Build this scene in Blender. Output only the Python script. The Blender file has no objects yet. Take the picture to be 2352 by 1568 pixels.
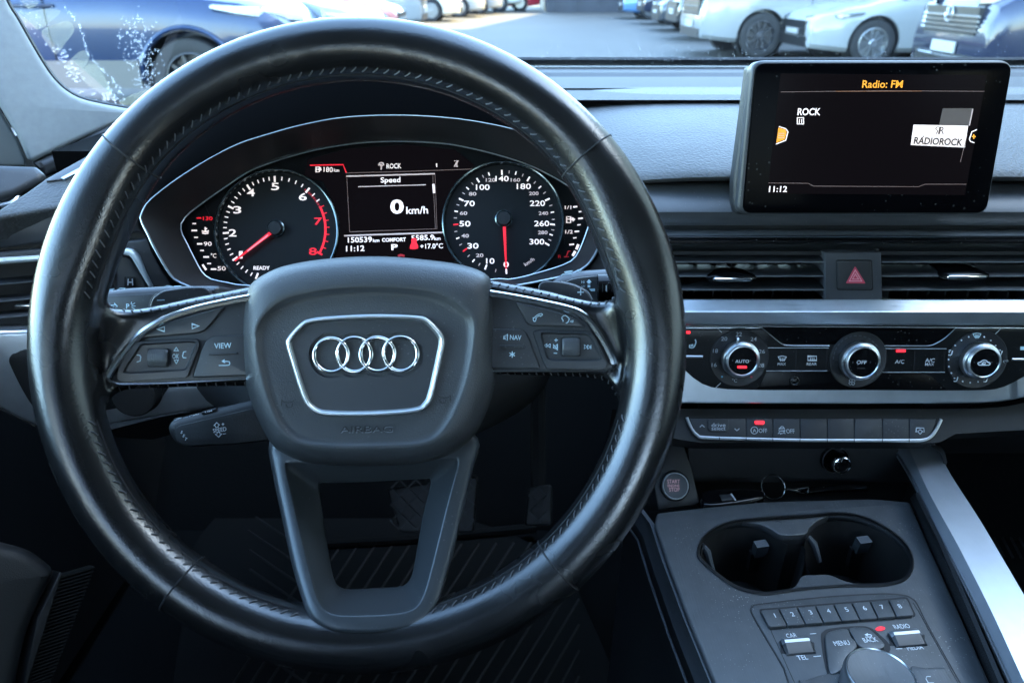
import bpy, bmesh, math, random
from mathutils import Vector, Matrix, geometry, noise

random.seed(7)
scene = bpy.context.scene
COL = scene.collection
R = math.radians

# ------------------------------------------------------------------ camera
# the photograph is measured in a 2352 x 1568 frame; FPX is the focal length in it
PW, PH, FPX = 2352.0, 1568.0, 1711.0
PITCH = R(25.7)
EYE = Vector((0.0, 0.0, 1.10))
cam_d = bpy.data.cameras.new("camera")
cam_d.sensor_width = 36.0
cam_d.sensor_fit = 'HORIZONTAL'
cam_d.lens = 36.0 * FPX / PW
cam_d.clip_start = 0.02
cam_d.clip_end = 500.0
cam_d.dof.use_dof = True
cam_d.dof.focus_distance = 0.54
cam_d.dof.aperture_fstop = 11.0
cam = bpy.data.objects.new("camera", cam_d)
cam.location = EYE
cam.rotation_euler = (R(90) - PITCH, 0, 0)
COL.objects.link(cam)
scene.camera = cam

# ------------------------------------------------------------------ sky, sun, exposure
SUN_EL, SUN_AZ = R(36.0), R(82.0)      # azimuth clockwise from +Y (straight ahead): the sun stands to the right
world = bpy.data.worlds.new("World")
scene.world = world
world.use_nodes = True
wn = world.node_tree.nodes
wl = world.node_tree.links
wn.clear()
w_out = wn.new("ShaderNodeOutputWorld")
w_bg = wn.new("ShaderNodeBackground")
w_sky = wn.new("ShaderNodeTexSky")
w_sky.sky_type = 'NISHITA'
w_sky.sun_disc = False
w_sky.sun_elevation = SUN_EL
w_sky.sun_rotation = SUN_AZ
w_sky.air_density = 1.0
w_sky.dust_density = 0.9
w_sky.ozone_density = 0.9
w_bg.inputs[1].default_value = 0.15
wl.new(w_sky.outputs[0], w_bg.inputs[0])
wl.new(w_bg.outputs[0], w_out.inputs[0])

sun_d = bpy.data.lights.new("sun", 'SUN')
sun_d.energy = 3.2
sun_d.angle = R(0.5)
sun_d.color = (1.0, 0.68, 0.33)
sun = bpy.data.objects.new("sun", sun_d)
SUN_DIR = Vector((math.sin(SUN_AZ) * math.cos(SUN_EL), math.cos(SUN_AZ) * math.cos(SUN_EL), math.sin(SUN_EL)))
sun.rotation_euler = SUN_DIR.to_track_quat('Z', 'Y').to_euler()
sun.location = (0, 0, 40)
COL.objects.link(sun)

scene.view_settings.view_transform = 'Standard'
scene.view_settings.look = 'None'
scene.view_settings.gamma = 1.0
scene.view_settings.use_curve_mapping = False
scene.view_settings.exposure = 4.45
scene.cycles.max_bounces = 10
scene.cycles.diffuse_bounces = 5
scene.cycles.glossy_bounces = 5
scene.cycles.transparent_max_bounces = 16
scene.cycles.sample_clamp_indirect = 6.0
scene.cycles.use_denoising = True

# ------------------------------------------------------------------ geometry of the photograph
CAM_R = Vector((1, 0, 0))
CAM_U = Vector((0, math.sin(PITCH), math.cos(PITCH)))
CAM_F = Vector((0, math.cos(PITCH), -math.sin(PITCH)))

def ray(x, y):
    return CAM_R * ((x - PW / 2) / FPX) + CAM_U * ((PH / 2 - y) / FPX) + CAM_F

def zoom(x0, y0, s):
    k = PW / 2500.0
    return lambda x, y: ((x0 + x * s) * k, (y0 + y * s) * k)

A1 = zoom(0, 0, 850 / 2352); A2 = zoom(800, 0, 850 / 2352); A3 = zoom(1600, 0, 900 / 2352)
A4 = zoom(300, 330, 600 / 2352); A5 = zoom(780, 330, 400 / 1695); A6 = zoom(1050, 350, 510 / 1950)
A7 = zoom(0, 380, 420 / 915); A8 = zoom(220, 660, 480 / 1636)
B1 = zoom(580, 620, 660 / 2070); B2 = zoom(1150, 640, 410 / 1786); B3 = zoom(1580, 540, 920 / 2352)
B4 = zoom(1640, 760, 460 / 2352); B5 = zoom(2040, 760, 460 / 2121); B6 = zoom(1580, 980, 770 / 2352)
B7 = zoom(1580, 1200, 920 / 2352); B8 = zoom(500, 1080, 1000 / 2352)
C1 = zoom(0, 1000, 700 / 1646); C2 = zoom(1480, 1100, 420 / 1161); C3 = zoom(2100, 1050, 400 / 1017); C4 = zoom(1350, 380, 600 / 2240)
D = lambda x, y: (x, y)

class Plane:
    """A flat face of the car: origin, normal n (towards the driver), u to the right, v up."""
    def __init__(self, o, n, u=None):
        self.o = Vector(o); self.n = Vector(n).normalized()
        if u is None:
            u = Vector((1, 0, 0))
        u = Vector(u)
        u = (u - self.n * u.dot(self.n)).normalized()
        self.u = u; self.v = self.n.cross(u).normalized()
    def hit(self, x, y, h=0.0):
        d = ray(x, y)
        t = (self.o + self.n * h - EYE).dot(self.n) / d.dot(self.n)
        return EYE + d * t
    def px(self, x, y, h=0.0):
        """metres per picture unit along u at that point"""
        return (self.hit(x + 1, y, h) - self.hit(x, y, h)).length
    def at(self, a, b, h=0.0, base=None):
        return (base if base is not None else self.o) + self.u * a + self.v * b + self.n * h

def at_depth(x, y, depth):
    return EYE + ray(x, y) * depth

def row(y, Y):
    """height of the picture row y on a level surface line at distance Y"""
    d = ray(PW / 2, y)
    return EYE.z + d.z * (Y / d.y)

# ------------------------------------------------------------------ 2-D outline helpers
def zz(z, pts):
    return [z(*p) for p in pts]

def catmull(pts, n=6, closed=True):
    out = []
    m = len(pts)
    rng = range(m) if closed else range(m - 1)
    for i in rng:
        if closed:
            p0, p1, p2, p3 = pts[(i - 1) % m], pts[i], pts[(i + 1) % m], pts[(i + 2) % m]
        else:
            p0, p1, p2, p3 = pts[max(i - 1, 0)], pts[i], pts[i + 1], pts[min(i + 2, m - 1)]
        for k in range(n):
            t = k / n
            out.append(tuple(0.5 * ((2 * b) + (-a + c) * t + (2 * a - 5 * b + 4 * c - d) * t * t + (-a + 3 * b - 3 * c + d) * t ** 3)
                             for a, b, c, d in zip(p0, p1, p2, p3)))
    if not closed:
        out.append(tuple(pts[-1]))
    return out

def fillet(pts, r, n=5):
    """round every corner of a closed outline by r (r may be a list)"""
    out = []
    m = len(pts)
    for i in range(m):
        p = Vector(pts[i]); a = Vector(pts[i - 1]) - p; b = Vector(pts[(i + 1) % m]) - p
        rr = r[i] if isinstance(r, (list, tuple)) else r
        la, lb = a.length, b.length
        rr = min(rr, la * 0.45, lb * 0.45)
        if rr <= 1e-9:
            out.append(tuple(p)); continue
        s = p + a.normalized() * rr; e = p + b.normalized() * rr
        for k in range(n + 1):
            t = k / n
            q = s * (1 - t) ** 2 + p * (2 * t * (1 - t)) + e * t * t
            out.append(tuple(q))
    return out

def resample(pts, n, closed=True):
    P = [Vector(p) for p in pts]
    if closed:
        P = P + [P[0]]
    L = [0.0]
    for a, b in zip(P, P[1:]):
        L.append(L[-1] + (b - a).length)
    out = []
    tot = L[-1]
    j = 0
    cnt = n if closed else n - 1
    for k in range(n):
        d = tot * k / cnt
        while j < len(L) - 2 and L[j + 1] < d:
            j += 1
        seg = L[j + 1] - L[j]
        t = 0 if seg < 1e-12 else (d - L[j]) / seg
        out.append(tuple(P[j].lerp(P[j + 1], min(max(t, 0), 1))))
    return out

def area2(pts):
    return sum(a[0] * b[1] - b[0] * a[1] for a, b in zip(pts, pts[1:] + pts[:1])) / 2

def inset(pts, d):
    """move a closed outline inwards by d (same number of points)"""
    m = len(pts)
    s = 1.0 if area2(pts) > 0 else -1.0
    out = []
    for i in range(m):
        p = Vector(pts[i]); a = Vector(pts[i - 1]); b = Vector(pts[(i + 1) % m])
        e1 = (p - a); e2 = (b - p)
        if e1.length < 1e-9: e1 = e2
        if e2.length < 1e-9: e2 = e1
        e1 = e1.normalized(); e2 = e2.normalized()
        n1 = Vector((-e1.y, e1.x)) * s; n2 = Vector((-e2.y, e2.x)) * s
        nn = n1 + n2
        if nn.length < 1e-6: nn = n1
        nn = nn.normalized()
        c = max(0.5, nn.dot(n1))
        out.append(tuple(p + nn * (d / c)))
    return out

def circle(cx, cy, rx, ry=None, n=48, a0=0.0):
    ry = rx if ry is None else ry
    return [(cx + rx * math.cos(a0 + 2 * math.pi * k / n), cy + ry * math.sin(a0 + 2 * math.pi * k / n)) for k in range(n)]

# ------------------------------------------------------------------ objects
ORG = {}
def tag(o, label=None, cat=None, group=None, kind=None):
    if label: o["label"] = label
    if cat: o["category"] = cat
    if group: o["group"] = group
    if kind: o["kind"] = kind
    return o

def thing(name, label, cat, loc=(0, 0, 0), group=None):
    o = bpy.data.objects.new(name, None)
    o.empty_display_size = 0.02
    o.location = loc
    COL.objects.link(o)
    ORG[o.name] = Vector(loc)
    return tag(o, label, cat, group)

def link(name, me, mat, parent=None, kind=None):
    o = bpy.data.objects.new(name, me)
    COL.objects.link(o)
    if mat is not None and len(me.materials) == 0:
        me.materials.append(mat)
    if parent is not None:
        o.parent = parent
        ORG[o.name] = ORG[parent.name]
    else:
        ORG[o.name] = Vector((0, 0, 0))
    if kind: o["kind"] = kind
    return o

def mesh(name, verts, faces, mat, parent=None, smooth=True, kind=None, sharp=None):
    """verts in world space; stored relative to the thing they belong to"""
    org = ORG[parent.name] if parent is not None else Vector((0, 0, 0))
    me = bpy.data.meshes.new(name)
    me.from_pydata([tuple(Vector(v) - org) for v in verts], [], faces)
    bm = bmesh.new(); bm.from_mesh(me)
    bmesh.ops.remove_doubles(bm, verts=bm.verts, dist=1e-7)
    bmesh.ops.recalc_face_normals(bm, faces=bm.faces)
    if smooth:
        lim = R(sharp if sharp else 35)
        for f in bm.faces: f.smooth = True
        for e in bm.edges:
            if len(e.link_faces) == 2 and e.calc_face_angle(0) > lim:
                e.smooth = False
    bm.to_mesh(me); bm.free()
    return link(name, me, mat, parent, kind)

class MB:
    """collects pieces of ONE part"""
    def __init__(self):
        self.v = []; self.f = []
    def add(self, verts, faces):
        b = len(self.v)
        self.v += [Vector(x) for x in verts]
        self.f += [tuple(i + b for i in f) for f in faces]
        return self
    def loft(self, loops, closed=True, cap0=False, cap1=False):
        n = len(loops[0]); b = len(self.v)
        for lp in loops: self.v += [Vector(p) for p in lp]
        m = n if closed else n - 1
        for i in range(len(loops) - 1):
            for k in range(m):
                k2 = (k + 1) % n
                self.f.append((b + i * n + k, b + i * n + k2, b + (i + 1) * n + k2, b + (i + 1) * n + k))
        if cap0: self._cap(b, n)
        if cap1: self._cap(b + (len(loops) - 1) * n, n)
        return self
    def _cap(self, s, n):
        pts = [self.v[s + k] for k in range(n)]
        # flat cap, also for concave outlines
        nrm = geometry.normal(pts) if n > 3 else None
        tri = geometry.tessellate_polygon([pts])
        for t in tri: self.f.append(tuple(s + i for i in t))
    def box(self, c, ax, ay, az):
        """centre and three half-axes"""
        c = Vector(c); ax = Vector(ax); ay = Vector(ay); az = Vector(az)
        vs = [c + ax * i + ay * j + az * k for k in (-1, 1) for j in (-1, 1) for i in (-1, 1)]
        return self.add(vs, [(0, 1, 3, 2), (4, 6, 7, 5), (0, 4, 5, 1), (2, 3, 7, 6), (0, 2, 6, 4), (1, 5, 7, 3)])
    def tube(self, path, r, n=8, closed=False, caps=True, ell=None, up=None):
        P = [Vector(p) for p in path]; m = len(P)
        loops = []
        ref = Vector(up) if up is not None else None
        for i in range(m):
            if closed: t = P[(i + 1) % m] - P[i - 1]
            else: t = P[min(i + 1, m - 1)] - P[max(i - 1, 0)]
            t = t.normalized()
            if ref is None:
                ref = Vector((0, 0, 1)) if abs(t.z) < 0.9 else Vector((0, 1, 0))
            a = ref - t * ref.dot(t)
            if a.length < 1e-6: a = t.orthogonal()
            a = a.normalized(); b = t.cross(a)
            if up is None: ref = a
            rr = r[i] if isinstance(r, (list, tuple)) else r
            ra, rb = (rr, rr) if ell is None else (rr * ell[0], rr * ell[1])
            loops.append([P[i] + a * (ra * math.cos(2 * math.pi * k / n)) + b * (rb * math.sin(2 * math.pi * k / n)) for k in range(n)])
        if closed: loops.append(loops[0])
        return self.loft(loops, True, caps and not closed, caps and not closed)
    def lathe(self, base, axis, prof, n=40, u=None, cap=True):
        """prof: list of (radius, height along axis)"""
        axis = Vector(axis).normalized()
        a = Vector(u) if u is not None else axis.orthogonal()
        a = (a - axis * a.dot(axis)).normalized(); b = axis.cross(a)
        base = Vector(base)
        loops = []
        for r, h in prof:
            loops.append([base + axis * h + a * (max(r, 1e-6) * math.cos(2 * math.pi * k / n)) + b * (max(r, 1e-6) * math.sin(2 * math.pi * k / n)) for k in range(n)])
        return self.loft(loops, True, cap, cap)
    def build(self, name, mat, parent=None, smooth=True, kind=None, sharp=None):
        return mesh(name, self.v, self.f, mat, parent, smooth, kind, sharp)

def on(pl, pts, h):
    return [pl.hit(x, y, h) for x, y in pts]

def plate(name, pl, pts, h0, h1, mat, parent, bev=0.0, holes=(), smooth=True, mb=None, segs=3):
    """solid plate on a plane: outline pts at the top height h1, sides down to h0, edge rounded by bev (metres); holes: inner outlines"""
    m = mb or MB()
    top = [pl.hit(x, y, h1) for x, y in pts]
    t2 = [((p - pl.o).dot(pl.u), (p - pl.o).dot(pl.v)) for p in top]
    back = lambda q, h: pl.o + pl.u * q[0] + pl.v * q[1] + pl.n * h
    loops = [[back(q, h0) for q in t2]]
    if bev > 0:
        for k in range(segs + 1):
            a = math.pi / 2 * k / segs
            ins = inset(t2, bev * (1 - math.cos(a))) if k else t2
            loops.append([back(q, h1 - bev + bev * math.sin(a)) for q in ins])
    else:
        loops.append([back(q, h1) for q in t2])
    if not holes:
        m.loft(loops, True, False, True)
    else:
        m.loft(loops, True, False, False)
        hl = [[pl.hit(x, y, h1) for x, y in hp] for hp in holes]
        polys = [loops[-1]] + hl
        flat = [[Vector(((p - pl.o).dot(pl.u), (p - pl.o).dot(pl.v), 0)) for p in q] for q in polys]
        tri = geometry.tessellate_polygon(flat)
        allv = [p for q in polys for p in q]
        m.add(allv, [tuple(t) for t in tri])
        for q in hl:
            m.loft([q, [p + pl.n * (h0 - h1) for p in q]])
    if mb is not None: return None
    return m.build(name, mat, parent, smooth)

def ribbon(mb, pl, pts, w, h, t=0.0002, closed=False):
    """a printed / raised line: picture points, width w in picture units, height h above the plane (thickness t)"""
    P = [Vector(p) for p in pts]; m = len(P)
    L = []; Rr = []
    for i in range(m):
        if closed: d = P[(i + 1) % m] - P[i - 1]
        else: d = P[min(i + 1, m - 1)] - P[max(i - 1, 0)]
        if d.length < 1e-9: d = Vector((1, 0))
        d = d.normalized(); nrm = Vector((-d.y, d.x))
        c = 1.0
        if (closed or 0 < i < m - 1):
            e = (P[i] - P[i - 1])
            if e.length > 1e-9:
                c = max(0.45, abs(Vector((-e.y, e.x)).normalized().dot(nrm)))
        L.append(P[i] + nrm * (w / 2 / c)); Rr.append(P[i] - nrm * (w / 2 / c))
    a = on(pl, L, h); b = on(pl, Rr, h)
    a0 = [p - pl.n * t for p in a]; b0 = [p - pl.n * t for p in b]
    if closed:
        for q in (a, b, a0, b0): q.append(q[0])
    base = len(mb.v)
    k = len(a)
    mb.v += a + b + a0 + b0
    for i in range(k - 1):
        mb.f.append((base + i, base + i + 1, base + k + i + 1, base + k + i))
        mb.f.append((base + i, base + 2 * k + i, base + 2 * k + i + 1, base + i + 1))
        mb.f.append((base + k + i, base + k + i + 1, base + 3 * k + i + 1, base + 3 * k + i))
    return mb

def strokes(name, pl, lines, w, h, mat, parent, closed=False, t=0.0002):
    mb = MB()
    for ln in lines:
        c = closed
        if len(ln) > 2 and ln[0] == ln[-1]:
            ln = ln[:-1]; c = True
        ribbon(mb, pl, ln, w, h, t, c)
    return mb.build(name, mat, parent, smooth=False)

def poly_fill(name, pl, pts, h, mat, parent, t=0.0002):
    return plate(name, pl, pts, h - t, h, mat, parent, smooth=False)

_TXT = {}
def text_mesh(s, bold):
    key = (s, bold)
    if key not in _TXT:
        cu = bpy.data.curves.new("t", 'FONT')
        cu.body = s; cu.size = 1.0; cu.align_x = 'CENTER'; cu.align_y = 'CENTER'
        cu.offset = bold; cu.resolution_u = 3
        ob = bpy.data.objects.new("t", cu)
        COL.objects.link(ob)
        bpy.context.view_layer.update()
        me = bpy.data.meshes.new_from_object(ob.evaluated_get(bpy.context.evaluated_depsgraph_get()))
        vs = [v.co.copy() for v in me.vertices]; fs = [tuple(p.vertices) for p in me.polygons]
        bpy.data.objects.remove(ob); bpy.data.curves.remove(cu); bpy.data.meshes.remove(me)
        x0 = min(v.x for v in vs); x1 = max(v.x for v in vs); y0 = min(v.y for v in vs); y1 = max(v.y for v in vs)
        c = Vector(((x0 + x1) / 2, (y0 + y1) / 2, 0))
        _TXT[key] = ([v - c for v in vs], fs, x1 - x0, y1 - y0)
    return _TXT[key]

def text(name, pl, x, y, s, hgt, mat, parent, h=0.0003, width=None, rot=0.0, bold=0.012, mb=None, shear=0.0):
    """lettering lying on a plane: centre in picture units, ink height hgt and (optional) ink width in picture units"""
    vs, fs, w0, h0 = text_mesh(s, bold)
    k = pl.px(x, y, h)
    sy = hgt * k / h0
    sx = sy if width is None else width * k / w0
    c = pl.hit(x, y, h)
    ca, sa = math.cos(R(rot)), math.sin(R(rot))
    out = []
    for v in vs:
        a, b = v.x * sx + v.y * sy * shear, v.y * sy
        out.append(c + pl.u * (a * ca - b * sa) + pl.v * (a * sa + b * ca))
    if mb is not None:
        mb.add(out, fs); return None
    return mesh(name, out, fs, mat, parent, smooth=False)
# ------------------------------------------------------------------ materials
MATS = {}
def mat(name, col, rough=0.5, metal=0.0, grain=0.0, gscale=900.0, spec=0.5, coat=0.0, var=0.0, vscale=30.0, rvar=0.0,
        dust=0.0, dscale=450.0, brushed=None, emit=None, estr=0.0, aniso=0.0, smudge=0.0, sheen=0.0):
    m = bpy.data.materials.new(name); m.use_nodes = True
    nt = m.node_tree; N = nt.nodes; Lk = nt.links
    b = N["Principled BSDF"]
    b.inputs["Base Color"].default_value = (*col, 1)
    b.inputs["Roughness"].default_value = rough
    b.inputs["Metallic"].default_value = metal
    b.inputs["Specular IOR Level"].default_value = spec
    b.inputs["Coat Weight"].default_value = coat
    b.inputs["Coat Roughness"].default_value = 0.05
    if sheen: b.inputs["Sheen Weight"].default_value = sheen
    tc = N.new("ShaderNodeTexCoord")
    csock = None
    def noise_tex(scale, detail=3.0, vec=None):
        n = N.new("ShaderNodeTexNoise"); n.inputs["Scale"].default_value = scale; n.inputs["Detail"].default_value = detail
        Lk.new(vec if vec is not None else tc.outputs["Object"], n.inputs["Vector"])
        return n
    def mrange(s, a, b_, c, d):
        r = N.new("ShaderNodeMapRange"); r.inputs[1].default_value = a; r.inputs[2].default_value = b_; r.inputs[3].default_value = c; r.inputs[4].default_value = d
        Lk.new(s, r.inputs[0]); return r.outputs[0]
    if var > 0:
        n = noise_tex(vscale, 5.0)
        mx = N.new("ShaderNodeMix"); mx.data_type = 'RGBA'
        mx.inputs[6].default_value = (*[c * (1 - var) for c in col], 1); mx.inputs[7].default_value = (*[min(1, c * (1 + var)) for c in col], 1)
        Lk.new(mrange(n.outputs[0], 0.3, 0.7, 0, 1), mx.inputs[0]); csock = mx.outputs[2]
    if dust > 0:
        vo = N.new("ShaderNodeTexVoronoi"); vo.inputs["Scale"].default_value = dscale
        Lk.new(tc.outputs["Object"], vo.inputs["Vector"])
        n2 = noise_tex(25.0, 2.0)
        thr = mrange(n2.outputs[0], 0.35, 0.75, 0.02, 0.2)
        lt = N.new("ShaderNodeMath"); lt.operation = 'LESS_THAN'
        Lk.new(vo.outputs["Distance"], lt.inputs[0]); Lk.new(thr, lt.inputs[1])
        mu = N.new("ShaderNodeMath"); mu.operation = 'MULTIPLY'; mu.inputs[1].default_value = dust
        Lk.new(lt.outputs[0], mu.inputs[0])
        mx = N.new("ShaderNodeMix"); mx.data_type = 'RGBA'
        mx.inputs[6].default_value = (*col, 1); mx.inputs[7].default_value = (0.55, 0.55, 0.53, 1)
        if csock: Lk.new(csock, mx.inputs[6])
        Lk.new(mu.outputs[0], mx.inputs[0]); csock = mx.outputs[2]
    if csock: Lk.new(csock, b.inputs["Base Color"])
    if rvar > 0:
        n = noise_tex(vscale * 1.3, 2.0)
        Lk.new(mrange(n.outputs[0], 0.3, 0.7, max(0.02, rough - rvar), min(1, rough + rvar)), b.inputs["Roughness"])
    hs = None
    if grain > 0:
        vo = N.new("ShaderNodeTexVoronoi"); vo.feature = 'SMOOTH_F1'; vo.inputs["Scale"].default_value = gscale
        wob = noise_tex(gscale * 0.35, 2.0)
        add = N.new("ShaderNodeVectorMath"); add.operation = 'MULTIPLY_ADD'; add.inputs[1].default_value = (0.0016, 0.0016, 0.0016)
        Lk.new(wob.outputs[1], add.inputs[0]); Lk.new(tc.outputs["Object"], add.inputs[2])
        Lk.new(add.outputs[0], vo.inputs["Vector"])
        hs = vo.outputs["Distance"]; dist = 0.0006
    if brushed is not None:
        mp = N.new("ShaderNodeMapping"); mp.inputs["Scale"].default_value = brushed
        Lk.new(tc.outputs["Object"], mp.inputs["Vector"])
        n = noise_tex(1.0, 4.0, mp.outputs[0])
        hs = n.outputs[0]; dist = 0.0003
        if rvar == 0:
            Lk.new(mrange(n.outputs[0], 0.3, 0.7, max(0.05, rough - 0.06), rough + 0.06), b.inputs["Roughness"])
    if hs is not None:
        bu = N.new("ShaderNodeBump"); bu.inputs["Strength"].default_value = grain if grain > 0 else 0.15
        bu.inputs["Distance"].default_value = dist
        Lk.new(hs, bu.inputs["Height"]); Lk.new(bu.outputs[0], b.inputs["Normal"])
    if emit is not None:
        b.inputs["Emission Color"].default_value = (*emit, 1)
        b.inputs["Emission Strength"].default_value = estr
    MATS[name] = m
    return m

LEATHER = mat("leather", (0.0062, 0.0062, 0.0065), 0.25, grain=0.14, gscale=1250, spec=0.85, rvar=0.045, vscale=22, var=0.15)
THREAD = mat("thread", (0.075, 0.075, 0.08), 0.5)
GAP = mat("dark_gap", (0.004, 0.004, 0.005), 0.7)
AIRBAG = mat("airbag_plastic", (0.034, 0.036, 0.038), 0.46, grain=0.28, gscale=1500, dust=0.12, dscale=330, var=0.1)
SOFT = mat("smooth_plastic", (0.027, 0.0285, 0.031), 0.42, grain=0.05, gscale=2500, dust=0.08, dscale=300)
BUTTON = mat("button_plastic", (0.025, 0.026, 0.028), 0.40, dust=0.08, dscale=350)
SPOKE = mat("spoke_lacquer", (0.052, 0.058, 0.063), 0.33, metal=0.25, dust=0.10, dscale=260)
PAD = mat("dash_pad", (0.056, 0.058, 0.059), 0.55, spec=0.36, grain=1.0, gscale=520, var=0.12, dust=0.06, dscale=300)
DASH = mat("dash_plastic", (0.052, 0.055, 0.061), 0.42, grain=0.15, gscale=1500, var=0.08, dust=0.10, dscale=280)
DARKPL = mat("dark_plastic", (0.009, 0.0095, 0.0105), 0.48, grain=0.25, gscale=1200)
BLACKPL = mat("black_plastic", (0.0035, 0.0035, 0.004), 0.6, grain=0.15, gscale=1300)
VENTPL = mat("vent_plastic", (0.013, 0.014, 0.016), 0.46, spec=0.35)
GLOSS = mat("piano_black", (0.003, 0.003, 0.0035), 0.16, spec=0.25, dust=0.16, dscale=260)
PANEL = mat("climate_panel", (0.007, 0.0075, 0.008), 0.34, spec=0.3, dust=0.10, dscale=280)
SILVER = mat("satin_silver", (0.58, 0.62, 0.65), 0.34, metal=0.85, var=0.06, vscale=60, brushed=(20, 500, 1500), dust=0.10, dscale=180)
SILVERV = mat("satin_silver_console", (0.46, 0.49, 0.53), 0.40, metal=0.85, var=0.05, vscale=60, brushed=(1500, 30, 500), dust=0.12, dscale=160)
CHROME = mat("satin_chrome", (0.66, 0.67, 0.67), 0.16, metal=1.0)
CHROMER = mat("matt_chrome", (0.66, 0.68, 0.69), 0.34, metal=1.0)
ALU = mat("bright_aluminium", (0.62, 0.65, 0.68), 0.30, metal=1.0)
CONSOLE = mat("console_wood", (0.047, 0.050, 0.053), 0.43, brushed=(900, 40, 500), grain=0.35, var=0.12, vscale=80, dust=0.28, dscale=420)
GREYFAB = mat("pillar_fabric", (0.30, 0.33, 0.34), 0.9, grain=0.25, gscale=1500, var=0.05, vscale=150)
CARPET = mat("carpet", (0.0055, 0.006, 0.0062), 0.95, grain=0.4, gscale=500, spec=0.08)
RUBBER = mat("mat_rubber", (0.0075, 0.0078, 0.0078), 0.8, spec=0.12, grain=0.4, gscale=700)
PEDALR = mat("pedal_rubber", (0.016, 0.017, 0.0175), 0.5)
SCREEN = mat("screen_glass", (0.0015, 0.0015, 0.002), 0.15, spec=0.01, dust=0.05, dscale=200)
DIAL = mat("dial_face", (0.0035, 0.004, 0.0045), 0.5, spec=0.3)
CLFACE = mat("cluster_face", (0.002, 0.0022, 0.0026), 0.35, spec=0.3)
PRINT = mat("white_print", (0.62, 0.64, 0.66), 0.55)
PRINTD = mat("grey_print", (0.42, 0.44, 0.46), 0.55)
GLOWW = mat("lit_white", (0.8, 0.75, 0.72), 0.5, emit=(1.0, 0.83, 0.78), estr=0.038)
GLOWDIM = mat("lit_white_dim", (0.4, 0.36, 0.35), 0.5, emit=(1.0, 0.76, 0.72), estr=0.0186)
GLOWFAINT = mat("lit_faint", (0.05, 0.04, 0.04), 0.5, emit=(1.0, 0.72, 0.66), estr=0.00558)
GLOWR = mat("lit_red", (0.5, 0.01, 0.02), 0.5, emit=(1.0, 0.018, 0.04), estr=0.04092)
GLOWRD = mat("lit_red_dim", (0.25, 0.01, 0.015), 0.5, emit=(1.0, 0.03, 0.05), estr=0.01116)
GLOWPINK = mat("lit_needle", (0.7, 0.2, 0.25), 0.5, emit=(1.0, 0.25, 0.30), estr=0.04464)
LED = mat("red_lamp", (0.5, 0.01, 0.02), 0.5, emit=(1.0, 0.02, 0.035), estr=0.1023)
AMBER = mat("lit_amber", (0.6, 0.25, 0.01), 0.5, emit=(1.0, 0.38, 0.03), estr=0.04092)
LCD = mat("lit_screen_black", (0.0006, 0.0005, 0.0006), 0.2, spec=0.03, emit=(0.62, 0.50, 0.70), estr=0.00035)
LOGO = mat("lit_logo_ground", (0.8, 0.7, 0.66), 0.5, emit=(1.0, 0.80, 0.72), estr=0.034)
LOGOD = mat("lit_logo_shade", (0.1, 0.08, 0.07), 0.5, emit=(1.0, 0.7, 0.6), estr=0.0012)
INK = mat("black_ink", (0.006, 0.005, 0.005), 0.6)
HAZARD = mat("hazard_red", (0.55, 0.05, 0.09), 0.45)
HAZARDL = mat("hazard_pink", (0.85, 0.35, 0.40), 0.45)
TEAL = mat("print_light", (0.50, 0.66, 0.72), 0.5)

EMBOSSLIT = mat("emboss_glint", (0.17, 0.18, 0.19), 0.45)
ROLLER = mat("roller_rubber", (0.05, 0.052, 0.055), 0.35)
RIBM = mat("mat_rib", (0.011, 0.0115, 0.0115), 0.65)
VISOR = mat("visor_black", (0.0012, 0.0012, 0.0015), 0.85, spec=0.03)
SHELFM = mat("shelf_plastic", (0.020, 0.021, 0.024), 0.66, grain=0.2, gscale=900, spec=0.4)
HOODTRIM = mat("hood_trim", (0.42, 0.46, 0.47), 0.28, metal=1.0)
MOULD = mat("bright_moulding", (0.80, 0.86, 0.86), 0.42, metal=0.35)
TOGGLEM = mat("toggle_silver", (0.26, 0.28, 0.30), 0.4, metal=0.8)
GLOSSD = mat("dark_window", (0.003, 0.003, 0.0035), 0.2, spec=0.06, dust=0.10, dscale=260)
SLATGLINT = mat("slat_edge_glint", (0.11, 0.115, 0.12), 0.4)  # paler than the slats: paints the light caught along their front edges
# ------------------------------------------------------------------ planes of the dashboard
W = Plane(at_depth(818, 792, 0.43), -CAM_F)                       # steering wheel
CO = Plane(at_depth(880, 450, 0.612), -CAM_F)                     # front rim of the instrument hood
CL = Plane(at_depth(880, 500, 0.655), -CAM_F)                     # instrument face
MM = Plane(at_depth(2010, 320, 0.532), (0, -math.cos(R(8.7)), math.sin(R(8.7))))   # centre screen
def level_plane(y0, Y0, y1, Y1):
    a = Vector((0, Y0, row(y0, Y0))); b = Vector((0, Y1, row(y1, Y1)))
    v = (a - b).normalized()
    return Plane(a, Vector((1, 0, 0)).cross(v))
HV = level_plane(750, 0.546, 900, 0.534)                          # climate panel
VT = level_plane(580, 0.5555, 686, 0.5525)                          # front of the centre vents
SW = level_plane(955, 0.538, 1010, 0.524)                         # switch row
YAW = R(11)
_lo = at_depth(150, 600, 0.615)
LV = Plane(_lo, (math.sin(YAW), -math.cos(YAW), 0.10), (math.cos(YAW), math.sin(YAW), 0))   # driver side dash face
_lt = LV.hit(95, 486, 0.0)
LT = Plane(_lt, (math.sin(YAW) * 0.45, -math.cos(YAW) * 0.45, 0.9), (math.cos(YAW), math.sin(YAW), 0))   # driver side dash top
KZ = 0.70
_k0 = Plane((0, 0.45, KZ), (0, 0, 1))
KU = (_k0.hit(2090, 1376) - _k0.hit(1750, 1403)).normalized()
KP = Plane((0.22, 0.45, KZ), (0, 0, 1), KU)                       # console top

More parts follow.
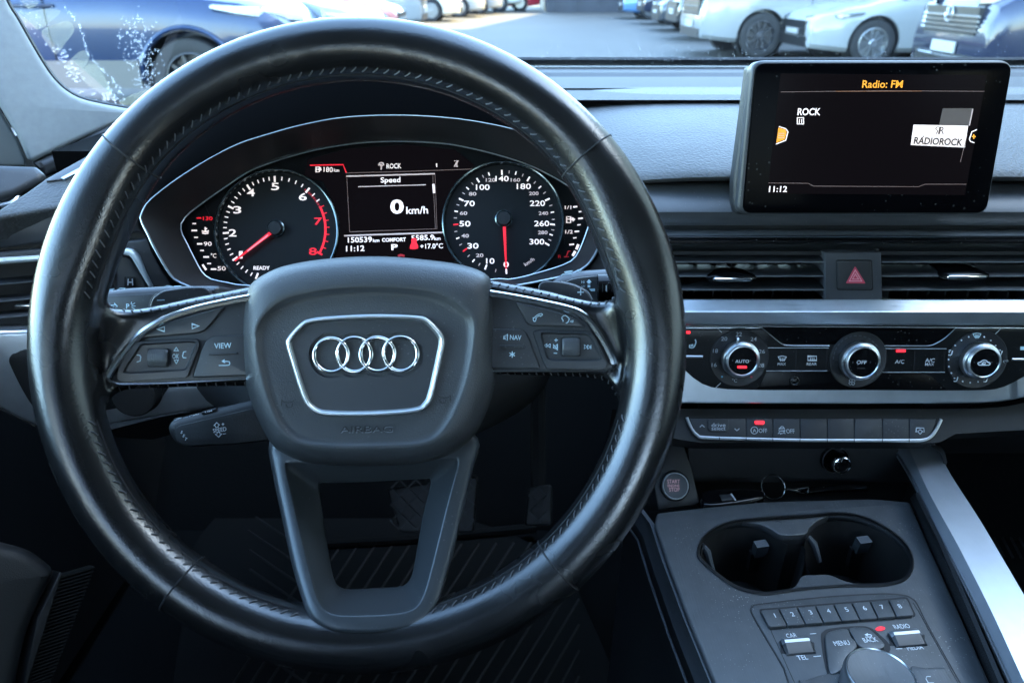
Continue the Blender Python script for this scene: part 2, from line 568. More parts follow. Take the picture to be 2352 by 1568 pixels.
# ------------------------------------------------------------------ the shell of the car
def slab(name, lo, hi, m, kind='structure', parent=None):
    mb = MB()
    lo = Vector(lo); hi = Vector(hi)
    c = (lo + hi) / 2; s = (hi - lo) / 2
    mb.box(c, (s.x, 0, 0), (0, s.y, 0), (0, 0, s.z))
    return mb.build(name, m, parent, smooth=False, kind=kind)

ROOFM = mat("roof_lining", (0.34, 0.35, 0.35), 0.95)
BODYP = mat("own_car_paint", (0.03, 0.03, 0.035), 0.3, coat=0.6)
XL, XR = -0.60, 1.06
slab("cabin_floor", (XL, -1.7, 0.24), (XR, 1.25, 0.27), CARPET)
slab("bulkhead", (XL, 1.25, 0.24), (XR, 1.30, 0.93), CARPET)
mb = MB()
mb.loft([[(XL + .04, 0.34, 1.435), (0.26, 0.38, 1.455), (XR - .04, 0.34, 1.435)],
         [(XL + .04, -0.4, 1.45), (0.26, -0.4, 1.48), (XR - .04, -0.4, 1.45)],
         [(XL + .04, -1.5, 1.42), (0.26, -1.5, 1.45), (XR - .04, -1.5, 1.42)],
         [(XL + .04, -1.5, 1.45), (0.26, -1.5, 1.48), (XR - .04, -1.5, 1.45)],
         [(XL + .04, -0.4, 1.48), (0.26, -0.4, 1.51), (XR - .04, -0.4, 1.48)],
         [(XL + .04, 0.34, 1.455), (0.26, 0.38, 1.475), (XR - .04, 0.34, 1.455)]], closed=False)
mb.build("cabin_roof", ROOFM, None, kind='structure')
for nm, x0, x1 in (("cabin_side_left", XL - 0.05, XL), ("cabin_side_right", XR, XR + 0.05)):
    s = 1 if x0 < 0 else -1
    mb = MB()
    xi = x1 if s > 0 else x0
    xo = x0 if s > 0 else x1
    for (ya, yb, za, zb) in ((-1.7, 1.2, 0.24, 0.93),):
        mb.box(((x0 + x1) / 2, (ya + yb) / 2, (za + zb) / 2), ((x1 - x0) / 2, 0, 0), (0, (yb - ya) / 2, 0), (0, 0, (zb - za) / 2))
    mb.tube([(xi, -0.55, 0.93), (xi + .05 * s, -0.62, 1.46)], 0.05, 8)            # pillar behind the front seats
    mb.tube([(xi, -1.45, 0.93), (xi + .06 * s, -1.35, 1.45)], 0.07, 8)
    if s < 0:
        mb.tube([(xi, 0.95, 0.95), (xi - .06, 0.36, 1.44)], 0.045, 8)
    mb.build(nm, DARKPL, None, kind='structure')
slab("cabin_rear", (XL, -1.75, 0.24), (XR, -1.70, 1.08), DARKPL)
for nm, x0, x1 in (("cabin_rear_side_left", XL - 0.05, XL), ("cabin_rear_side_right", XR, XR + 0.05)):
    slab(nm, (x0, -1.7, 0.93), (x1, -0.75, 0.96), DARKPL)
SEAT = mat("seat_cloth", (0.012, 0.012, 0.013), 0.8)
for xc in (-0.10, 0.66):
    slab("cabin_seat", (xc - 0.27, -0.55, 0.40), (xc + 0.27, 0.02, 0.58), SEAT)
    mb = MB()
    prof_b = [(-0.26, -0.02), (-0.20, 0.05), (0.20, 0.05), (0.26, -0.02), (0.24, -0.12), (-0.24, -0.12)]
    lp = []
    for zz_, yy_, ww in ((0.52, -0.20, 0.95), (0.75, -0.24, 1.0), (1.00, -0.30, 1.0), (1.15, -0.34, 0.85), (1.20, -0.36, 0.55)):
        lp.append([(xc + a_ * ww, yy_ + b_, zz_) for a_, b_ in prof_b])
    mb.loft(lp, True, True, True)
    lp = []
    for zz_, yy_, ww in ((1.19, -0.36, 0.30), (1.22, -0.34, 0.50), (1.34, -0.33, 0.52), (1.39, -0.36, 0.42)):
        lp.append([(xc + a_ * ww, yy_ + b_ * 0.8, zz_) for a_, b_ in prof_b])
    mb.loft(lp, True, True, True)
    mb.build("cabin_seat_back", SEAT, None, kind='structure')
slab("cabin_armrest", (0.15, -0.70, 0.30), (0.38, 0.05, 0.66), SEAT)

# windscreen: one pane of clear glass with water and dust on it
GLASS = bpy.data.materials.new("windscreen_glass"); GLASS.use_nodes = True
_n = GLASS.node_tree.nodes; _l = GLASS.node_tree.links
_n.clear()
_o = _n.new("ShaderNodeOutputMaterial"); _t = _n.new("ShaderNodeBsdfTransparent"); _g = _n.new("ShaderNodeBsdfGlossy"); _m = _n.new("ShaderNodeMixShader"); _f = _n.new("ShaderNodeFresnel")
_t.inputs[0].default_value = (0.77, 0.895, 0.88, 1); _g.inputs["Roughness"].default_value = 0.02; _f.inputs[0].default_value = 1.45
_l.new(_f.outputs[0], _m.inputs[0]); _l.new(_t.outputs[0], _m.inputs[1]); _l.new(_g.outputs[0], _m.inputs[2]); _l.new(_m.outputs[0], _o.inputs[0])
def wetmat(name, col, alpha, rough, trans=0.4, bscale=600):
    m = bpy.data.materials.new(name); m.use_nodes = True
    n = m.node_tree.nodes; l = m.node_tree.links; n.clear()
    o = n.new("ShaderNodeOutputMaterial"); t = n.new("ShaderNodeBsdfTransparent"); d = n.new("ShaderNodeBsdfDiffuse"); tl = n.new("ShaderNodeBsdfTranslucent")
    g = n.new("ShaderNodeBsdfGlossy"); g.inputs["Roughness"].default_value = rough
    d.inputs[0].default_value = (*col, 1); tl.inputs[0].default_value = (*col, 1)
    m1 = n.new("ShaderNodeMixShader"); m1.inputs[0].default_value = trans
    m2 = n.new("ShaderNodeMixShader"); m2.inputs[0].default_value = 0.15
    m3 = n.new("ShaderNodeMixShader")
    tc = n.new("ShaderNodeTexCoord"); no = n.new("ShaderNodeTexNoise"); no.inputs["Scale"].default_value = bscale; no.inputs["Detail"].default_value = 4
    mr = n.new("ShaderNodeMapRange"); mr.inputs[1].default_value = 0.35; mr.inputs[2].default_value = 0.65; mr.inputs[3].default_value = alpha * 0.65; mr.inputs[4].default_value = min(1, alpha * 1.3)
    l.new(tc.outputs["Object"], no.inputs["Vector"]); l.new(no.outputs[0], mr.inputs[0]); l.new(mr.outputs[0], m3.inputs[0])
    l.new(d.outputs[0], m1.inputs[1]); l.new(tl.outputs[0], m1.inputs[2]); l.new(m1.outputs[0], m2.inputs[1]); l.new(g.outputs[0], m2.inputs[2])
    l.new(t.outputs[0], m3.inputs[1]); l.new(m2.outputs[0], m3.inputs[2]); l.new(m3.outputs[0], o.inputs[0])
    return m
for nm, xx, sg_ in (("side_window_left", XL - 0.02, 1), ("side_window_right", XR + 0.02, -1)):
    mb = MB(); mb.add([(xx, -0.52, 0.92), (xx, 0.98, 0.92), (xx + 0.05 * sg_, 0.36, 1.45), (xx + 0.05 * sg_, -0.55, 1.45)], [(0, 1, 2, 3)])
    mb.build(nm, GLASS, None, smooth=False, kind='structure')
DROP = wetmat("water_drop", (0.85, 0.88, 0.9), 0.26, 0.1, 0.7)
FILM = wetmat("water_film", (0.36, 0.34, 0.24), 0.32, 0.2, 0.65, 350)
BANDM = mat("screen_band", (0.01, 0.01, 0.011), 0.4)

WSZ0, WSY0 = row(152, 1.06), 1.06
WSP = Plane((0, WSY0, WSZ0), Vector((0, -(1.44 - WSZ0), -(WSY0 - 0.34))).normalized() * 1.0)
ws = thing("windscreen", "clear curved windscreen spotted with water drops above the dashboard", "windscreen", (0.26, WSY0, WSZ0))
mb = MB()
rowsW = []
for k in range(9):
    t = -0.30 + 1.30 * k / 8
    rowsW.append([(XL + 0.02 + 0.04 * t + (XR - XL - 0.04 - 0.08 * t) * j / 12, WSY0 + (0.34 - WSY0) * t - 0.0 * (j / 6 - 1) ** 2, WSZ0 + (1.44 - WSZ0) * t) for j in range(13)])
mb.loft(rowsW, closed=False)
mb.build("pane", GLASS, ws)
mb = MB()
mb.box((0.38, WSY0 - 0.004, WSZ0 + 0.006), (0.64, 0, 0), (0, 0.008, -0.0045), (0, 0.0008, 0.0015))
mb.build("edge_band", BANDM, ws)
# water
rnd = random.Random(11)
mb = MB()
def drop(x, y, rx, ry=None):
    ry = ry or rx
    c = WSP.hit(x, y, 0.0012)
    k = WSP.px(x, y)
    # the pane lies back steeply: a drop that looks round is stretched along the slope
    a = rnd.uniform(0, 6.28)
    base = []; mid = []
    for q in range(8):
        ang = 2 * math.pi * q / 8
        w = 1 + 0.25 * math.sin(ang * 2 + a)
        base.append(WSP.hit(x + rx * w * math.cos(ang), y + ry * w * math.sin(ang), 0.0006))
        mid.append(WSP.hit(x + rx * 0.6 * w * math.cos(ang), y + ry * 0.6 * w * math.sin(ang), 0.0016))
    mb.loft([base, mid], True, False, True)
for _ in range(230):      # beads near the pillar
    t = rnd.random()
    cx = 300 + (345 - 300) * t + rnd.gauss(0, 22); cy = 40 + (200 - 40) * t + rnd.gauss(0, 14)
    if cx < 190 + cy * 0.55: continue
    drop(*[(cx), (cy)], rnd.uniform(1.2, 3.4), rnd.uniform(1.0, 2.2))
for _ in range(90):       # bright line of beads along the wiper edge
    t = rnd.random()
    cx, cy = 100 + 175 * t + rnd.gauss(0, 3), 10 + 225 * t + rnd.gauss(0, 2)
    drop(145 + 135 * t + 10 * math.sin(9 * t) + rnd.gauss(0, 1.5), 15 + 215 * t + rnd.gauss(0, 2), rnd.uniform(1, 2.6), rnd.uniform(1.2, 3.0))
for _ in range(60):
    t = rnd.random()
    drop(130 + 60 * t + rnd.gauss(0, 10), 110 + 90 * t + rnd.gauss(0, 8), rnd.uniform(1.4, 4.5), rnd.uniform(1.2, 2.4))
for _ in range(60):
    drop(255 + rnd.gauss(0, 14), 225 + rnd.gauss(0, 14), rnd.uniform(1.5, 3.6))
for _ in range(60):
    drop(45 + rnd.uniform(0, 75), 10 + rnd.uniform(0, 80), rnd.uniform(0.8, 2.0))
for _ in range(340):      # fine spray low on the pane
    x = rnd.uniform(1230, 1720); y = 152 - abs(rnd.gauss(0, 26))
    drop(x, y, rnd.uniform(0.5, 1.5))
for _ in range(120):
    drop(rnd.uniform(1700, 2350), 140 - abs(rnd.gauss(0, 40)), rnd.uniform(0.5, 1.3))
for _ in range(160):
    drop(rnd.uniform(560, 1700), rnd.uniform(0, 120), rnd.uniform(0.4, 0.9))
mb.build("water_drops", DROP, ws, kind='stuff')
for pts in ([(48, 0), (72, 0), (90, 5), (70, 22), (55, 12)], [(58, 34), (100, 22), (140, 25), (118, 48), (88, 68), (75, 60)],
            [(95, 75), (130, 55), (160, 50), (170, 72), (150, 100), (130, 125), (115, 110)], [(150, 150), (185, 118), (205, 125), (195, 155), (175, 175), (160, 165)],
            [(185, 180), (200, 150), (225, 152), (240, 178), (262, 225), (240, 220)], [(275, 235), (310, 215), (365, 200), (380, 215), (340, 235), (290, 245)]):
    poly = catmull(pts, 5)
    m2 = MB(); base = on(WSP, poly, 0.0003); mid = on(WSP, inset(poly, 3), 0.0009)
    m2.loft([base, mid], True, False, True)
    m2.build("water_film", FILM, ws)

# ------------------------------------------------------------------ dashboard body, right of the wheel
X0, X1 = 0.092, 1.0
dash = thing("dashboard", "long grained grey dashboard running below the windscreen", "dashboard", (0.26, 0.56, 0.80))
def strip(name, rows, m, parent=dash, x0=X0, x1=X1, nx=1, wave=None, sharp=None):
    mb = MB()
    loops = []
    for y, Y in rows:
        z = row(y, Y)
        loops.append([(x0 + (x1 - x0) * k / nx, Y, z) for k in range(nx + 1)])
    mb.loft(loops, closed=False)
    return mb.build(name, m, parent, sharp=sharp)
# the far shelf below the glass
SHELF = [(150, 1.10), (160, 1.02), (163, 0.985), (166, 0.975), (168, 0.965), (176, 0.955), (178, 0.94), (181, 0.92), (196, 0.855), (203, 0.83), (206, 0.833), (230, 0.74)]
mb = MB(); loops = []
for y, Y in SHELF:
    lp = []
    for k in range(61):
        x = -0.27 + (X1 + 0.27) * k / 60
        e = 0.0
        lp.append((x, Y - 0.95 * e ** 1.4, row(y, Y)))
    loops.append(lp)
mb.loft(loops, closed=False)
mb.build("demister_shelf", SHELFM, dash, sharp=25)
mb = MB(); mb.box((-0.17, 0.90, 0.84), (0.27, 0, 0), (0, 0.18, 0), (0, 0, 0.115)); mb.build("dash_core", VISOR, dash, smooth=False)
# padded top, dipping towards the instrument hood at its left end
mb = MB()
padrows = [(200, 0.834), (203, 0.828), (206, 0.815), (222, 0.775), (260, 0.70), (300, 0.645), (340, 0.606), (370, 0.583), (388, 0.5715), (398, 0.5665), (406, 0.5645), (411, 0.566), (414, 0.572), (416, 0.60)]
loops = []
for y, Y in padrows:
    lp = []
    for k in range(41):
        xs0 = 0.088 - 0.075 * max(0.0, min(1.0, (Y - 0.60) / 0.22))
        x = xs0 + (X1 - xs0) * k / 40
        # left end rolls down behind the wheel
        e = max(0.0, (0.165 - x) / 0.165)
        yy = y + (e ** 2) * (10 + 45 * max(0, (y - 200) / 216))
        lp.append((x, Y + 0.03 * e * e, row(yy, Y + 0.03 * e * e)))
    loops.append(lp)
mb.loft(loops, closed=False)
mb.build("padded_top", PAD, dash, sharp=50)
strip("shadow_gap", [(412, 0.600), (419, 0.598), (424, 0.590)], GAP)
strip("front_band", [(420, 0.592), (424, 0.5800), (430, 0.5755), (452, 0.5645), (476, 0.5560), (487, 0.5535), (494, 0.5545), (512, 0.5580), (518, 0.5610)], DASH, sharp=40)
strip("band_gap", [(515, 0.575), (531, 0.572)], GAP)
strip("upper_moulding", [(528, 0.570), (529, 0.5615), (533, 0.5590), (543, 0.5560), (545, 0.5557)], DASH)
strip("bright_line", [(541, 0.5605), (541.5, 0.5535), (543, 0.5525), (545.5, 0.5525), (546.5, 0.554)], CHROME)
strip("gloss_strip", [(546, 0.5545), (548, 0.5525), (553, 0.5505), (557, 0.5503), (560, 0.551), (562, 0.556)], GLOSS)
strip("vent_brow", [(560, 0.555), (563, 0.5555), (575, 0.5625), (581, 0.5665)], DARKPL)
strip("vent_sill", [(682, 0.600), (686, 0.566), (689, 0.556)], BLACKPL)
# satin trim below the vents: a ledge that looks up and a face that looks back
strip("trim_ledge", [(686.5, 0.556), (687.5, 0.5505), (689, 0.5485), (714, 0.5392), (716, 0.5383), (717.5, 0.5380)], SILVER)
strip("trim_face", [(717.5, 0.5380), (719, 0.5380), (744, 0.5405), (746, 0.5425), (748, 0.549)], SILVER)
strip("trim_gap", [(745, 0.556), (758, 0.552)], GAP)
# satin surround of the climate panel, its lower edge swept up at the passenger end
low = [(1500, 925), (1700, 926), (1950, 926.5)] + zz(B5, [(600, 1034), (1100, 1034), (1500, 1030), (1700, 1024), (1950, 1000), (2121, 966)]) + [(2420, 905), (2560, 850)]
low = catmull(low, 4, closed=False)
up = [(x, 752) for x, y in low]
mb = MB()
a = on(HV, up, -0.004); b = on(HV, [(x, y - 3) for x, y in low], -0.004); c = on(HV, low, -0.0052)
d_ = [p + Vector((0, 0.004, -0.0015)) for p in c]
e_ = [p + Vector((0, 0.030, -0.014)) for p in c]
mb.loft([a, b, c, d_], closed=False)
mb.build("trim_surround", SILVER, dash)
mb = MB()
f_ = [p + Vector((0, 0.055, -0.040)) for p in c]
mb.loft([d_, e_, f_], closed=False)
mb.build("trim_underside", DASH, dash)
# fascia that carries the row of switches
fas = [(x, y + 13) for x, y in low if x > 1520] + zz(B6, [(3000, 200), (2300, 240), (2190, 300), (2120, 305), (400, 305), (290, 290), (120, 260)])
plate("switch_fascia", SW, fas, -0.03, -0.0015, BLACKPL, dash)
# rest of the body behind and below
strip("lower_body", [(940, 0.59), (1000, 0.60), (1040, 0.64)], BLACKPL)
slab("passenger_underside", (0.40, 0.66, 0.77), (1.0, 1.2, 0.79), BLACKPL, None, None).name = "tmp_under"
o = bpy.data.objects["tmp_under"]; o.name = "underside"; o.parent = dash; o.matrix_parent_inverse = Matrix.Translation(-ORG[dash.name])
mb = MB(); mb.box((0.089, 0.725, 0.865), (0.003, 0, 0), (0, 0.135, 0), (0, 0, 0.085)); mb.build("end_cap", BLACKPL, dash, smooth=False)
# ------------------------------------------------------------------ dashboard, driver side
ld = thing("driver_dash_panel", "grey driver side dash end with round light switch and angled trim", "dash panel", LV.hit(150, 800))
pad_l = [(-60, 520), (0, 478), (60, 440), (105, 408), (200, 355), (300, 312), (450, 296), (446, 378), (396, 410), (338, 447), (300, 452), (190, 467), (90, 484), (0, 500)]
plate("padded_top", LT, pad_l, -0.02, 0.0015, PAD, ld, bev=0.003)
plate("front_band", LV, [(-60, 520), (0, 508), (100, 492), (190, 474), (318, 452), (313, 500), (328, 535), (190, 551), (90, 562), (0, 572), (-60, 580)], -0.03, -0.004, DASH, ld, bev=0.004)
plate("recess", LV, [(-60, 560), (190, 545), (330, 530), (385, 640), (400, 690), (-60, 800)], -0.06, -0.012, DARKPL, ld)
plate("moulding", LV, [(-60, 586), (0, 580), (100, 573), (200, 564), (325, 552), (338, 548), (350, 580), (374, 624), (396, 656), (396, 672), (352, 668), (322, 588), (312, 575), (295, 571), (240, 574), (90, 588), (0, 593), (-60, 599)], -0.02, -0.002, DASH, ld, bev=0.001)
bright = [(-60, 599), (0, 594), (90, 589), (212, 578), (240, 576), (290, 572.5), (303, 576), (313, 587), (349, 660), (340, 660), (301, 594), (295, 588), (283, 586), (240, 588), (212, 592), (90, 601), (0, 608), (-60, 614)]
plate("bright_moulding", LV, bright, -0.012, 0.0030, MOULD, ld, bev=0.0022)
plate("vent_cheek", LV, [(267, 592), (290, 590), (298, 596), (338, 662), (342, 690), (267, 690)], -0.03, -0.006, DASH, ld, bev=0.001)
plate("thumbwheel_slot", LV, zz(A7, [(662, 645), (718, 645), (722, 700), (662, 700)]), -0.03, -0.0055, GAP, ld)
mbx = MB()
plate("x", LV, zz(A7, [(668, 650), (714, 650), (718, 698), (668, 698)]), -0.03, -0.0035, None, None, bev=0.001, mb=mbx)
mbx.build("vent_thumbwheel", VENTPL, ld)
strokes("vent_symbol", LV, [zz(A7, [(682, 655), (680, 690)]), zz(A7, [(703, 655), (706, 690)]), zz(A7, [(682, 673), (704, 673)])], 2.4, -0.0032, PRINT, ld)
dec = [(-60, 764), (0, 761), (70, 758), (250, 770)] + zz(A8, [(620, 940), (1000, 930), (1360, 900), (1360, 1020), (1200, 1090), (1060, 1136), (600, 1215), (175, 1285)]) + [(200, 1000), (110, 988), (82, 980), (40, 962), (0, 940), (-60, 905)]
plate("satin_decor", LV, dec, -0.03, 0.006, SILVER, ld, bev=0.004)
lsp = zz(A7, [(46, 1090), (56, 1064), (84, 1050), (200, 1040)]) + zz(A8, [(300, 930), (640, 940), (615, 1030), (585, 1062), (540, 1085), (450, 1112), (330, 1132), (210, 1150)]) + zz(A7, [(260, 1400), (180, 1340), (120, 1250), (60, 1130)])
plate("switch_bezel", LV, catmull(lsp, 3), 0.0, 0.0068, DARKPL, ld, bev=0.0008)
mb = MB(); c = LV.hit(*A8(405, 1000), 0.007)
mb.lathe(c, LV.n, [(0.020, 0), (0.020, 0.004), (0.0185, 0.006), (0.0175, 0.0155), (0.016, 0.017), (0.0, 0.0172)], 36)
mb.build("light_switch", DARKPL, ld)
# demister slot at the corner
sl = [(103, 417), (122, 402), (200, 360), (252, 338), (262, 352), (215, 380), (180, 400), (140, 412)]
plate("demister_frame", LT, fillet(sl, 6), 0, 0.0030, DASH, ld, bev=0.001)
plate("demister_slot", LT, [(165, 408), (210, 384), (250, 362), (255, 372), (215, 398), (190, 408)], 0, 0.0034, GAP, ld)
plate("demister_fin", LT, [(140, 408), (185, 384), (250, 350), (252, 354), (190, 390), (146, 411)], 0, 0.0042, ALU, ld)
# knee panel under the trim
mb = MB()
ka = on(LV, [(-60, 905), (0, 940), (82, 980), (200, 1000)] + zz(A8, [(600, 1215), (1060, 1136), (1360, 1060)]) + [(700, 940)], -0.004)
kb = [p + Vector((0, 0.10, -0.07)) for p in ka]
kc = [p + Vector((0, 0.22, -0.11)) for p in ka]
mb.loft([ka, kb, kc], closed=False)
mb.build("knee_panel", BLACKPL, ld)

# door and corner at the far left
dr = thing("door", "dark driver door with padded top and ribbed speaker grille", "door", (XL + 0.02, 0.45, 0.60))
DP = Plane((XL + 0.035, 0.4, 0.6), (1, -0.12, 0.12), (0.12, 1, 0))
DT = Plane(at_depth(50, 420, 0.66), (0.35, -0.62, 0.7), (1, 0.25, 0))
plate("padded_sill", DT, fillet([(-80, 376), (0, 375), (82, 378), (104, 396), (98, 412), (30, 446), (-80, 476)], 8), -0.05, 0.002, SOFT, dr, bev=0.006)
mb = MB()
pth = [DT.hit(x, y, -0.006) for x, y in ((-60, 432), (0, 436), (24, 438), (38, 444), (40, 452), (20, 468), (-60, 480))]
mb.tube(catmull([tuple(p) for p in pth], 5, closed=False), 0.0026, 8)
mb.build("handle_ring", ALU, dr)
plate("handle_bowl", DT, [(-80, 440), (20, 442), (34, 452), (10, 470), (-80, 520)], -0.06, -0.012, BLACKPL, dr)
mb = MB()
mb.box((XL + 0.012, 0.2, 0.62), (0.012, 0, 0), (0, 0.75, 0), (0, 0, 0.32))
mb.build("inner_panel", DARKPL, dr)
# bulging lower door pocket with a ribbed grille, bottom left of the picture
DK = Plane(at_depth(60, 1400, 0.62), (0.75, -0.55, 0.38), (0.5, 0.85, 0.0))
pock = zz(C1, [(-250, 700), (0, 760), (160, 800), (260, 860), (330, 940), (260, 1080), (170, 1300), (110, 1600), (110, 1750), (-300, 1800)])
plate("door_pocket", DK, catmull(pock, 3), -0.06, 0.004, DARKPL, dr, bev=0.012)
for k in range(34):
    t = k / 33
    xa, ya = 335 - 215 * t, 960 + 720 * t
    plate("grille_rib", DK, zz(C1, [(xa, ya), (xa + 150 + 60 * (1 - t), ya - 60), (xa + 150 + 60 * (1 - t), ya - 50), (xa, ya + 10)]), -0.02, -0.006, RUBBER, dr)
plate("grille_frame", DK, zz(C1, [(345, 930), (358, 935), (150, 1600), (130, 1600), (215, 1200)]), -0.02, 0.002, BLACKPL, dr, bev=0.001)

# A pillar
PL = Plane(at_depth(110, 180, 0.80), (0.55, -0.83, 0.1), (1, 0.5, 0))
ap = thing("windscreen_pillar", "pale grey fabric windscreen pillar trim beside the wet glass", "pillar", PL.hit(150, 320))
glass_edge = catmull([(0, -60), (14, 0), (42, 48), (76, 108), (108, 160), (132, 190), (158, 212), (190, 228), (240, 240), (296, 250)], 6, closed=False)
outer = glass_edge + [(312, 266), (250, 292), (170, 328), (78, 372)] + [(64, 366), (40, 312), (0, 246), (-60, 150), (-60, -60)]
m3 = MB()
plate("x", PL, outer, -0.03, 0.0, None, None, mb=m3, bev=0.006, segs=4)
m3.build("trim", GREYFAB, ap)
mb = MB()
mb.tube([PL.hit(x, y, -0.010) for x, y in glass_edge], 0.0032, 6)
mb.build("rubber_seal", DARKPL, ap)
plate("mirror_corner", PL, [(-60, 160), (-2, 250), (36, 314), (60, 368), (60, 384), (-60, 384)], -0.05, -0.008, mat("grey_corner", (0.10, 0.115, 0.115), 0.6, grain=0.3), ap, bev=0.004)
plate("dash_corner", PL, fillet([(76, 376), (130, 352), (240, 294), (318, 256), (335, 300), (240, 340), (125, 402), (104, 408), (94, 394)], 6), -0.06, 0.004, SOFT, ap, bev=0.007, segs=4)

# ------------------------------------------------------------------ footwell
floor_z = 0.29
FL = Plane((0, 0.8, floor_z), (0, 0, 1))
cw = MB()
cw.loft([[(XL, 0.2, 0.27), (0.30, 0.2, 0.27)], [(XL, 0.98, 0.28), (0.30, 0.98, 0.28)], [(XL, 1.20, 0.50), (0.30, 1.20, 0.50)], [(XL, 1.24, 0.80), (0.30, 1.24, 0.80)]], closed=False)
cw.build("footwell", CARPET, None, kind='structure')
fm = thing("floor_mat", "ribbed black rubber floor mat under the pedals", "floor mat", FL.hit(900, 1400))
mo = [(420, 1100), (640, 1010), (1240, 1240), (1330, 1290), (1470, 1640), (420, 1640), (300, 1400)]
plate("sheet", FL, fillet([(440, 1250), (560, 1110), (760, 1090), (1180, 1225), (1300, 1290), (1480, 1700), (380, 1700)], 40), -0.004, 0.004, RUBBER, fm, bev=0.002)
ed = [(735, 1250), (960, 1238), (1230, 1212)]
for k in range(30):        # ribs on the near half lean to the right
    xb = 480 + k * 40
    if xb + 60 < 740: continue
    a = (xb + 60, 1262 - k * 1.0); b = (xb - 190, 1640)
    if a[0] > 1330: a = (1330, a[1] + (a[0] - 1330) * 1.5)
    mbk = MB(); pa, pb = FL.hit(*a, 0.0045), FL.hit(*b, 0.0045)
    mbk.tube([pa, pb], 0.0018, 5, up=(0, 0, 1)); mbk.build("rib", RIBM, fm)
for k in range(9):         # ribs of the foot rest lean the other way
    ya = 1130 + k * 44
    mbk = MB(); pa, pb = FL.hit(565 + k * 2, ya, 0.0045), FL.hit(735, ya + 110, 0.0045)
    mbk.tube([pa, pb], 0.0018, 5, up=(0, 0, 1)); mbk.build("rib", RIBM, fm)
mbk = MB(); mbk.tube([FL.hit(x, y, 0.008) for x, y in ed], 0.008, 8); mbk.build("raised_edge", RUBBER, fm)

def pedal(name, label, pts, depth, tilt):
    pp = Plane(at_depth(sum(p[0] for p in pts) / len(pts), sum(p[1] for p in pts) / len(pts), depth), (0, -math.cos(R(tilt)), math.sin(R(tilt))))
    th = thing(name, label, "pedal", pp.hit(pts[0][0], pts[0][1]))
    plate("pad", pp, fillet(pts, 10), -0.012, 0.0, PEDALR, th, bev=0.003)
    x0 = min(p[0] for p in pts); x1 = max(p[0] for p in pts); y0 = min(p[1] for p in pts); y1 = max(p[1] for p in pts)
    st = 38
    mb = MB()
    n = int((x1 - x0 + y1 - y0) / st) + 1
    for k in range(1, n):
        for sgn in (1, -1):
            seg = []
            for q in range(41):
                y = y0 + 8 + (y1 - y0 - 16) * q / 40
                x = (x0 + k * st - (y - y0)) if sgn > 0 else (x1 - k * st + (y - y0))
                if x0 + 8 < x < x1 - 8: seg.append((x, y))
            if len(seg) > 2: ribbon(mb, pp, [seg[0], seg[-1]], 3.2, 0.0025 if sgn > 0 else 0.0028, 0.003)
    mb.build("tread", mat(name + "_tread", (0.035, 0.04, 0.043), 0.5), th, smooth=False)
    mb = MB(); c = pp.hit((x0 + x1) / 2, y0 + 10, -0.012)
    mb.tube([c, c + Vector((0, 0.10, 0.16)), c + Vector((0, 0.14, 0.30))], 0.010, 8)
    mb.build("arm", BLACKPL, th)
pedal("brake_pedal", "wide black brake pedal with lattice tread, seen through the wheel", [(888, 1122), (1098, 1092), (1088, 1222), (918, 1222)], 0.98, 35)
pedal("accelerator_pedal", "narrow black accelerator pedal with lattice tread right of the brake", [(1215, 1118), (1268, 1112), (1268, 1205), (1205, 1208)], 0.98, 35)
# ------------------------------------------------------------------ steering wheel
from mathutils.bvhtree import BVHTree
def polar(pts, c, n, a0=0.0):
    """resample a star-shaped outline by angle about c"""
    out = []
    m = len(pts)
    for k in range(n):
        a = a0 + 2 * math.pi * k / n
        dx, dy = math.cos(a), math.sin(a)
        best = None
        for i in range(m):
            x1, y1 = pts[i][0] - c[0], pts[i][1] - c[1]
            x2, y2 = pts[(i + 1) % m][0] - c[0], pts[(i + 1) % m][1] - c[1]
            ex, ey = x2 - x1, y2 - y1
            den = dx * ey - dy * ex
            if abs(den) < 1e-12: continue
            t = (x1 * ey - y1 * ex) / den
            s = (x1 * dy - y1 * dx) / den
            if t > 0 and -1e-6 <= s <= 1 + 1e-6 and (best is None or t > best): best = t
        if best is None: best = 1.0
        out.append((c[0] + dx * best, c[1] + dy * best))
    return out
def lerp2(a, b, t):
    return [(p[0] + (q[0] - p[0]) * t, p[1] + (q[1] - p[1]) * t) for p, q in zip(a, b)]

WC = (818.0, 792.0)
MPP = 0.43 / FPX
wheel = thing("steering_wheel", "three-spoke black leather steering wheel with four-ring badge and grey lower spoke", "steering wheel", W.hit(*WC, -0.05))

sec = [(0.0172, 0.0), (0.0160, 0.0070), (0.0105, 0.0140), (0.0020, 0.0166), (-0.0065, 0.0150), (-0.0135, 0.0085), (-0.0166, -0.0010), (-0.0140, -0.0100), (-0.0030, -0.0150), (0.0090, -0.0130), (0.0155, -0.0070)]
sec = catmull([(r_ * 1.04, h_) for r_, h_ in sec], 3)
RM = 680 * MPP
RIM_C = W.o + W.u * (7 * MPP) - W.v * (1 * MPP)
def rim_pt(ang, r, h):
    """ang: counter-clockwise from the picture's right; r: radius (m); h: towards the driver"""
    return RIM_C + W.u * (r * math.cos(ang)) + W.v * (r * math.sin(ang) * 0.998) + W.n * h
mb = MB()
NR = 220
loops = []
for k in range(NR):
    a = 2 * math.pi * k / NR
    # fuller grips beside the spokes
    d = min(abs(math.degrees(a) - g) for g in (22, 158, 382))
    g = math.exp(-(d / 15.0) ** 2)
    lp = []
    for r_, h_ in sec:
        r2 = r_ - (0.0055 * g if r_ < 0 else 0)
        lp.append(rim_pt(a, RM + r2, h_))
    loops.append(lp)
loops.append(loops[0])
mb.loft(loops)
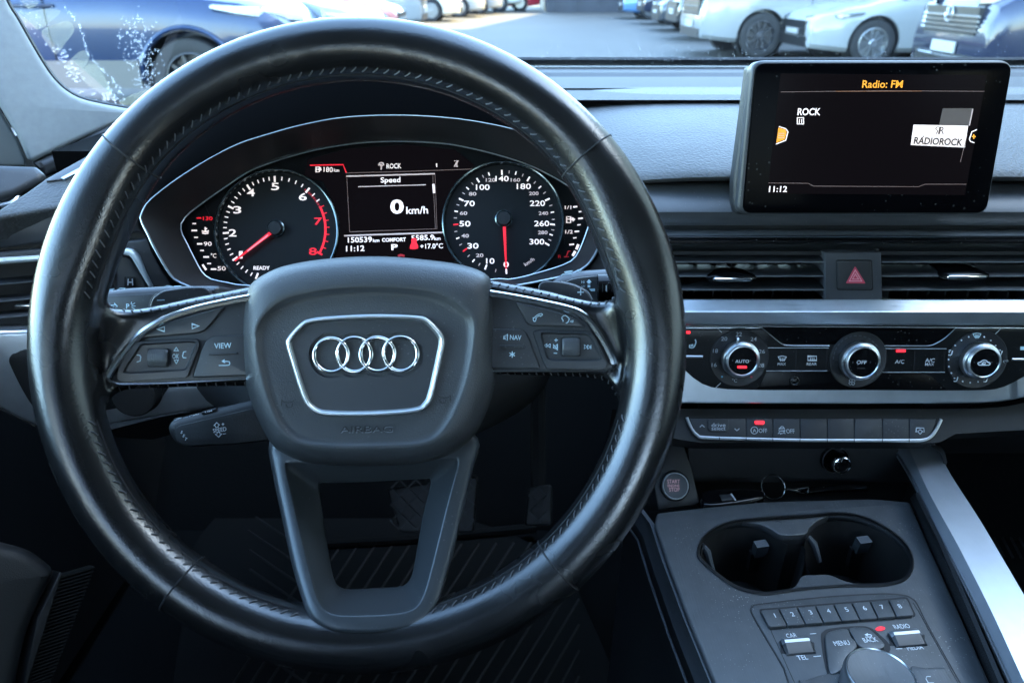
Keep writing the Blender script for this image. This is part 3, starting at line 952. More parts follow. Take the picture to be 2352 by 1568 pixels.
def wslab(pts, hb, ht):
    m = MB()
    top = on(W, pts, ht); bot = [p + W.n * (hb - ht) for p in top]
    m.loft([bot, top], True, True, True)
    mb.add(m.v, m.f)
lsp_ = zz(A8, [(1420, 130), (1330, 137), (1100, 182), (820, 238), (560, 297), (380, 330), (230, 335), (120, 292), (60, 200), (-120, 100), (-260, 400), (-260, 900), (-120, 1250), (60, 1260), (150, 1080), (215, 1005), (320, 985), (500, 978), (800, 968), (1290, 960), (1420, 955)])
rsp_ = zz(B2, [(100, 165), (215, 187), (500, 242), (800, 302), (1100, 382), (1300, 424), (1440, 430), (1560, 385), (1640, 270), (1700, 130), (1950, 200), (2100, 700), (2050, 1300), (1800, 1700), (1640, 1650), (1560, 1400), (1470, 1280), (1370, 1235), (1100, 1212), (700, 1205), (260, 1190), (100, 1190)])
def spoke(top, bot, panel, xin, xout):
    """leather spoke: upper and lower edge along the picture's x; its face climbs to the rim with the distance from the key panel"""
    def val(tab, x):
        for (x0, y0), (x1, y1) in zip(tab, tab[1:]):
            if min(x0, x1) - 1e-6 <= x <= max(x0, x1) + 1e-6: return y0 + (y1 - y0) * (x - x0) / (x1 - x0)
        return tab[0][1] if abs(x - tab[0][0]) < abs(x - tab[-1][0]) else tab[-1][1]
    def dist(x, y):
        best = 1e9; ins = False; p = Vector((x, y)); m_ = len(panel)
        for i in range(m_):
            a_, b_ = Vector(panel[i]), Vector(panel[(i + 1) % m_])
            t_ = max(0.0, min(1.0, (p - a_).dot(b_ - a_) / max(1e-9, (b_ - a_).length_squared)))
            best = min(best, (p - (a_ + (b_ - a_) * t_)).length)
            if (a_.y > y) != (b_.y > y) and x < (b_.x - a_.x) * (y - a_.y) / (b_.y - a_.y) + a_.x: ins = not ins
        return 0.0 if ins else best
    ss = lambda t_: (lambda q_: q_ * q_ * (3 - 2 * q_))(max(0.0, min(1.0, t_)))
    x0, x1 = top[0][0], top[-1][0]
    m = MB(); loops = []
    for k in range(81):
        x = x0 + (x1 - x0) * k / 80
        yt, yb = val(top, x), val(bot, x)
        n = 36
        lp = []
        g = ss((x - xin) / (xout - xin))
        for q in range(n + 1):
            y = yt + (yb - yt) * q / n
            h = -0.0135 + 0.0130 * g * ss(dist(x, y) / 120.0)
            e = min(q, n - q) / n
            h -= 0.004 * (1 - ss(e / 0.06))
            lp.append(W.hit(x, y, h))
        lp += [W.hit(x, yb - (yb - yt) * q / n, -0.036) for q in range(n + 1)]
        loops.append(lp)
    m.loft(loops, True, True, True)
    mb.add(m.v, m.f)
KPL = zz(A8, [(1330, 228), (1100, 272), (850, 330), (640, 400), (500, 470), (400, 545), (300, 660), (215, 770), (150, 885), (180, 920), (250, 945), (1330, 905)])
KPR = zz(B2, [(200, 335), (500, 385), (800, 445), (1000, 490), (1150, 540), (1270, 640), (1400, 830), (1520, 1080), (1500, 1130), (1420, 1158), (200, 1160)])
spoke([(600, 652), (574, 658), (511, 671), (433, 686), (362, 702), (312, 711), (271, 711), (243, 700), (226, 674), (212, 630), (195, 560), (172, 540)],
      [(600, 886), (563, 886), (428, 888), (345, 891), (295, 893), (268, 899), (250, 920), (226, 968), (207, 1020), (190, 1080), (172, 1090)], KPL, 400, 215)
spoke([(1110, 640), (1128, 642), (1190, 654), (1255, 667), (1320, 684), (1363, 693), (1393, 694), (1417, 685), (1434, 660), (1449, 625), (1470, 560), (1490, 540)],
      [(1110, 858), (1138, 859), (1233, 862), (1320, 864), (1376, 868), (1398, 878), (1417, 904), (1434, 958), (1450, 1015), (1470, 1080), (1490, 1090)], KPR, 1260, 1448)
# the rim swells where the lower spoke lands on it
me = bpy.data.meshes.new("tmp"); me.from_pydata([tuple(v) for v in mb.v], [], mb.f)
bm = bmesh.new(); bm.from_mesh(me); bmesh.ops.remove_doubles(bm, verts=bm.verts, dist=1e-6); bmesh.ops.recalc_face_normals(bm, faces=bm.faces); bm.to_mesh(me); bm.free()
tmp = bpy.data.objects.new("tmp", me); COL.objects.link(tmp)
md = tmp.modifiers.new("r", 'REMESH'); md.mode = 'VOXEL'; md.voxel_size = 0.0016; md.use_smooth_shade = True
md2 = tmp.modifiers.new("s", 'SMOOTH'); md2.factor = 0.5; md2.iterations = 45
bpy.context.view_layer.update()
lm = bpy.data.meshes.new_from_object(tmp.evaluated_get(bpy.context.evaluated_depsgraph_get()))
bpy.data.objects.remove(tmp)
org = ORG[wheel.name]
BV = BVHTree.FromPolygons([v.co.copy() for v in lm.vertices], [tuple(p.vertices) for p in lm.polygons])
lm.transform(Matrix.Translation(-org)); lm.name = "leather_rim"
for p in lm.polygons: p.use_smooth = True
rim = link("leather_rim", lm, LEATHER, wheel)

def snap(p, off=0.0):
    co, nrm, i, d = BV.find_nearest(p)
    if nrm.dot(p - co) < 0 and d > 1e-5 and nrm.dot(W.n) < -0.2: pass
    return co + nrm * off, nrm
# seams across the rim
for ang in (140.2, 39.7, 233.4, -47.9):
    a = R(ang)
    pts = []
    for r_, h_ in sec:
        p, _ = snap(rim_pt(a, RM + r_ * 1.12, h_ * 1.12), 0.0001)
        pts.append(p)
    m2 = MB(); m2.tube(pts, 0.00055, 6, closed=True)
    m2.build("seam", GAP, rim)
# stitching round the inside of the rim and along the spokes
st = MB()
rng = random.Random(3)
def stitch(p0, p1):
    a, n1 = snap(p0, 0.0005); b, n2 = snap(p1, 0.0004)
    mid = (a + b) / 2 + (n1 + n2).normalized() * 0.0007
    q, _ = snap(mid, 0.0008)
    st.tube([a - n1 * 0.0007, a, q, b, b - n2 * 0.0007], [0.00022, 0.00032, 0.00036, 0.00032, 0.00022], 5)
def edge_stitch(path, dirx):
    pass
ns = 160
for k in range(ns):
    deg = 360 * k / ns
    d2 = deg if deg <= 180 else deg - 360
    if abs(d2 + 90) < 13.5: continue
    if -15 < d2 < 11 or d2 > 169 or d2 < -165: continue
    a = R(deg)
    j = rng.uniform(-0.12, 0.12)
    rs = RM - 0.0152 + 0.0004 * math.sin(k)
    stitch(rim_pt(a, rs + 0.0016, 0.0090), rim_pt(a + 0.019 + 0.004 * j, rs + 0.0001, 0.0066))
sl_ = resample(zz(A8, [(1330, 150), (1100, 192), (820, 248), (560, 305), (380, 335), (230, 338), (120, 300), (70, 230), (40, 100)]), 20, False)
sr_ = resample(zz(B2, [(215, 195), (500, 250), (800, 312), (1100, 392), (1300, 432), (1440, 436), (1560, 395), (1640, 280), (1690, 100)]), 20, False)
for pth, s in ((sl_, 1), (sr_, -1)):
    for (x, y) in pth:
        stitch(W.hit(x + 2 * s, y + 4, -0.0130), W.hit(x - 3 * s, y, -0.0150))
bl_ = resample(zz(A8, [(240, 992), (400, 982), (800, 972), (1280, 962)]), 14, False)
br_ = resample(zz(B2, [(300, 1192), (700, 1210), (1100, 1218), (1370, 1240), (1470, 1285), (1550, 1400)]), 18, False)
for pth in (bl_, br_):
    for (x, y) in pth:
        stitch(W.hit(x, y - 3, -0.0140), W.hit(x + 3, y + 1, -0.0170))
st.build("stitching", THREAD, rim, kind='stuff')
# fine seam line between the leather edges
for a0, a1 in ((12, 168), (196, 256), (-76, -16)):
    pts = []
    for k in range(70):
        a = R(a0 + (a1 - a0) * k / 69)
        p, _ = snap(rim_pt(a, RM - 0.0162, 0.0042), 0.0)
        pts.append(p)
    m2 = MB(); m2.tube(pts, 0.0005, 5); m2.build("seam_line", GAP, rim)

# ---- airbag cover
AC = B1(1000, 800)
NA = 200
AO = polar(catmull(zz(B1, [(100, 235), (180, 170), (330, 100), (560, 52), (850, 24), (1150, 20), (1450, 45), (1700, 80), (1860, 130), (1935, 190), (1955, 300), (1968, 500), (1962, 800), (1975, 950), (1945, 1100), (1865, 1300), (1765, 1440), (1630, 1530), (1450, 1590), (1200, 1618), (850, 1622), (560, 1600), (370, 1535), (250, 1440), (130, 1200), (55, 960), (36, 700), (42, 450), (62, 320)]), 4), AC, NA)
AI = polar(catmull(zz(B1, [(560, 300), (800, 268), (1100, 262), (1400, 285), (1580, 330), (1720, 420), (1800, 520), (1795, 700), (1745, 950), (1660, 1180), (1560, 1350), (1440, 1430), (1200, 1455), (800, 1460), (520, 1440), (400, 1380), (310, 1260), (230, 1050), (170, 800), (145, 620), (180, 510), (260, 420), (380, 345)]), 4), AC, NA)
mb = MB()
def upn(p):   # 1 at the top of the cover, 0 at the bottom
    return max(0.0, min(1.0, (AC[1] + 60 - p[1]) / 220))
def aloop(pts, hf):
    return [W.hit(p[0], p[1], hf(p) if callable(hf) else hf) for p in pts]
cen = [AC] * NA
ab = [aloop(lerp2(AO, cen, 0.02), -0.050), aloop(AO, -0.034), aloop(AO, -0.018),
      aloop(lerp2(AO, AI, 0.06), -0.0115), aloop(lerp2(AO, AI, 0.16), -0.0070), aloop(lerp2(AO, AI, 0.32), -0.0030), aloop(lerp2(AO, AI, 0.55), -0.0002),
      aloop(lerp2(AO, AI, 0.80), 0.0013), aloop(lerp2(AO, AI, 0.94), 0.0016), aloop(AI, 0.0012)]
step = lambda p: 0.0012 - (0.0012 + 0.0030 * upn(p))
ab += [aloop(lerp2(AI, cen, 0.030), lambda p: 0.0004 - 0.5 * (0.0010 + 0.0030 * upn(p))), aloop(lerp2(AI, cen, 0.075), lambda p: step(p) + 0.0002), aloop(lerp2(AI, cen, 0.12), step), aloop(lerp2(AI, cen, 0.5), -0.0012), aloop(lerp2(AI, cen, 0.97), -0.0012)]
mb.loft(ab, True, False, True)
cover = mb.build("airbag_cover", AIRBAG, wheel, sharp=60)
# frame of the badge
FO = polar(catmull(zz(B1, [(555, 492), (800, 468), (1100, 458), (1380, 470), (1452, 490), (1500, 530), (1560, 600), (1586, 660), (1572, 760), (1500, 1080), (1455, 1165), (1390, 1212), (1200, 1236), (900, 1247), (690, 1240), (600, 1222), (530, 1165), (480, 1060), (400, 800), (370, 690), (382, 640), (470, 540)]), 4), AC, NA)
k1 = 0.31884 * 0.9408
FI = inset(FO, 50 * k1)
def floop(t, h): return aloop(lerp2(FO, FI, t), h)
mb = MB()
mb.loft([floop(-0.05, -0.004), floop(0.0, 0.0004), floop(0.05, 0.0019), floop(0.14, 0.0026), floop(0.40, 0.0029), floop(0.62, 0.0025), floop(0.72, 0.0018), floop(0.84, 0.0006), floop(1.0, 0.0002), floop(1.02, -0.004)])
mb.build("badge_frame", CHROMER, cover, sharp=70)
ring_c = [B1(717, 774), B1(895, 771), B1(1073, 768), B1(1249, 766)]
RO, RI_ = 130 * k1, 173 * k1
def union_outline(r, n=64):
    seq = []
    def free(p, i): return all((p[0] - c[0]) ** 2 + (p[1] - c[1]) ** 2 >= r * r - 1e-6 for j, c in enumerate(ring_c) if j != i)
    top = []; bot = []
    for i, c in enumerate(ring_c):
        for k in range(n):
            a = math.pi - math.pi * k / (n - 1)
            p = (c[0] + r * math.cos(a), c[1] - r * math.sin(a))
            if free(p, i): top.append(p)
        for k in range(n):
            a = math.pi - math.pi * k / (n - 1)
            p = (c[0] + r * math.cos(a), c[1] + r * math.sin(a))
            if free(p, i): bot.append(p)
    return top + bot[::-1]
UO = union_outline(RI_)
plateo = plate("badge_plate", W, lerp2(FI, [AC] * NA, -0.01), -0.004, 0.0004, SOFT, cover, bev=0.0, holes=[UO])
mb = MB(); plate("x", W, lerp2(UO, [AC] * len(UO), -0.02), -0.004, -0.0016, None, None, mb=mb); mb.build("badge_pocket", SOFT, cover, smooth=False)
for i, c in enumerate(ring_c):
    mb = MB()
    rr = RO * W.px(*c)
    cc = W.hit(*c, 0.0)
    pts = []
    for k in range(64):
        a = 2 * math.pi * k / 64
        wv = 0.00045 * math.sin(2 * a + (i % 2) * math.pi)
        pts.append(cc + W.u * rr * math.cos(a) + W.v * rr * math.sin(a) + W.n * (0.0004 + wv))
    mb.tube(pts, 14.5 * k1 * MPP, 10, closed=True, up=W.n, ell=(0.8, 1.0))
    mb.build("badge_ring", CHROME, cover)
text("airbag_lettering", W, *B1(985, 1338), "AIRBAG", 48 * k1, GAP, cover, h=0.0008, width=400 * k1, bold=-0.004, rot=0.8, shear=0.0)
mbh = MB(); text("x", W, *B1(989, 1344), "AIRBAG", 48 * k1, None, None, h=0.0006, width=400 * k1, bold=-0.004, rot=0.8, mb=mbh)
mbh.build("airbag_lettering_glint", EMBOSSLIT, cover, smooth=False)  # paler offset copy paints the lit lower edge of the embossed letters
for cx, cy, s in ((390, 1145, 1), (1575, 1110, -1)):
    q = lambda a, b: B1(cx + a * s, cy + b)
    strokes("horn_symbol", W, [[q(-55, 15), q(-52, -30), q(-38, -12), q(-8, -8), q(28, -14), q(44, -30)],
                               catmull([q(-20, 2), q(-14, 24), q(4, 30), q(24, 22), q(28, 0)], 4, False)], 5 * k1, 0.0010, GAP, cover)

# ---- lower spoke
BC = B8(960, 540)
NB = 160
bo = polar(catmull(zz(B8, [(375, -20), (390, 180), (440, 420), (500, 700), (555, 890), (592, 985), (645, 1045), (730, 1085), (850, 1100), (1000, 1099), (1140, 1080), (1245, 1040), (1315, 965), (1355, 880), (1430, 620), (1492, 360), (1540, 150), (1572, -20), (1400, -90), (960, -110), (550, -90)]), 4), BC, NB)
bc = polar(catmull(zz(B8, [(466, 140), (500, 300), (560, 560), (620, 800), (655, 910), (700, 962), (770, 985), (900, 986), (1080, 977), (1185, 955), (1240, 900), (1285, 770), (1370, 430), (1430, 200), (1452, 100), (1400, 95), (960, 130), (520, 118)]), 4), BC, NB)
bi = polar(catmull(zz(B8, [(658, 240), (680, 420), (720, 680), (745, 790), (785, 832), (850, 840), (1000, 832), (1130, 822), (1180, 780), (1205, 690), (1250, 430), (1298, 225), (1270, 208), (960, 225), (700, 232)]), 4), BC, NB)
hy = lambda y: -0.026 + max(0.0, (y - 1030) / 426) ** 1.3 * 0.041
def bl(pts, dh): return [W.hit(p[0], p[1], hy(p[1]) + dh) for p in pts]
mb = MB()
mb.loft([bl(bo, -0.026), bl(bo, -0.006), bl(lerp2(bo, bc, 0.04), -0.0028), bl(lerp2(bo, bc, 0.14), -0.0008), bl(lerp2(bo, bc, 0.3), 0.0), bl(lerp2(bo, bc, 0.86), 0.0018), bl(lerp2(bo, bc, 0.96), 0.0016), bl(bc, 0.0008),
         bl(lerp2(bc, bi, 0.10), -0.0015), bl(lerp2(bc, bi, 0.93), -0.0165), bl(bi, -0.0185), bl(bi, -0.030)])
mb.build("lower_spoke", SPOKE, wheel, sharp=50)

# ---- multifunction buttons
kA, kB = 0.2934 * 0.9408, 0.22956 * 0.9408
def keypad(z, k, outline, trim, keys, scroll, scoop, roller, lower):
    base = plate("key_panel", W, outline, -0.030, -0.0112, SOFT, wheel, bev=0.0006)
    mbt = MB()
    tp = catmull(trim, 5, False)
    mbt.tube([W.hit(x, y, -0.0090) for x, y in tp], 0.0021, 8, up=W.n, ell=(0.8, 1.05))
    mbt.build("trim_strip", CHROME, base)
    mbt = MB()
    mbt.tube([W.hit(x, y, -0.0115) for x, y in lower], 0.0009, 6)
    mbt.build("trim_strip", CHROME, base)
    for pts in keys:
        f = fillet(pts, 5)
        plate("key_gap_shade", W, inset(f, -1.1), -0.02, -0.0108, GAP, base)  # black plate paints the shade in the gap round each key
        plate("key", W, f, -0.02, -0.0098, BUTTON, base, bev=0.0007)
    f = fillet(scroll, 6); n = 72
    fo = resample(f, n)
    c = (sum(p[0] for p in f) / len(f), sum(p[1] for p in f) / len(f))
    fo = polar(f, c, n); fs = polar(fillet(scoop, 6), c, n)
    plate("key_gap_shade", W, inset(fo, -1.1), -0.02, -0.0108, GAP, base)
    mbk = MB()
    mbk.loft([on(W, fo, -0.02), on(W, fo, -0.0092), on(W, inset(fo, 0.8), -0.0086), on(W, lerp2(fo, fs, 0.9), -0.0084), on(W, fs, -0.0088), on(W, inset(fs, 3.0), -0.0103), on(W, lerp2(fs, [c] * n, 0.95), -0.0105)], True, False, True)
    key = mbk.build("key", BUTTON, base)
    x0, y0, x1, y1 = roller
    plate("roller_slot", W, fillet([(x0 - 1, y0 - 1), (x1 + 1, y0 - 1), (x1 + 1, y1 + 1), (x0 - 1, y1 + 1)], 3), -0.02, -0.0102, GAP, key)
    mbr = MB()
    nx, ny = 22, 22
    loops = []
    rad = 0.5 * (y1 - y0) * MPP * 1.10
    cm = W.hit((x0 + x1) / 2, (y0 + y1) / 2, -0.0086)
    hw = 0.5 * (x1 - x0) * MPP
    for j in range(ny * 2 + 1):
        a = R(-66 + 132 * j / (ny * 2))
        lp = []
        for i in range(nx + 1):
            bump = -0.00022 if (j % 4 == 3) or (i % 2 == 1) else 0.0
            rr = rad + bump - 0.0010 * abs(2 * i / nx - 1) ** 6
            lp.append(cm + W.u * (hw * (2 * i / nx - 1)) + W.v * (rr * math.sin(a)) + W.n * (rr * math.cos(a) * 0.55 - rad * 0.20))
        loops.append(lp)
    mbr.loft(loops, closed=False)
    mbr.build("roller", ROLLER, key, smooth=False)
    return base, key

panL, keyL = keypad(A8, kA,
    zz(A8, [(1330, 235), (1100, 285), (850, 350), (600, 430), (440, 540), (300, 690), (170, 870), (180, 915), (240, 945), (1330, 900)]),
    zz(A8, [(1330, 228), (1100, 272), (850, 330), (640, 400), (500, 470), (400, 545), (300, 660), (215, 770), (160, 860), (150, 885)]),
    [zz(A8, [(398, 566), (455, 510), (620, 440), (880, 365), (1115, 302), (1010, 440), (955, 498), (905, 520)]),
     zz(A8, [(1330, 528), (1020, 548), (965, 585), (930, 650), (852, 892), (1330, 872)])],
    zz(A8, [(352, 600), (375, 590), (880, 566), (915, 588), (905, 640), (805, 893), (260, 925), (215, 895), (240, 800)]),
    zz(A8, [(425, 612), (890, 585), (880, 620), (800, 830), (275, 858), (290, 815)]),
    (*A8(482, 650), *A8(652, 802)),
    zz(A8, [(150, 888), (170, 920), (250, 945), (600, 940), (1330, 902)]))
panR, keyR = keypad(B2, kB,
    zz(B2, [(200, 345), (500, 405), (800, 468), (1050, 530), (1220, 640), (1350, 820), (1510, 1080), (1500, 1120), (1400, 1150), (200, 1150)]),
    zz(B2, [(200, 335), (500, 385), (800, 445), (1000, 490), (1150, 540), (1270, 640), (1400, 830), (1490, 1000), (1520, 1080)]),
    [zz(B2, [(475, 425), (700, 475), (950, 540), (1110, 600), (1215, 690), (640, 672), (595, 645)]),
     zz(B2, [(200, 705), (530, 710), (590, 755), (740, 1130), (200, 1130)])],
    zz(B2, [(662, 745), (690, 722), (1270, 742), (1320, 790), (1455, 1080), (1440, 1118), (1380, 1135), (800, 1132), (770, 1060)]),
    zz(B2, [(735, 748), (1240, 762), (1275, 800), (1385, 1020), (1370, 1045), (850, 1045), (800, 1010)]),
    (*B2(965, 800), *B2(1160, 998)),
    zz(B2, [(1522, 1090), (1500, 1130), (1420, 1158), (1000, 1160), (200, 1160)]))
HK = -0.0096
tri = lambda z, *p: [*zz(z, p), z(*p[0])]
strokes("arrow_symbol", W, [tri(A8, (555, 488), (618, 468), (618, 508))], 1.7, HK, TEAL, panL)
strokes("arrow_symbol", W, [tri(A8, (848, 445), (905, 462), (848, 485))], 1.7, HK, TEAL, panL)
text("view_lettering", W, *A8(1104, 626), "VIEW", 44 * kA, TEAL, panL, h=HK, width=142 * kA, rot=2, bold=0.004)
plate("rib", W, fillet(zz(A8, [(985, 690), (1222, 680), (1222, 696), (985, 708)]), 2), -0.0105, -0.0086, BUTTON, panL, bev=0.0005)
strokes("return_symbol", W, [catmull(zz(A8, [(1070, 790), (1140, 789), (1158, 782), (1160, 766), (1148, 757), (1105, 755)]), 3, False), zz(A8, [(1120, 742), (1100, 754), (1122, 768)])], 1.9, HK, TEAL, panL)
HS = -0.0101
strokes("bracket_symbol", W, [zz(A8, [(388, 703), (412, 705), (421, 718), (416, 752), (388, 762)]), zz(A8, [(800, 673), (777, 678), (768, 712), (775, 725), (800, 727)])], 1.7, HS, TEAL, keyL)
strokes("scroll_symbol", W, [tri(A8, (698, 668), (735, 668), (716, 640)), tri(A8, (700, 745), (733, 745), (717, 775))], 1.4, HS, TEAL, keyL)
text("ok_lettering", W, *A8(712, 714), "OK", 40 * kA, TEAL, keyL, h=HS, width=56 * kA, bold=0.0)
strokes("phone_symbol", W, [catmull(zz(B2, [(662, 590), (664, 622), (682, 628), (692, 604), (690, 592), (725, 566), (736, 574), (758, 560), (752, 548), (722, 552), (690, 570), (672, 592)]), 3)], 1.3, HK, TEAL, panR, closed=True)
strokes("voice_symbol", W, [catmull(zz(B2, [(978, 632), (978, 612), (966, 600), (970, 580), (995, 567), (1020, 574), (1034, 592), (1048, 604), (1038, 614), (1040, 630), (1024, 636), (1022, 648), (1008, 645)]), 3, False),
                            zz(B2, [(1060, 622), (1060, 636)]), zz(B2, [(1072, 618), (1072, 640)]), zz(B2, [(1084, 614), (1084, 642)])], 1.3, HK, TEAL, panR)
strokes("speaker_symbol", W, [[*zz(B2, [(350, 782), (362, 782), (386, 765), (386, 832), (362, 815), (350, 815)]), B2(350, 782)], zz(B2, [(362, 782), (362, 815)])], 1.3, HK, TEAL, panR)
text("nav_lettering", W, *B2(474, 800), "NAV", 50 * kB, TEAL, panR, h=HK, width=120 * kB, rot=-2, bold=0.004)
plate("rib", W, fillet(zz(B2, [(308, 878), (570, 882), (572, 908), (308, 905)]), 2), -0.0105, -0.0086, BUTTON, panR, bev=0.0005)
c = (438, 980)
strokes("star_symbol", W, [zz(B2, [(c[0] - 33 * math.cos(a), c[1] - 33 * math.sin(a)), (c[0] + 33 * math.cos(a), c[1] + 33 * math.sin(a))]) for a in (R(90), R(30), R(-30))], 2.0, HK, TEAL, panR)
strokes("skip_symbol", W, [zz(B2, [(770, 865), (770, 905)]), tri(B2, (806, 868), (806, 904), (776, 886)), tri(B2, (842, 868), (842, 906), (810, 887))], 1.4, HS, TEAL, keyR)
strokes("skip_symbol", W, [zz(B2, [(1276, 880), (1274, 924)]), tri(B2, (1206, 878), (1206, 920), (1238, 900)), tri(B2, (1240, 880), (1240, 922), (1272, 901))], 1.4, HS, TEAL, keyR)
strokes("volume_symbol", W, [zz(B2, [(884, 828), (924, 828)]), zz(B2, [(904, 810), (904, 846)]), zz(B2, [(880, 966), (914, 967)]), zz(B2, [(873, 872), (920, 928)]),
                             [*zz(B2, [(878, 892), (892, 892), (916, 870), (918, 936), (892, 912), (878, 912)]), B2(878, 892)]], 1.6, HS, TEAL, keyR)

# ---- shift paddles
pl_ = plate("shift_paddle", W, fillet(zz(A8, [(470, 420), (490, 300), (520, 222), (600, 168), (780, 142), (945, 136), (1000, 170), (1010, 420)]), 8), -0.048, -0.044, SOFT, wheel, bev=0.0012)
strokes("minus_symbol", W, [zz(A8, [(556, 248), (620, 246)])], 2.4, -0.0437, TEAL, pl_)
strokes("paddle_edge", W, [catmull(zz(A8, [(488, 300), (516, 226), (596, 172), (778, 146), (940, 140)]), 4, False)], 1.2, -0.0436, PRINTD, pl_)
pr_ = plate("shift_paddle", W, fillet(zz(B2, [(700, 420), (715, 262), (732, 222), (790, 195), (950, 206), (1100, 238), (1225, 300), (1290, 395), (1290, 480)]), 8), -0.048, -0.044, SOFT, wheel, bev=0.0012)
strokes("plus_symbol", W, [zz(B2, [(1132, 320), (1200, 318)]), zz(B2, [(1166, 285), (1166, 352)])], 2.2, -0.0437, TEAL, pr_)
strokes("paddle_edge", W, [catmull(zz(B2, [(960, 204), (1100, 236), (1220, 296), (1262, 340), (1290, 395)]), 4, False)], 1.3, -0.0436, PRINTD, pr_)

# ---- steering column and its stalks
colm = thing("steering_column", "black steering column shroud behind the wheel hub", "steering column", W.hit(850, 900, -0.2))
mb = MB()
cs = circle(850, 870, 190, 200, 40)
mb.loft([on(W, cs, -0.030), on(W, circle(850, 880, 215, 215, 40), -0.050), on(W, circle(850, 860, 300, 215, 40), -0.10), on(W, circle(850, 830, 420, 200, 40), -0.24)], True, True, True)
mb.build("shroud", BLACKPL, colm)

sg = thing("turn_signal_stalk", "black turn signal stalk with light symbols behind the left spoke", "stalk", W.hit(*A8(700, 250), -0.09))
b_ = plate("lever", W, fillet(zz(A8, [(62, 260), (72, 205), (112, 165), (300, 142), (620, 126), (1060, 122), (1100, 360), (560, 365), (130, 350), (80, 310)]), 10), -0.105, -0.070, SOFT, sg, bev=0.006, segs=4)
plate("face", W, fillet(zz(A8, [(92, 216), (500, 196), (1000, 180), (1000, 340), (560, 345), (130, 335), (95, 290)]), 6), -0.08, -0.0692, SOFT, sg, bev=0.0004)
text("parking_light_symbol", W, *A8(313, 298), "P", 42 * kA, TEAL, b_, h=-0.0688, bold=0.02)
strokes("parking_light_rays", W, [zz(A8, [(345, 296), (378, 296)]), zz(A8, [(345, 286), (374, 270)]), zz(A8, [(345, 306), (374, 322)]), zz(A8, [(340, 280), (345, 262)])], 1.6, -0.0688, TEAL, b_)
strokes("arrow_symbol", W, [[*zz(A8, [(150, 290), (200, 290), (200, 276), (226, 298), (202, 322), (200, 308), (160, 308)]), A8(150, 290)]], 1.8, -0.0688, TEAL, b_)
strokes("headlight_symbol", W, [zz(A8, [(118, 164), (200, 156)]), zz(A8, [(125, 172), (190, 166)]), [*zz(A8, [(225, 160), (250, 148), (292, 150), (268, 164)]), A8(225, 160)]], 1.8, -0.0745, TEAL, b_)
strokes("headlight_symbol", W, [[*zz(A8, [(615, 136), (640, 126), (682, 134), (650, 146)]), A8(615, 136)], zz(A8, [(700, 132), (760, 128)]), zz(A8, [(710, 140), (800, 134)])], 1.8, -0.0745, TEAL, b_)

wp = thing("wiper_stalk", "grey wiper stalk with black thumb wheel behind the right spoke", "stalk", W.hit(*B2(1400, 250), -0.09))
b2_ = plate("lever", W, fillet(zz(B2, [(800, 330), (900, 160), (1000, 122), (1200, 80), (1640, 52), (1900, 50), (1900, 460), (1290, 460), (1000, 420)]), 10), -0.105, -0.068, DASH, wp, bev=0.007, segs=4)
plate("face", W, fillet(zz(B2, [(1020, 205), (1120, 172), (1300, 150), (1640, 140), (1850, 140), (1850, 440), (1290, 440), (1200, 300)]), 6), -0.08, -0.0675, SOFT, wp, bev=0.0004)
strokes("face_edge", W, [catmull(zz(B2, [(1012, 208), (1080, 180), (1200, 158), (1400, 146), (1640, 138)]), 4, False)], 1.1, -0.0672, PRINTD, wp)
mb = MB(); cc = W.hit(*B2(1438, 275), -0.072)
hw = 125 * kB * MPP
mb.lathe(cc - W.u * hw, W.u, [(0.0085, 0), (0.0098, 0.0006), (0.0098, 2 * hw - 0.0006), (0.0085, 2 * hw)], 28)
mb.build("thumb_wheel", GLOSS, wp)
for xx in (1350, 1400, 1450, 1500, 1535):
    strokes("wheel_mark", W, [zz(B2, [(xx, 232), (xx, 318)])], 1.0, -0.0618, DARKPL, wp)
strokes("wheel_pointer", W, [zz(B2, [(1438, 245), (1438, 312)])], 1.6, -0.0617, PRINTD, wp)
text("hi_lo_lettering", W, *B2(1190, 212), "HI", 26 * kB, TEAL, wp, h=-0.0670)
text("hi_lo_lettering", W, *B2(1195, 254), "LO", 20 * kB, TEAL, wp, h=-0.0670)
poly_fill("arrow_symbol", W, zz(B2, [(1226, 212), (1255, 182), (1284, 212), (1268, 212), (1268, 228), (1240, 228), (1240, 212)]), -0.0670, TEAL, wp)
poly_fill("arrow_symbol", W, zz(B2, [(1240, 242), (1268, 242), (1268, 268), (1240, 268)]), -0.0670, TEAL, wp)
poly_fill("interval_mark", W, zz(B2, [(1255, 285), (1318, 280), (1318, 308), (1280, 308)]), -0.0670, TEAL, wp)
strokes("interval_mark", W, [zz(B2, [(1356, 200), (1358, 218)]), zz(B2, [(1485, 182), (1480, 204)]), zz(B2, [(1505, 180), (1500, 202)]), zz(B2, [(1525, 178), (1520, 200)])], 2.0, -0.0668, TEAL, wp)
strokes("wiper_symbol", W, [zz(B2, [(955, 145), (975, 128), (1075, 125)]), zz(B2, [(990, 105), (1050, 95), (1085, 92), (1060, 108), (1000, 112)]), [*zz(B2, [(1115, 92), (1140, 80), (1175, 84), (1150, 98)]), B2(1115, 92)], [*zz(B2, [(1535, 78), (1560, 68), (1590, 74), (1560, 84)]), B2(1535, 78)], zz(B2, [(1600, 90), (1640, 105)])], 2.0, -0.0712, TEAL, wp)

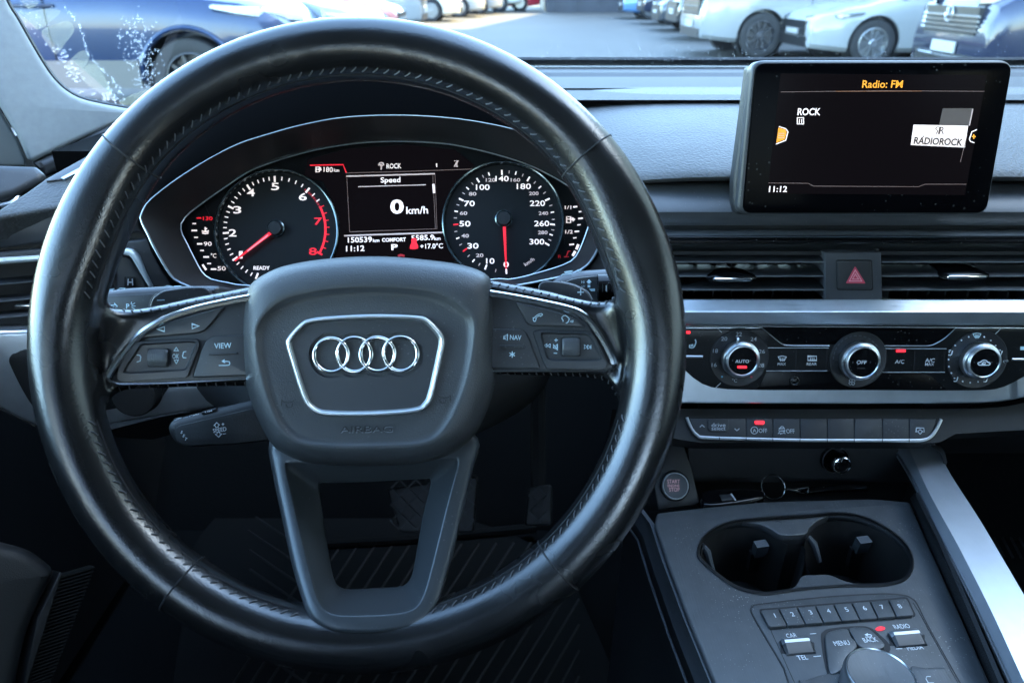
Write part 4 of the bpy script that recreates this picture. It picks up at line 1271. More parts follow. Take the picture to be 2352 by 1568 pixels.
cr = thing("cruise_stalk", "black cruise control stalk with speed lettering under the left spoke", "stalk", W.hit(*A8(1000, 1300), -0.11))
b3_ = plate("lever", W, fillet(zz(A8, [(628, 1310), (650, 1262), (700, 1236), (1050, 1148), (1340, 1082), (1700, 1010), (1700, 1400), (1200, 1455), (800, 1478), (690, 1440), (640, 1360)]), 10), -0.120, -0.084, BLACKPL, cr, bev=0.006, segs=4)
plate("face", W, fillet(zz(A8, [(700, 1320), (740, 1290), (1340, 1150), (1700, 1080), (1700, 1385), (1200, 1440), (800, 1462), (715, 1420)]), 8), -0.1, -0.0832, BLACKPL, cr, bev=0.0005)
text("speed_lettering", W, *A8(1078, 1325), "SPEED", 34 * kA, PRINT, b3_, h=-0.0828, width=112 * kA, rot=9, bold=0.006)
strokes("speed_arrow", W, [[*zz(A8, [(1030, 1292), (1052, 1264), (1078, 1286), (1065, 1288), (1065, 1302), (1044, 1305), (1042, 1292)]), A8(1030, 1292)], [*zz(A8, [(1040, 1360), (1056, 1358), (1056, 1346), (1078, 1344), (1078, 1356), (1094, 1356), (1070, 1386)]), A8(1040, 1360)],
                           zz(A8, [(1094, 1280), (1116, 1276)]), zz(A8, [(1105, 1268), (1105, 1290)]), zz(A8, [(1104, 1360), (1130, 1356)])], 1.1, -0.0828, PRINT, b3_)
for ch, x, y in (("S", 762, 1345), ("E", 780, 1375), ("T", 797, 1402)):
    text("set_lettering", W, *A8(x, y), ch, 24 * kA, PRINT, b3_, h=-0.0828, rot=-25)
text("cruise_lettering", W, *A8(800, 1218), "OFF --- CAN", 16 * kA, PRINT, b3_, h=-0.0870, width=215 * kA, rot=12, bold=0.03)
text("cruise_lettering", W, *A8(815, 1240), "ON - RES", 16 * kA, PRINT, b3_, h=-0.0870, width=200 * kA, rot=12, bold=0.03)
plate("slide_key", W, fillet(zz(A8, [(915, 1180), (1045, 1142), (1055, 1170), (935, 1205)]), 2), -0.1, -0.0850, DARKPL, cr, bev=0.0008)
text("limit_lettering", W, *A8(985, 1172), "LIM", 14 * kA, PRINT, cr, h=-0.0845, width=60 * kA, rot=14)
# ------------------------------------------------------------------ instrument cluster
kC, kD_, kE = 0.2551 * 0.9408, 0.23599 * 0.9408, 0.26154 * 0.9408
cl = thing("instrument_cluster", "lit instrument cluster with rev counter, speedometer and centre display", "instrument cluster", CL.hit(880, 700, -0.02))
CC = (880.0, 500.0)
NC = 220
outer_f = zz(A4, [(165, 775), (195, 705), (260, 612), (500, 425), (800, 235), (1100, 82), (1380, -10)]) + [(690, 287), (780, 270), (880, 264), (980, 266), (1080, 276), (1180, 296), (1270, 326), (1350, 366), (1400, 410), (1412, 460), (1408, 510)] + zz(A6, [(1660, 820), (1600, 930), (1520, 1080), (1440, 1165), (1300, 1230), (1080, 1280), (700, 1345)]) + [(880, 690)] + zz(A4, [(1200, 1580), (800, 1500), (600, 1440), (540, 1410), (470, 1365), (400, 1260), (300, 1085), (220, 920), (172, 830)])
OF = polar(catmull(outer_f, 4), CC, NC)
inner_f = zz(A4, [(553, 880), (570, 820), (640, 742), (800, 622), (1000, 482), (1200, 352), (1450, 252), (1800, 152), (2100, 97)]) + [A5(500, 75), A5(850, 65), A5(1250, 85)] + zz(A6, [(300, 30), (600, 100), (860, 180), (1050, 262), (1250, 372), (1380, 470), (1470, 580), (1502, 690), (1470, 800), (1400, 985), (1340, 1080), (1250, 1132), (1100, 1182), (850, 1250), (700, 1272), (570, 1270)]) + [(900, 672)] + zz(A4, [(1220, 1440), (1000, 1410), (850, 1380), (780, 1335), (740, 1282), (660, 1130), (600, 1010), (568, 950)])
IF = polar(catmull(inner_f, 4), CC, NC)
def raise_(pts, s):
    return [(CC[0] + (x - CC[0]) * (1 + (0.02 + 0.14 * max(0.0, min(1.0, (500 - y) / 80)) * (1 if x < CC[0] else 0.3)) * (s - 1)), (470 - (470 - y) * s) if y < 470 else y) for x, y in pts]
# hood: visor, front rim, tunnel
mb = MB()
mb.loft([on(CO, raise_(OF, 1.62), -0.16), on(CO, raise_(OF, 1.62), -0.02), on(CO, raise_(OF, 1.55), -0.006), on(CO, raise_(OF, 1.30), -0.002), on(CO, raise_(OF, 1.04), -0.001), on(CO, inset(OF, -1.5), -0.0012)])
mb.build("hood_visor", VISOR, cl)
mb = MB()
OI = inset(OF, 3.0)
mb.loft([on(CO, OI, -0.001), on(CO, lerp2(OI, IF, 0.25), -0.010), on(CO, lerp2(OI, IF, 0.62), -0.026), on(CL, inset(IF, -2.5), 0.004)])
mb.build("hood_tunnel", DARKPL, cl)
mb = MB()
pts = [CO.hit(x, y, 0.0) for x, y in inset(OF, 1.2)]
wd = []
for (x, y) in OF:
    t = min(1.0, max(0.0, (y - 440) / 120.0))
    wd.append(0.00034 + 0.00075 * t)
mb.tube(pts, wd, 8, closed=True, up=CO.n, ell=(1.0, 1.0))
mb.build("hood_trim", HOODTRIM, cl)
mb = MB()
mb.tube([CL.hit(x, y, 0.0040) for x, y in IF], 0.00055, 6, closed=True)
mb.build("face_trim", CHROMER, cl)
face = plate("face", CL, inset(IF, -2), -0.01, -0.004, CLFACE, cl)

def ang_from(c, p):      # clockwise from straight up
    return math.atan2(p[0] - c[0], -(p[1] - c[1]))
def pol(c, r, a):
    return (c[0] + r * math.sin(a), c[1] - r * math.cos(a))

def gauge(name, centre, radius, hub):
    g = link(name, bpy.data.meshes.new(name), None, cl)
    bpy.data.objects.remove(g)
    g = plate(name, CL, circle(*centre, radius - 2, n=80), -0.006, -0.0025, DIAL, cl)
    mb = MB()
    cc = CL.hit(*centre, 0.0); r = radius * CL.px(*centre)
    prof = [(r - 0.0022, -0.003), (r - 0.0018, 0.0005), (r - 0.0008, 0.0025), (r, 0.0028), (r + 0.0008, 0.0022), (r + 0.0012, 0.0), (r + 0.0012, -0.004)]
    mb.lathe(cc, CL.n, prof, 96, u=CL.u, cap=False)
    mb.build("bezel", mat(name + "_bezel", (0.10, 0.13, 0.14), 0.16, metal=0.9), g)
    mb = MB()
    k = CL.px(*hub)
    mb.lathe(CL.hit(*hub, -0.0024), CL.n, [(20.5 * k, 0), (20.5 * k, 0.0015), (18 * k, 0.0022), (17 * k, 0.0016), (14 * k, 0.0016), (0, 0.0016)], 40)
    mb.build("hub_ring", mat(name + "_hub", (0.12, 0.15, 0.16), 0.25, metal=0.9), g)
    mb = MB()
    mb.lathe(CL.hit(*hub, -0.0010), CL.n, [(15.5 * k, 0), (15.5 * k, 0.0030), (14 * k, 0.0040), (0, 0.0042)], 40)
    mb.build("hub_cap", BLACKPL, g)
    return g
HT = -0.0021
# rev counter
TC = (634.0, 527.0)
rev = gauge("rev_counter", (635.5, 531), 141, (634, 525))
tpos = [(1285, 1340), (1075, 1180), (970, 937), (1020, 685), (1200, 495), (1453, 425), (1770, 525), (1955, 815), (1900, 1140)]
tang = [ang_from(TC, A4(*p)) % (2 * math.pi) for p in tpos]
for i in range(1, len(tang)):
    while tang[i] < tang[i - 1]: tang[i] += 2 * math.pi
def ticks(parent, c, angs, r1, L, w, m, name="tick_marks"):
    mb = MB()
    for a in angs: ribbon(mb, CL, [pol(c, r1, a), pol(c, r1 - L, a)], w, HT)
    return mb.build(name, m, parent, smooth=False, kind="stuff")
ticks(rev, TC, tang[:7], 122.5, 14, 4.2, GLOWW)
ticks(rev, TC, [tang[i] + (tang[i + 1] - tang[i]) * j / 5 for i in range(6) for j in range(1, 5)] + [tang[6] + (tang[7] - tang[6]) * j / 5 for j in (1, 2)], 121.5, 8.5, 2.3, GLOWW)
ticks(rev, TC, [tang[6] + (tang[7] - tang[6]) * j / 5 for j in (3, 4)] + [tang[7] + (tang[8] - tang[7]) * j / 5 for j in range(0, 5)], 123, 7, 2.0, GLOWR, "red_tick_marks")
ticks(rev, TC, [tang[8]], 121, 14, 4.5, GLOWR, "red_tick_marks")
arc = [pol(TC, 113.5, tang[6] + (tang[8] - tang[6]) * t) for t in [0.30 + 0.70 * j / 40 for j in range(41)]]
strokes("red_line", CL, [arc], 5.0, HT - 0.00005, GLOWR, rev)
strokes("red_dashes", CL, [[pol(TC, 113, tang[6] - 0.06 + 0.05 * j), pol(TC, 113, tang[6] - 0.06 + 0.05 * j + 0.033)] for j in range(10)], 4.5, HT - 0.0001, GLOWRD, rev)
for s, x, y, m in (("2", 1050, 935, GLOWW), ("3", 1095, 715, GLOWW), ("4", 1225, 550, GLOWW), ("5", 1457, 492, GLOWW), ("6", 1722, 590, GLOWW), ("1", 1128, 1145, GLOWW), ("7", 1868, 825, GLOWR), ("8", 1818, 1112, GLOWR)):
    text("numeral", CL, *A4(x, y), s, 70 * kC, m, rev, h=HT, width=(76 if s != "1" else 34) * kC, bold=0.012)
text("ready_lettering", CL, *A4(1328, 1270), "READY", 36 * kC, GLOWW, rev, h=HT, width=155 * kC, bold=0.02)
def needle(parent, a, b, w0, w1):
    A_, B_ = Vector(a), Vector(b); d = (B_ - A_).normalized(); n = Vector((-d.y, d.x))
    mb = MB()
    h = 0.0016
    for sgn, nm, m in ((1, "needle", GLOWR),):
        pts = [A_ + n * w0 / 2, B_ + n * w1 / 2, B_ - n * w1 / 2, A_ - n * w0 / 2]
        o = plate("needle", CL, [tuple(p) for p in pts], h - 0.001, h, GLOWR, parent, smooth=False)
    pts = [A_ + d * 12 + n * w0 * 0.22, A_.lerp(B_, 0.75), A_ + d * 12 - n * w0 * 0.22]
    return o
nd = needle(rev, A4(1420, 928), A4(1068, 1202), 7.5, 3.0)
strokes("needle_highlight", CL, [[A4(1390, 955), A4(1190, 1110)]], 3.0, 0.0019, GLOWPINK, nd)
# coolant gauge
cg = plate("coolant_gauge", CL, [(418, 500), (470, 470), (492, 520), (492, 560), (520, 628), (480, 624), (450, 590), (425, 540)], -0.006, -0.0035, CLFACE, cl)
mb = MB()
for x, y, w in ((683, 846, 36), (683, 912, 54), (700, 978, 38), (735, 1040, 50), (757, 1103, 36), (797, 1165, 54), (825, 1228, 38), (868, 1282, 54)):
    ribbon(mb, CL, zz(A4, [(x - w / 2, y), (x + w / 2, y)]), 3.6 if w > 45 else 2.8, -0.0032)
mb.build("tick_marks", GLOWW, cg, smooth=False, kind="stuff")
strokes("red_tick_marks", CL, [zz(A4, [(706, 793), (750, 793)])], 2.6, -0.0032, GLOWR, cg)
strokes("pointer", CL, [zz(A4, [(762, 1238), (798, 1290)])], 4.6, -0.0031, GLOWW, cg)
text("numeral", CL, *A4(812, 797), "130", 36 * kC, GLOWR, cg, h=-0.0032, width=92 * kC, bold=0.01)
text("numeral", CL, *A4(812, 1040), "90", 40 * kC, GLOWW, cg, h=-0.0032, width=76 * kC, bold=0.01)
text("numeral", CL, *A4(945, 1275), "50", 40 * kC, GLOWW, cg, h=-0.0032, width=80 * kC, bold=0.01)
text("degree_lettering", CL, *A4(868, 1152), "°C", 44 * kC, GLOWW, cg, h=-0.0032, width=54 * kC, bold=0.01)
strokes("coolant_symbol", CL, [zz(A4, [(788, 880), (788, 925)]), zz(A4, [(788, 895), (806, 895)]), zz(A4, [(755, 916), (770, 922), (788, 922), (806, 922), (822, 916)]), zz(A4, [(758, 936), (788, 942), (820, 936)])], 3.0, -0.0032, GLOWW, cg)

# speedometer
SC = (1157.0, 505.0)
spd = gauge("speedometer", (1156, 510), 138, (1157.5, 503))
big = {0: (712, 1195), 10: (520, 1155), 30: (325, 995), 50: (240, 757), 70: (290, 525), 100: (447, 345), 140: (670, 272), 180: (918, 333), 220: (1095, 525), 260: (1142, 757), 300: (1093, 940)}
med = {20: (405, 1095), 40: (258, 885), 60: (243, 635), 80: (350, 420), 120: (550, 287), 160: (800, 278), 200: (1025, 410), 240: (1142, 643), 280: (1130, 853)}
small = [(613, 1187), (460, 1130), (360, 1050), (285, 945), (240, 822), (236, 697), (260, 575), (313, 467), (395, 377), (495, 310), (738, 268), (865, 298), (977, 366), (1068, 462), (1127, 580), (1150, 710), (1145, 808), (1118, 902)]
def tickset(dct, L, w, m, nm):
    mb = MB()
    for p in dct:
        q = A6(*p); a = ang_from(SC, q); rr = math.hypot(q[0] - SC[0], q[1] - SC[1])
        ribbon(mb, CL, [pol(SC, rr + L / 2, a), pol(SC, rr - L / 2, a)], w, HT)
    mb.build(nm, m, spd, smooth=False, kind="stuff")
tickset([big[v] for v in big if v not in (30, 50)], 11.5, 3.6, GLOWW, "tick_marks")
tickset([big[30], big[50]], 11.5, 3.2, GLOWR, "red_tick_marks")
tickset(med.values(), 8, 2.8, GLOWW, "tick_marks")
tickset(small, 7, 1.8, GLOWDIM, "tick_marks")
for s, x, y, w in (("0", 710, 1130, 50), ("10", 562, 1098, 78), ("30", 400, 957, 104), ("50", 325, 750, 104), ("70", 367, 562, 100), ("100", 492, 410, 128), ("140", 672, 330, 124), ("180", 875, 402, 132), ("220", 1002, 560, 142), ("260", 1042, 748, 140), ("300", 997, 918, 138)):
    text("numeral", CL, *A6(x, y), s, 52 * kE, GLOWW, spd, h=HT, width=w * kE, bold=0.010)
for s, x, y in (("20", 463, 1045), ("40", 327, 863), ("60", 312, 652), ("80", 397, 472), ("120", 565, 343), ("160", 797, 342), ("200", 968, 468), ("240", 1058, 653), ("280", 1052, 832)):
    text("numeral", CL, *A6(x, y), s, 34 * kE, GLOWDIM, spd, h=HT, width=(70 if len(s) == 2 else 90) * kE, bold=0.02)
text("unit_lettering", CL, *A6(925, 1105), "km/h", 34 * kE, GLOWDIM, spd, h=HT, width=104 * kE, rot=33)
needle(spd, A6(693, 778), A6(711, 1192), 7.0, 2.8)
strokes("needle_tip", CL, [[A6(711, 1172), A6(712, 1206)]], 3.6, 0.0017, GLOWW, spd)
# fuel gauge
fg = plate("fuel_gauge", CL, [(1300, 470), (1352, 472), (1372, 500), (1350, 590), (1320, 622), (1280, 618), (1296, 560)], -0.006, -0.0035, CLFACE, cl)
mb = MB()
for x, y, w in ((1355, 592, 40), (1403, 637, 32), (1405, 700, 44), (1390, 760, 32), (1370, 822, 42), (1352, 882, 32), (1322, 943, 46)):
    ribbon(mb, CL, zz(A6, [(x - w / 2, y + 2), (x + w / 2, y - 2)]), 3.4 if w > 38 else 2.6, -0.0032)
mb.build("tick_marks", GLOWW, fg, smooth=False, kind="stuff")
strokes("pointer", CL, [zz(A6, [(1384, 942), (1366, 990)]), zz(A6, [(1356, 1006), (1330, 1050)])], 6.0, -0.0031, GLOWW, fg)
text("numeral", CL, *A6(1288, 598), "1/1", 34 * kE, GLOWW, fg, h=-0.0032, width=60 * kE)
text("numeral", CL, *A6(1297, 826), "1/2", 34 * kE, GLOWW, fg, h=-0.0032, width=70 * kE)
text("reserve_lettering", CL, *A6(1210, 1055), "R", 28 * kE, GLOWRD, fg, h=-0.0032, width=30 * kE)
strokes("reserve_mark", CL, [zz(A6, [(1312, 1006), (1290, 1006), (1272, 1058), (1296, 1058)]), zz(A6, [(1250, 1058), (1280, 1058)])], 2.0, -0.0032, GLOWRD, fg)
strokes("pump_symbol", CL, [[*zz(A6, [(1275, 685), (1312, 685), (1312, 740), (1275, 740)]), A6(1275, 685)], zz(A6, [(1275, 708), (1312, 708)]), zz(A6, [(1312, 715), (1326, 715), (1326, 690)])], 2.0, -0.0032, GLOWW, fg)
poly_fill("pump_arrow", CL, zz(A6, [(1332, 690), (1356, 710), (1332, 732)]), -0.0032, GLOWW, fg)

# centre display
DH = -0.0028
dsp = plate("centre_display", CL, zz(A5, [(-120, 250), (300, 140), (900, 100), (1400, 150), (1600, 310), (1500, 420), (1400, 500), (1290, 800), (1300, 1010), (1420, 1300), (90, 1300), (215, 1010), (170, 760), (40, 480), (-160, 420)]), -0.006, -0.0032, LCD, cl)
TX = lambda s, x, y, hgt, w, m=GLOWW, rot=1.5, b=0.012, nm="display_lettering": text(nm, CL, *A5(x, y), s, hgt * kD_, m, dsp, h=DH, width=w * kD_, rot=rot, bold=b)
strokes("tab_line", CL, [[A4(1790, 289), A4(2108, 283), A4(2138, 362)]], 2.6, DH, GLOWR, dsp)
strokes("status_line", CL, [zz(A5, [(272, 392), (900, 376), (1600, 350)])], 1.4, DH, GLOWFAINT, dsp)
text("range_lettering", CL, *A4(1965, 330), "180", 48 * kC, GLOWW, dsp, h=DH, width=88 * kC, rot=-2, bold=0.015)
text("range_unit", CL, *A4(2045, 336), "km", 30 * kC, GLOWW, dsp, h=DH, width=52 * kC, rot=-2, bold=0.015)
strokes("range_symbol", CL, [[*zz(A4, [(1848, 306), (1880, 306), (1880, 352), (1848, 352)]), A4(1848, 306)], zz(A4, [(1848, 328), (1880, 328)]), zz(A4, [(1880, 335), (1893, 335), (1890, 308)])], 2.0, DH, GLOWW, dsp)
TX("ROCK", 770, 320, 52, 152)
strokes("antenna_symbol", CL, [catmull(zz(A5, [(612, 315), (622, 292), (640, 286), (658, 292), (664, 315)]), 3, False), zz(A5, [(638, 310), (638, 358)])], 3.0, DH, GLOWDIM, dsp)
poly_fill("antenna_dot", CL, zz(A5, [(626, 300), (650, 300), (654, 318), (638, 330), (624, 318)]), DH, GLOWDIM, dsp)
strokes("status_mark", CL, [zz(A5, [(1211, 292), (1213, 330)])], 2.4, DH, GLOWW, dsp)
strokes("status_symbol", CL, [zz(A5, [(1392, 268), (1432, 264), (1394, 326), (1432, 324)]), zz(A5, [(1425, 265), (1420, 326)])], 2.2, DH, GLOWDIM, dsp)
strokes("frame_line", CL, [zz(A5, [(276, 426), (1195, 400)])], 3.0, DH, GLOWDIM, dsp)
strokes("frame_line", CL, [zz(A5, [(282, 440), (312, 1000), (1215, 968)]), zz(A5, [(1172, 415), (1200, 970)]), zz(A5, [(1195, 415), (1215, 968)])], 1.1, DH, GLOWFAINT, dsp)
TX("Speed", 735, 472, 72, 205, b=0.014)
strokes("title_line", CL, [zz(A5, [(400, 534), (730, 524), (1100, 514)])], 1.9, DH, GLOWDIM, dsp)
strokes("scroll_bar", CL, [zz(A5, [(1179, 505), (1186, 600)])], 5.2, DH, GLOWW, dsp)
TX("0", 802, 740, 150, 140, b=0.03, nm="speed_numeral")
TX("km/h", 1010, 776, 76, 225, b=0.012)
strokes("bottom_line", CL, [zz(A5, [(255, 1040), (1275, 1006)])], 3.2, DH, GLOWDIM, dsp)
TX("150539", 418, 1082, 56, 250, b=0.015); TX("km", 586, 1088, 36, 66)
TX("COMFORT", 770, 1082, 40, 248, b=0.03)
TX("5585.9", 1068, 1060, 54, 236, b=0.015); TX("km", 1220, 1068, 36, 64)
TX("11:12", 370, 1172, 58, 190, b=0.015)
TX("P", 776, 1158, 62, 66, b=0.03)
TX("+17.0°C", 1160, 1146, 54, 236, b=0.012)
poly_fill("belt_warning", CL, catmull(zz(A5, [(950, 1080), (975, 1060), (1005, 1078), (1005, 1110), (1018, 1140), (1015, 1172), (940, 1178), (938, 1140), (952, 1112)]), 3), DH + 0.00012, GLOWR, dsp)
strokes("brake_warning", CL, [catmull(zz(A5, [(812, 1250), (840, 1240), (880, 1250)]), 3, False)], 5, DH, GLOWRD, dsp)

# ------------------------------------------------------------------ centre screen
kF = 0.38265 * 0.9408
sc_ = thing("infotainment_screen", "black tablet-like infotainment screen showing the radio page on the dash", "screen", MM.hit(*A3(1350, 1360), -0.02))
shell = fillet(zz(A3, [(605, 395), (2290, 388), (2130, 1372), (505, 1372), (502, 1180), (545, 1140)]), [34, 34, 34, 30, 8, 12], 7)
body_o = fillet(zz(A3, [(618, 386), (2292, 384), (2122, 1374), (520, 1374)]), [30, 32, 32, 30], 8)
face_o = fillet(zz(A3, [(642, 404), (2282, 400), (2112, 1358), (556, 1360)]), [26, 28, 26, 22], 8)
mb = MB(); plate("x", MM, body_o, -0.012, -0.001, None, None, bev=0.003, mb=mb); mb.build("housing", SOFT, sc_)
plate("rear_shell", MM, fillet(zz(A3, [(600, 420), (2200, 420), (2080, 1372), (520, 1374), (500, 1290), (502, 1170)]), 10), -0.020, -0.008, DARKPL, sc_, bev=0.004)
plate("front_glass", MM, face_o, -0.006, 0.0006, SCREEN, sc_, bev=0.0008)
lcd = plate("display", MM, zz(A3, [(800, 470), (2115, 480), (1975, 1245), (715, 1235)]), 0.0, 0.0008, LCD, sc_)
SH = 0.00105
S = lambda s, x, y, hgt, w, m=GLOWW, b=0.016, rot=0, nm="lettering": text(nm, MM, *A3(x, y), s, hgt * kF, m, lcd, h=SH, width=w * kF, bold=b, rot=rot)
S("Radio: FM", 1450, 538, 46, 258, AMBER, 0.014)
strokes("title_line", MM, [zz(A3, [(800, 588), (1450, 580), (2100, 584)])], 1.4, SH, GLOWFAINT, lcd)
strokes("title_line", MM, [zz(A3, [(1150, 584), (1700, 582)])], 1.8, SH + 0.0001, mat("lit_amber_faint", (0.05, 0.03, 0.02), 0.5, emit=(1, 0.45, 0.2), estr=0.009), lcd)
S("ROCK", 981, 714, 44, 146, GLOWW, 0.02)
strokes("station_symbol", MM, [[*zz(A3, [(906, 752), (946, 752), (946, 792), (906, 792)]), A3(906, 752)], zz(A3, [(920, 760), (918, 786)]), zz(A3, [(934, 760), (933, 786)])], 1.9, SH, GLOWW, lcd)
poly_fill("menu_tab", MM, zz(A3, [(786, 815), (828, 826), (838, 842), (826, 890), (772, 912)]), SH, AMBER, lcd)
strokes("menu_tab_edge", MM, [zz(A3, [(788, 808), (832, 822), (846, 842), (832, 896), (770, 920)])], 2.0, SH + 0.0001, GLOWW, lcd)
strokes("menu_tab_lines", MM, [zz(A3, [(786, 852), (824, 852)]), zz(A3, [(784, 866), (822, 866)]), zz(A3, [(782, 880), (820, 880)])], 1.4, SH + 0.0002, GLOWDIM, lcd)
poly_fill("logo_ground", MM, zz(A3, [(1648, 796), (1996, 803), (1974, 942), (1630, 926)]), SH, LOGO, lcd)
poly_fill("logo_shade", MM, zz(A3, [(1835, 692), (2026, 692), (2005, 802), (1812, 797)]), SH, LOGOD, lcd)
LS = SH + 0.00025
text("logo_lettering", MM, *A3(1806, 903), "RADIOROCK", 44 * kF, INK, lcd, h=LS, width=312 * kF, rot=-2.2, bold=0.022)
strokes("logo_lettering", MM, [zz(A3, [(1648, 893), (1668, 894)]), zz(A3, [(1838, 897), (1848, 899), (1846, 906)]), zz(A3, [(1716, 866), (1700, 884)])], 1.4, LS, INK, lcd)
text("logo_monogram", MM, *A3(1829, 833), "R", 44 * kF, INK, lcd, h=LS, width=30 * kF, rot=-1, bold=0.0)
strokes("logo_monogram", MM, [catmull(zz(A3, [(1790, 856), (1802, 836), (1790, 824), (1796, 812), (1822, 812)]), 3, False), zz(A3, [(1806, 858), (1816, 812)])], 1.4, LS, INK, lcd)
strokes("plus_tab", MM, [zz(A3, [(2052, 828), (2020, 842), (2004, 890), (2012, 904), (2036, 912)])], 2.0, SH, GLOWW, lcd)
strokes("plus_symbol", MM, [zz(A3, [(2020, 872), (2044, 872)]), zz(A3, [(2032, 858), (2032, 886)])], 2.6, SH, AMBER, lcd)
strokes("edge_line", MM, [zz(A3, [(2026, 696), (2004, 802)])], 2.2, SH + 0.0002, GLOWDIM, lcd)
strokes("edge_line", MM, [zz(A3, [(1990, 860), (1946, 1036)])], 1.2, SH, GLOWFAINT, lcd)
strokes("footer_line", MM, [zz(A3, [(720, 1168), (975, 1170), (1010, 1188), (1680, 1192), (1720, 1176), (1985, 1176)])], 1.3, SH, GLOWFAINT, lcd)
S("11:12", 783, 1207, 38, 116, GLOWW, 0.02)
BLADEM = mat("vent_blade", (0.014, 0.015, 0.016), 0.45)
# ------------------------------------------------------------------ centre vents and hazard switch
def vent(name, label, x0, x1, slat_y, tab, vx, pl=VT, tabw=92):
    """air vent between picture columns x0 and x1: slats, blades behind, one adjuster"""
    t = thing(name, label, "air vent", pl.hit((x0 + x1) / 2, slat_y[-1] + 20, -0.02))
    ya, yb = slat_y[0] - 30, slat_y[-1] + 26
    plate("back_wall", pl, [(x0 - 40, ya - 10), (x1 + 10, ya - 10), (x1 + 10, yb + 10), (x0 - 40, yb + 10)], -0.062, -0.055, GAP, t)
    for yy, dv in ((ya - 4, 0.002), (yb + 4, -0.002)):
        m = MB(); a0 = pl.hit(x0 - 60, yy, -0.030); a1 = pl.hit(x1 + 10, yy, -0.030); cc = (a0 + a1) / 2
        m.box(cc + pl.v * dv, (a1 - a0) / 2, pl.n * 0.026, pl.v * 0.0015); m.build("housing_wall", GAP, t)
    m = MB(); m.box(pl.hit(x0 - 62, (ya + yb) / 2, -0.030), pl.u * 0.001, pl.n * 0.03, pl.v * 0.03); m.build("housing_wall", GAP, t)
    for y in slat_y:
        m = MB()
        a0 = pl.hit(x0, y, 0.0); a1 = pl.hit(x1, y, 0.0)
        prof = [(-0.0003, -0.0005), (0.0, 0.0004), (-0.0006, 0.0012), (-0.0018, 0.0022), (-0.0032, 0.0028), (-0.014, 0.0044), (-0.022, 0.0040), (-0.022, 0.0022), (-0.013, 0.0004), (-0.0015, -0.0008)]
        lp = lambda p: [p + pl.n * a + pl.v * b for a, b in prof]
        m.loft([lp(a0), lp(a1)], True, True, True)
        sl_o = m.build("slat", VENTPL, t, sharp=30)
        m = MB(); m.tube([a0 + pl.n * 0.0002 + pl.v * 0.0004, a1 + pl.n * 0.0002 + pl.v * 0.0004], 0.00062, 6, up=pl.v); m.build("slat_edge_glint", SLATGLINT, sl_o)
    for x in vx:
        m = MB()
        m.box(pl.hit(x, (ya + yb) / 2, -0.036), pl.u * 0.0007, pl.n * 0.011, pl.v * (0.5 * (yb - ya) * pl.px(x, ya)))
        m.build("blade", BLADEM, t)
    x, y = tab
    kk = pl.px(x, y)
    m = MB()
    w = tabw * 0.62 * kk
    c = pl.hit(x, y, 0.0)
    prof = [(-0.020, 0.0052), (0.0004, 0.0040), (0.0046, 0.0012), (0.0050, -0.0010), (0.0030, -0.0036), (-0.004, -0.0056), (-0.020, -0.0055)]
    loops = []
    for q in range(13):
        s = -1 + 2 * q / 12
        f = max(0.12, (1 - abs(s) ** 4)) ** 0.5
        loops.append([c + pl.u * (w * s) + pl.n * (a * (f if a > 0 else 1)) + pl.v * (b * f) for a, b in prof])
    m.loft(loops, True, True, True)
    tb = m.build("adjuster", GLOSS, t, sharp=60)
    m = MB()
    m.tube([c + pl.n * 0.0049 + pl.u * (w * s * 0.78) - pl.v * (0.0003 + 0.0 * s) for s in (-1, -0.9, 0, 0.9, 1)], [0.0008, 0.0017, 0.0018, 0.0017, 0.0008], 8, up=pl.v, ell=(1.0, 0.55))
    m.build("adjuster_trim", CHROME, tb)
    return t
b3 = lambda x, y: B3(x, y)
hz0, hz1 = B3(1106, 0)[0], B3(1470, 0)[0]
sy = [B3(0, 257)[1], B3(0, 345)[1], B3(0, 430)[1]]
vent("centre_vent", "black slatted air vent between the steering wheel and the hazard switch", 1480, hz0 + 2, sy, B3(522, 350), [B3(x, 0)[0] for x in (-60, 50, 160, 280, 402, 515, 650, 770, 890, 1030)])
vent("centre_vent", "black slatted air vent on the passenger side of the hazard switch", hz1 - 2, 2450, sy, B3(1972, 338), [B3(x, 0)[0] for x in (1490, 1605, 1730, 1838, 1975, 2100, 2225, 2350, 2470)])
hz = thing("hazard_switch", "square black hazard warning switch with red triangle between the vents", "switch", VT.hit(1964, 685, -0.01))
plate("surround", VT, fillet(zz(B3, [(1106, 194), (1462, 194), (1470, 492), (1112, 492)]), 2), -0.05, 0.002, DASH, hz, bev=0.0012)
plate("gap", VT, fillet(zz(B3, [(1180, 240), (1404, 240), (1412, 432), (1184, 432)]), 6), -0.01, 0.0024, GAP, hz)
ky = plate("key", VT, fillet(zz(B3, [(1185, 246), (1399, 246), (1406, 425), (1190, 425)]), 6), -0.01, 0.0036, BUTTON, hz, bev=0.0010)
poly_fill("triangle", VT, fillet(zz(B3, [(1298, 280), (1364, 388), (1240, 388)]), 3), 0.0040, HAZARD, ky)
strokes("triangle_line", VT, [[*zz(B3, [(1299, 305), (1340, 374), (1262, 374)]), B3(1299, 305)], [*zz(B3, [(1300, 330), (1320, 362), (1282, 362)]), B3(1300, 330)]], 1.6, 0.0042, HAZARDL, ky)

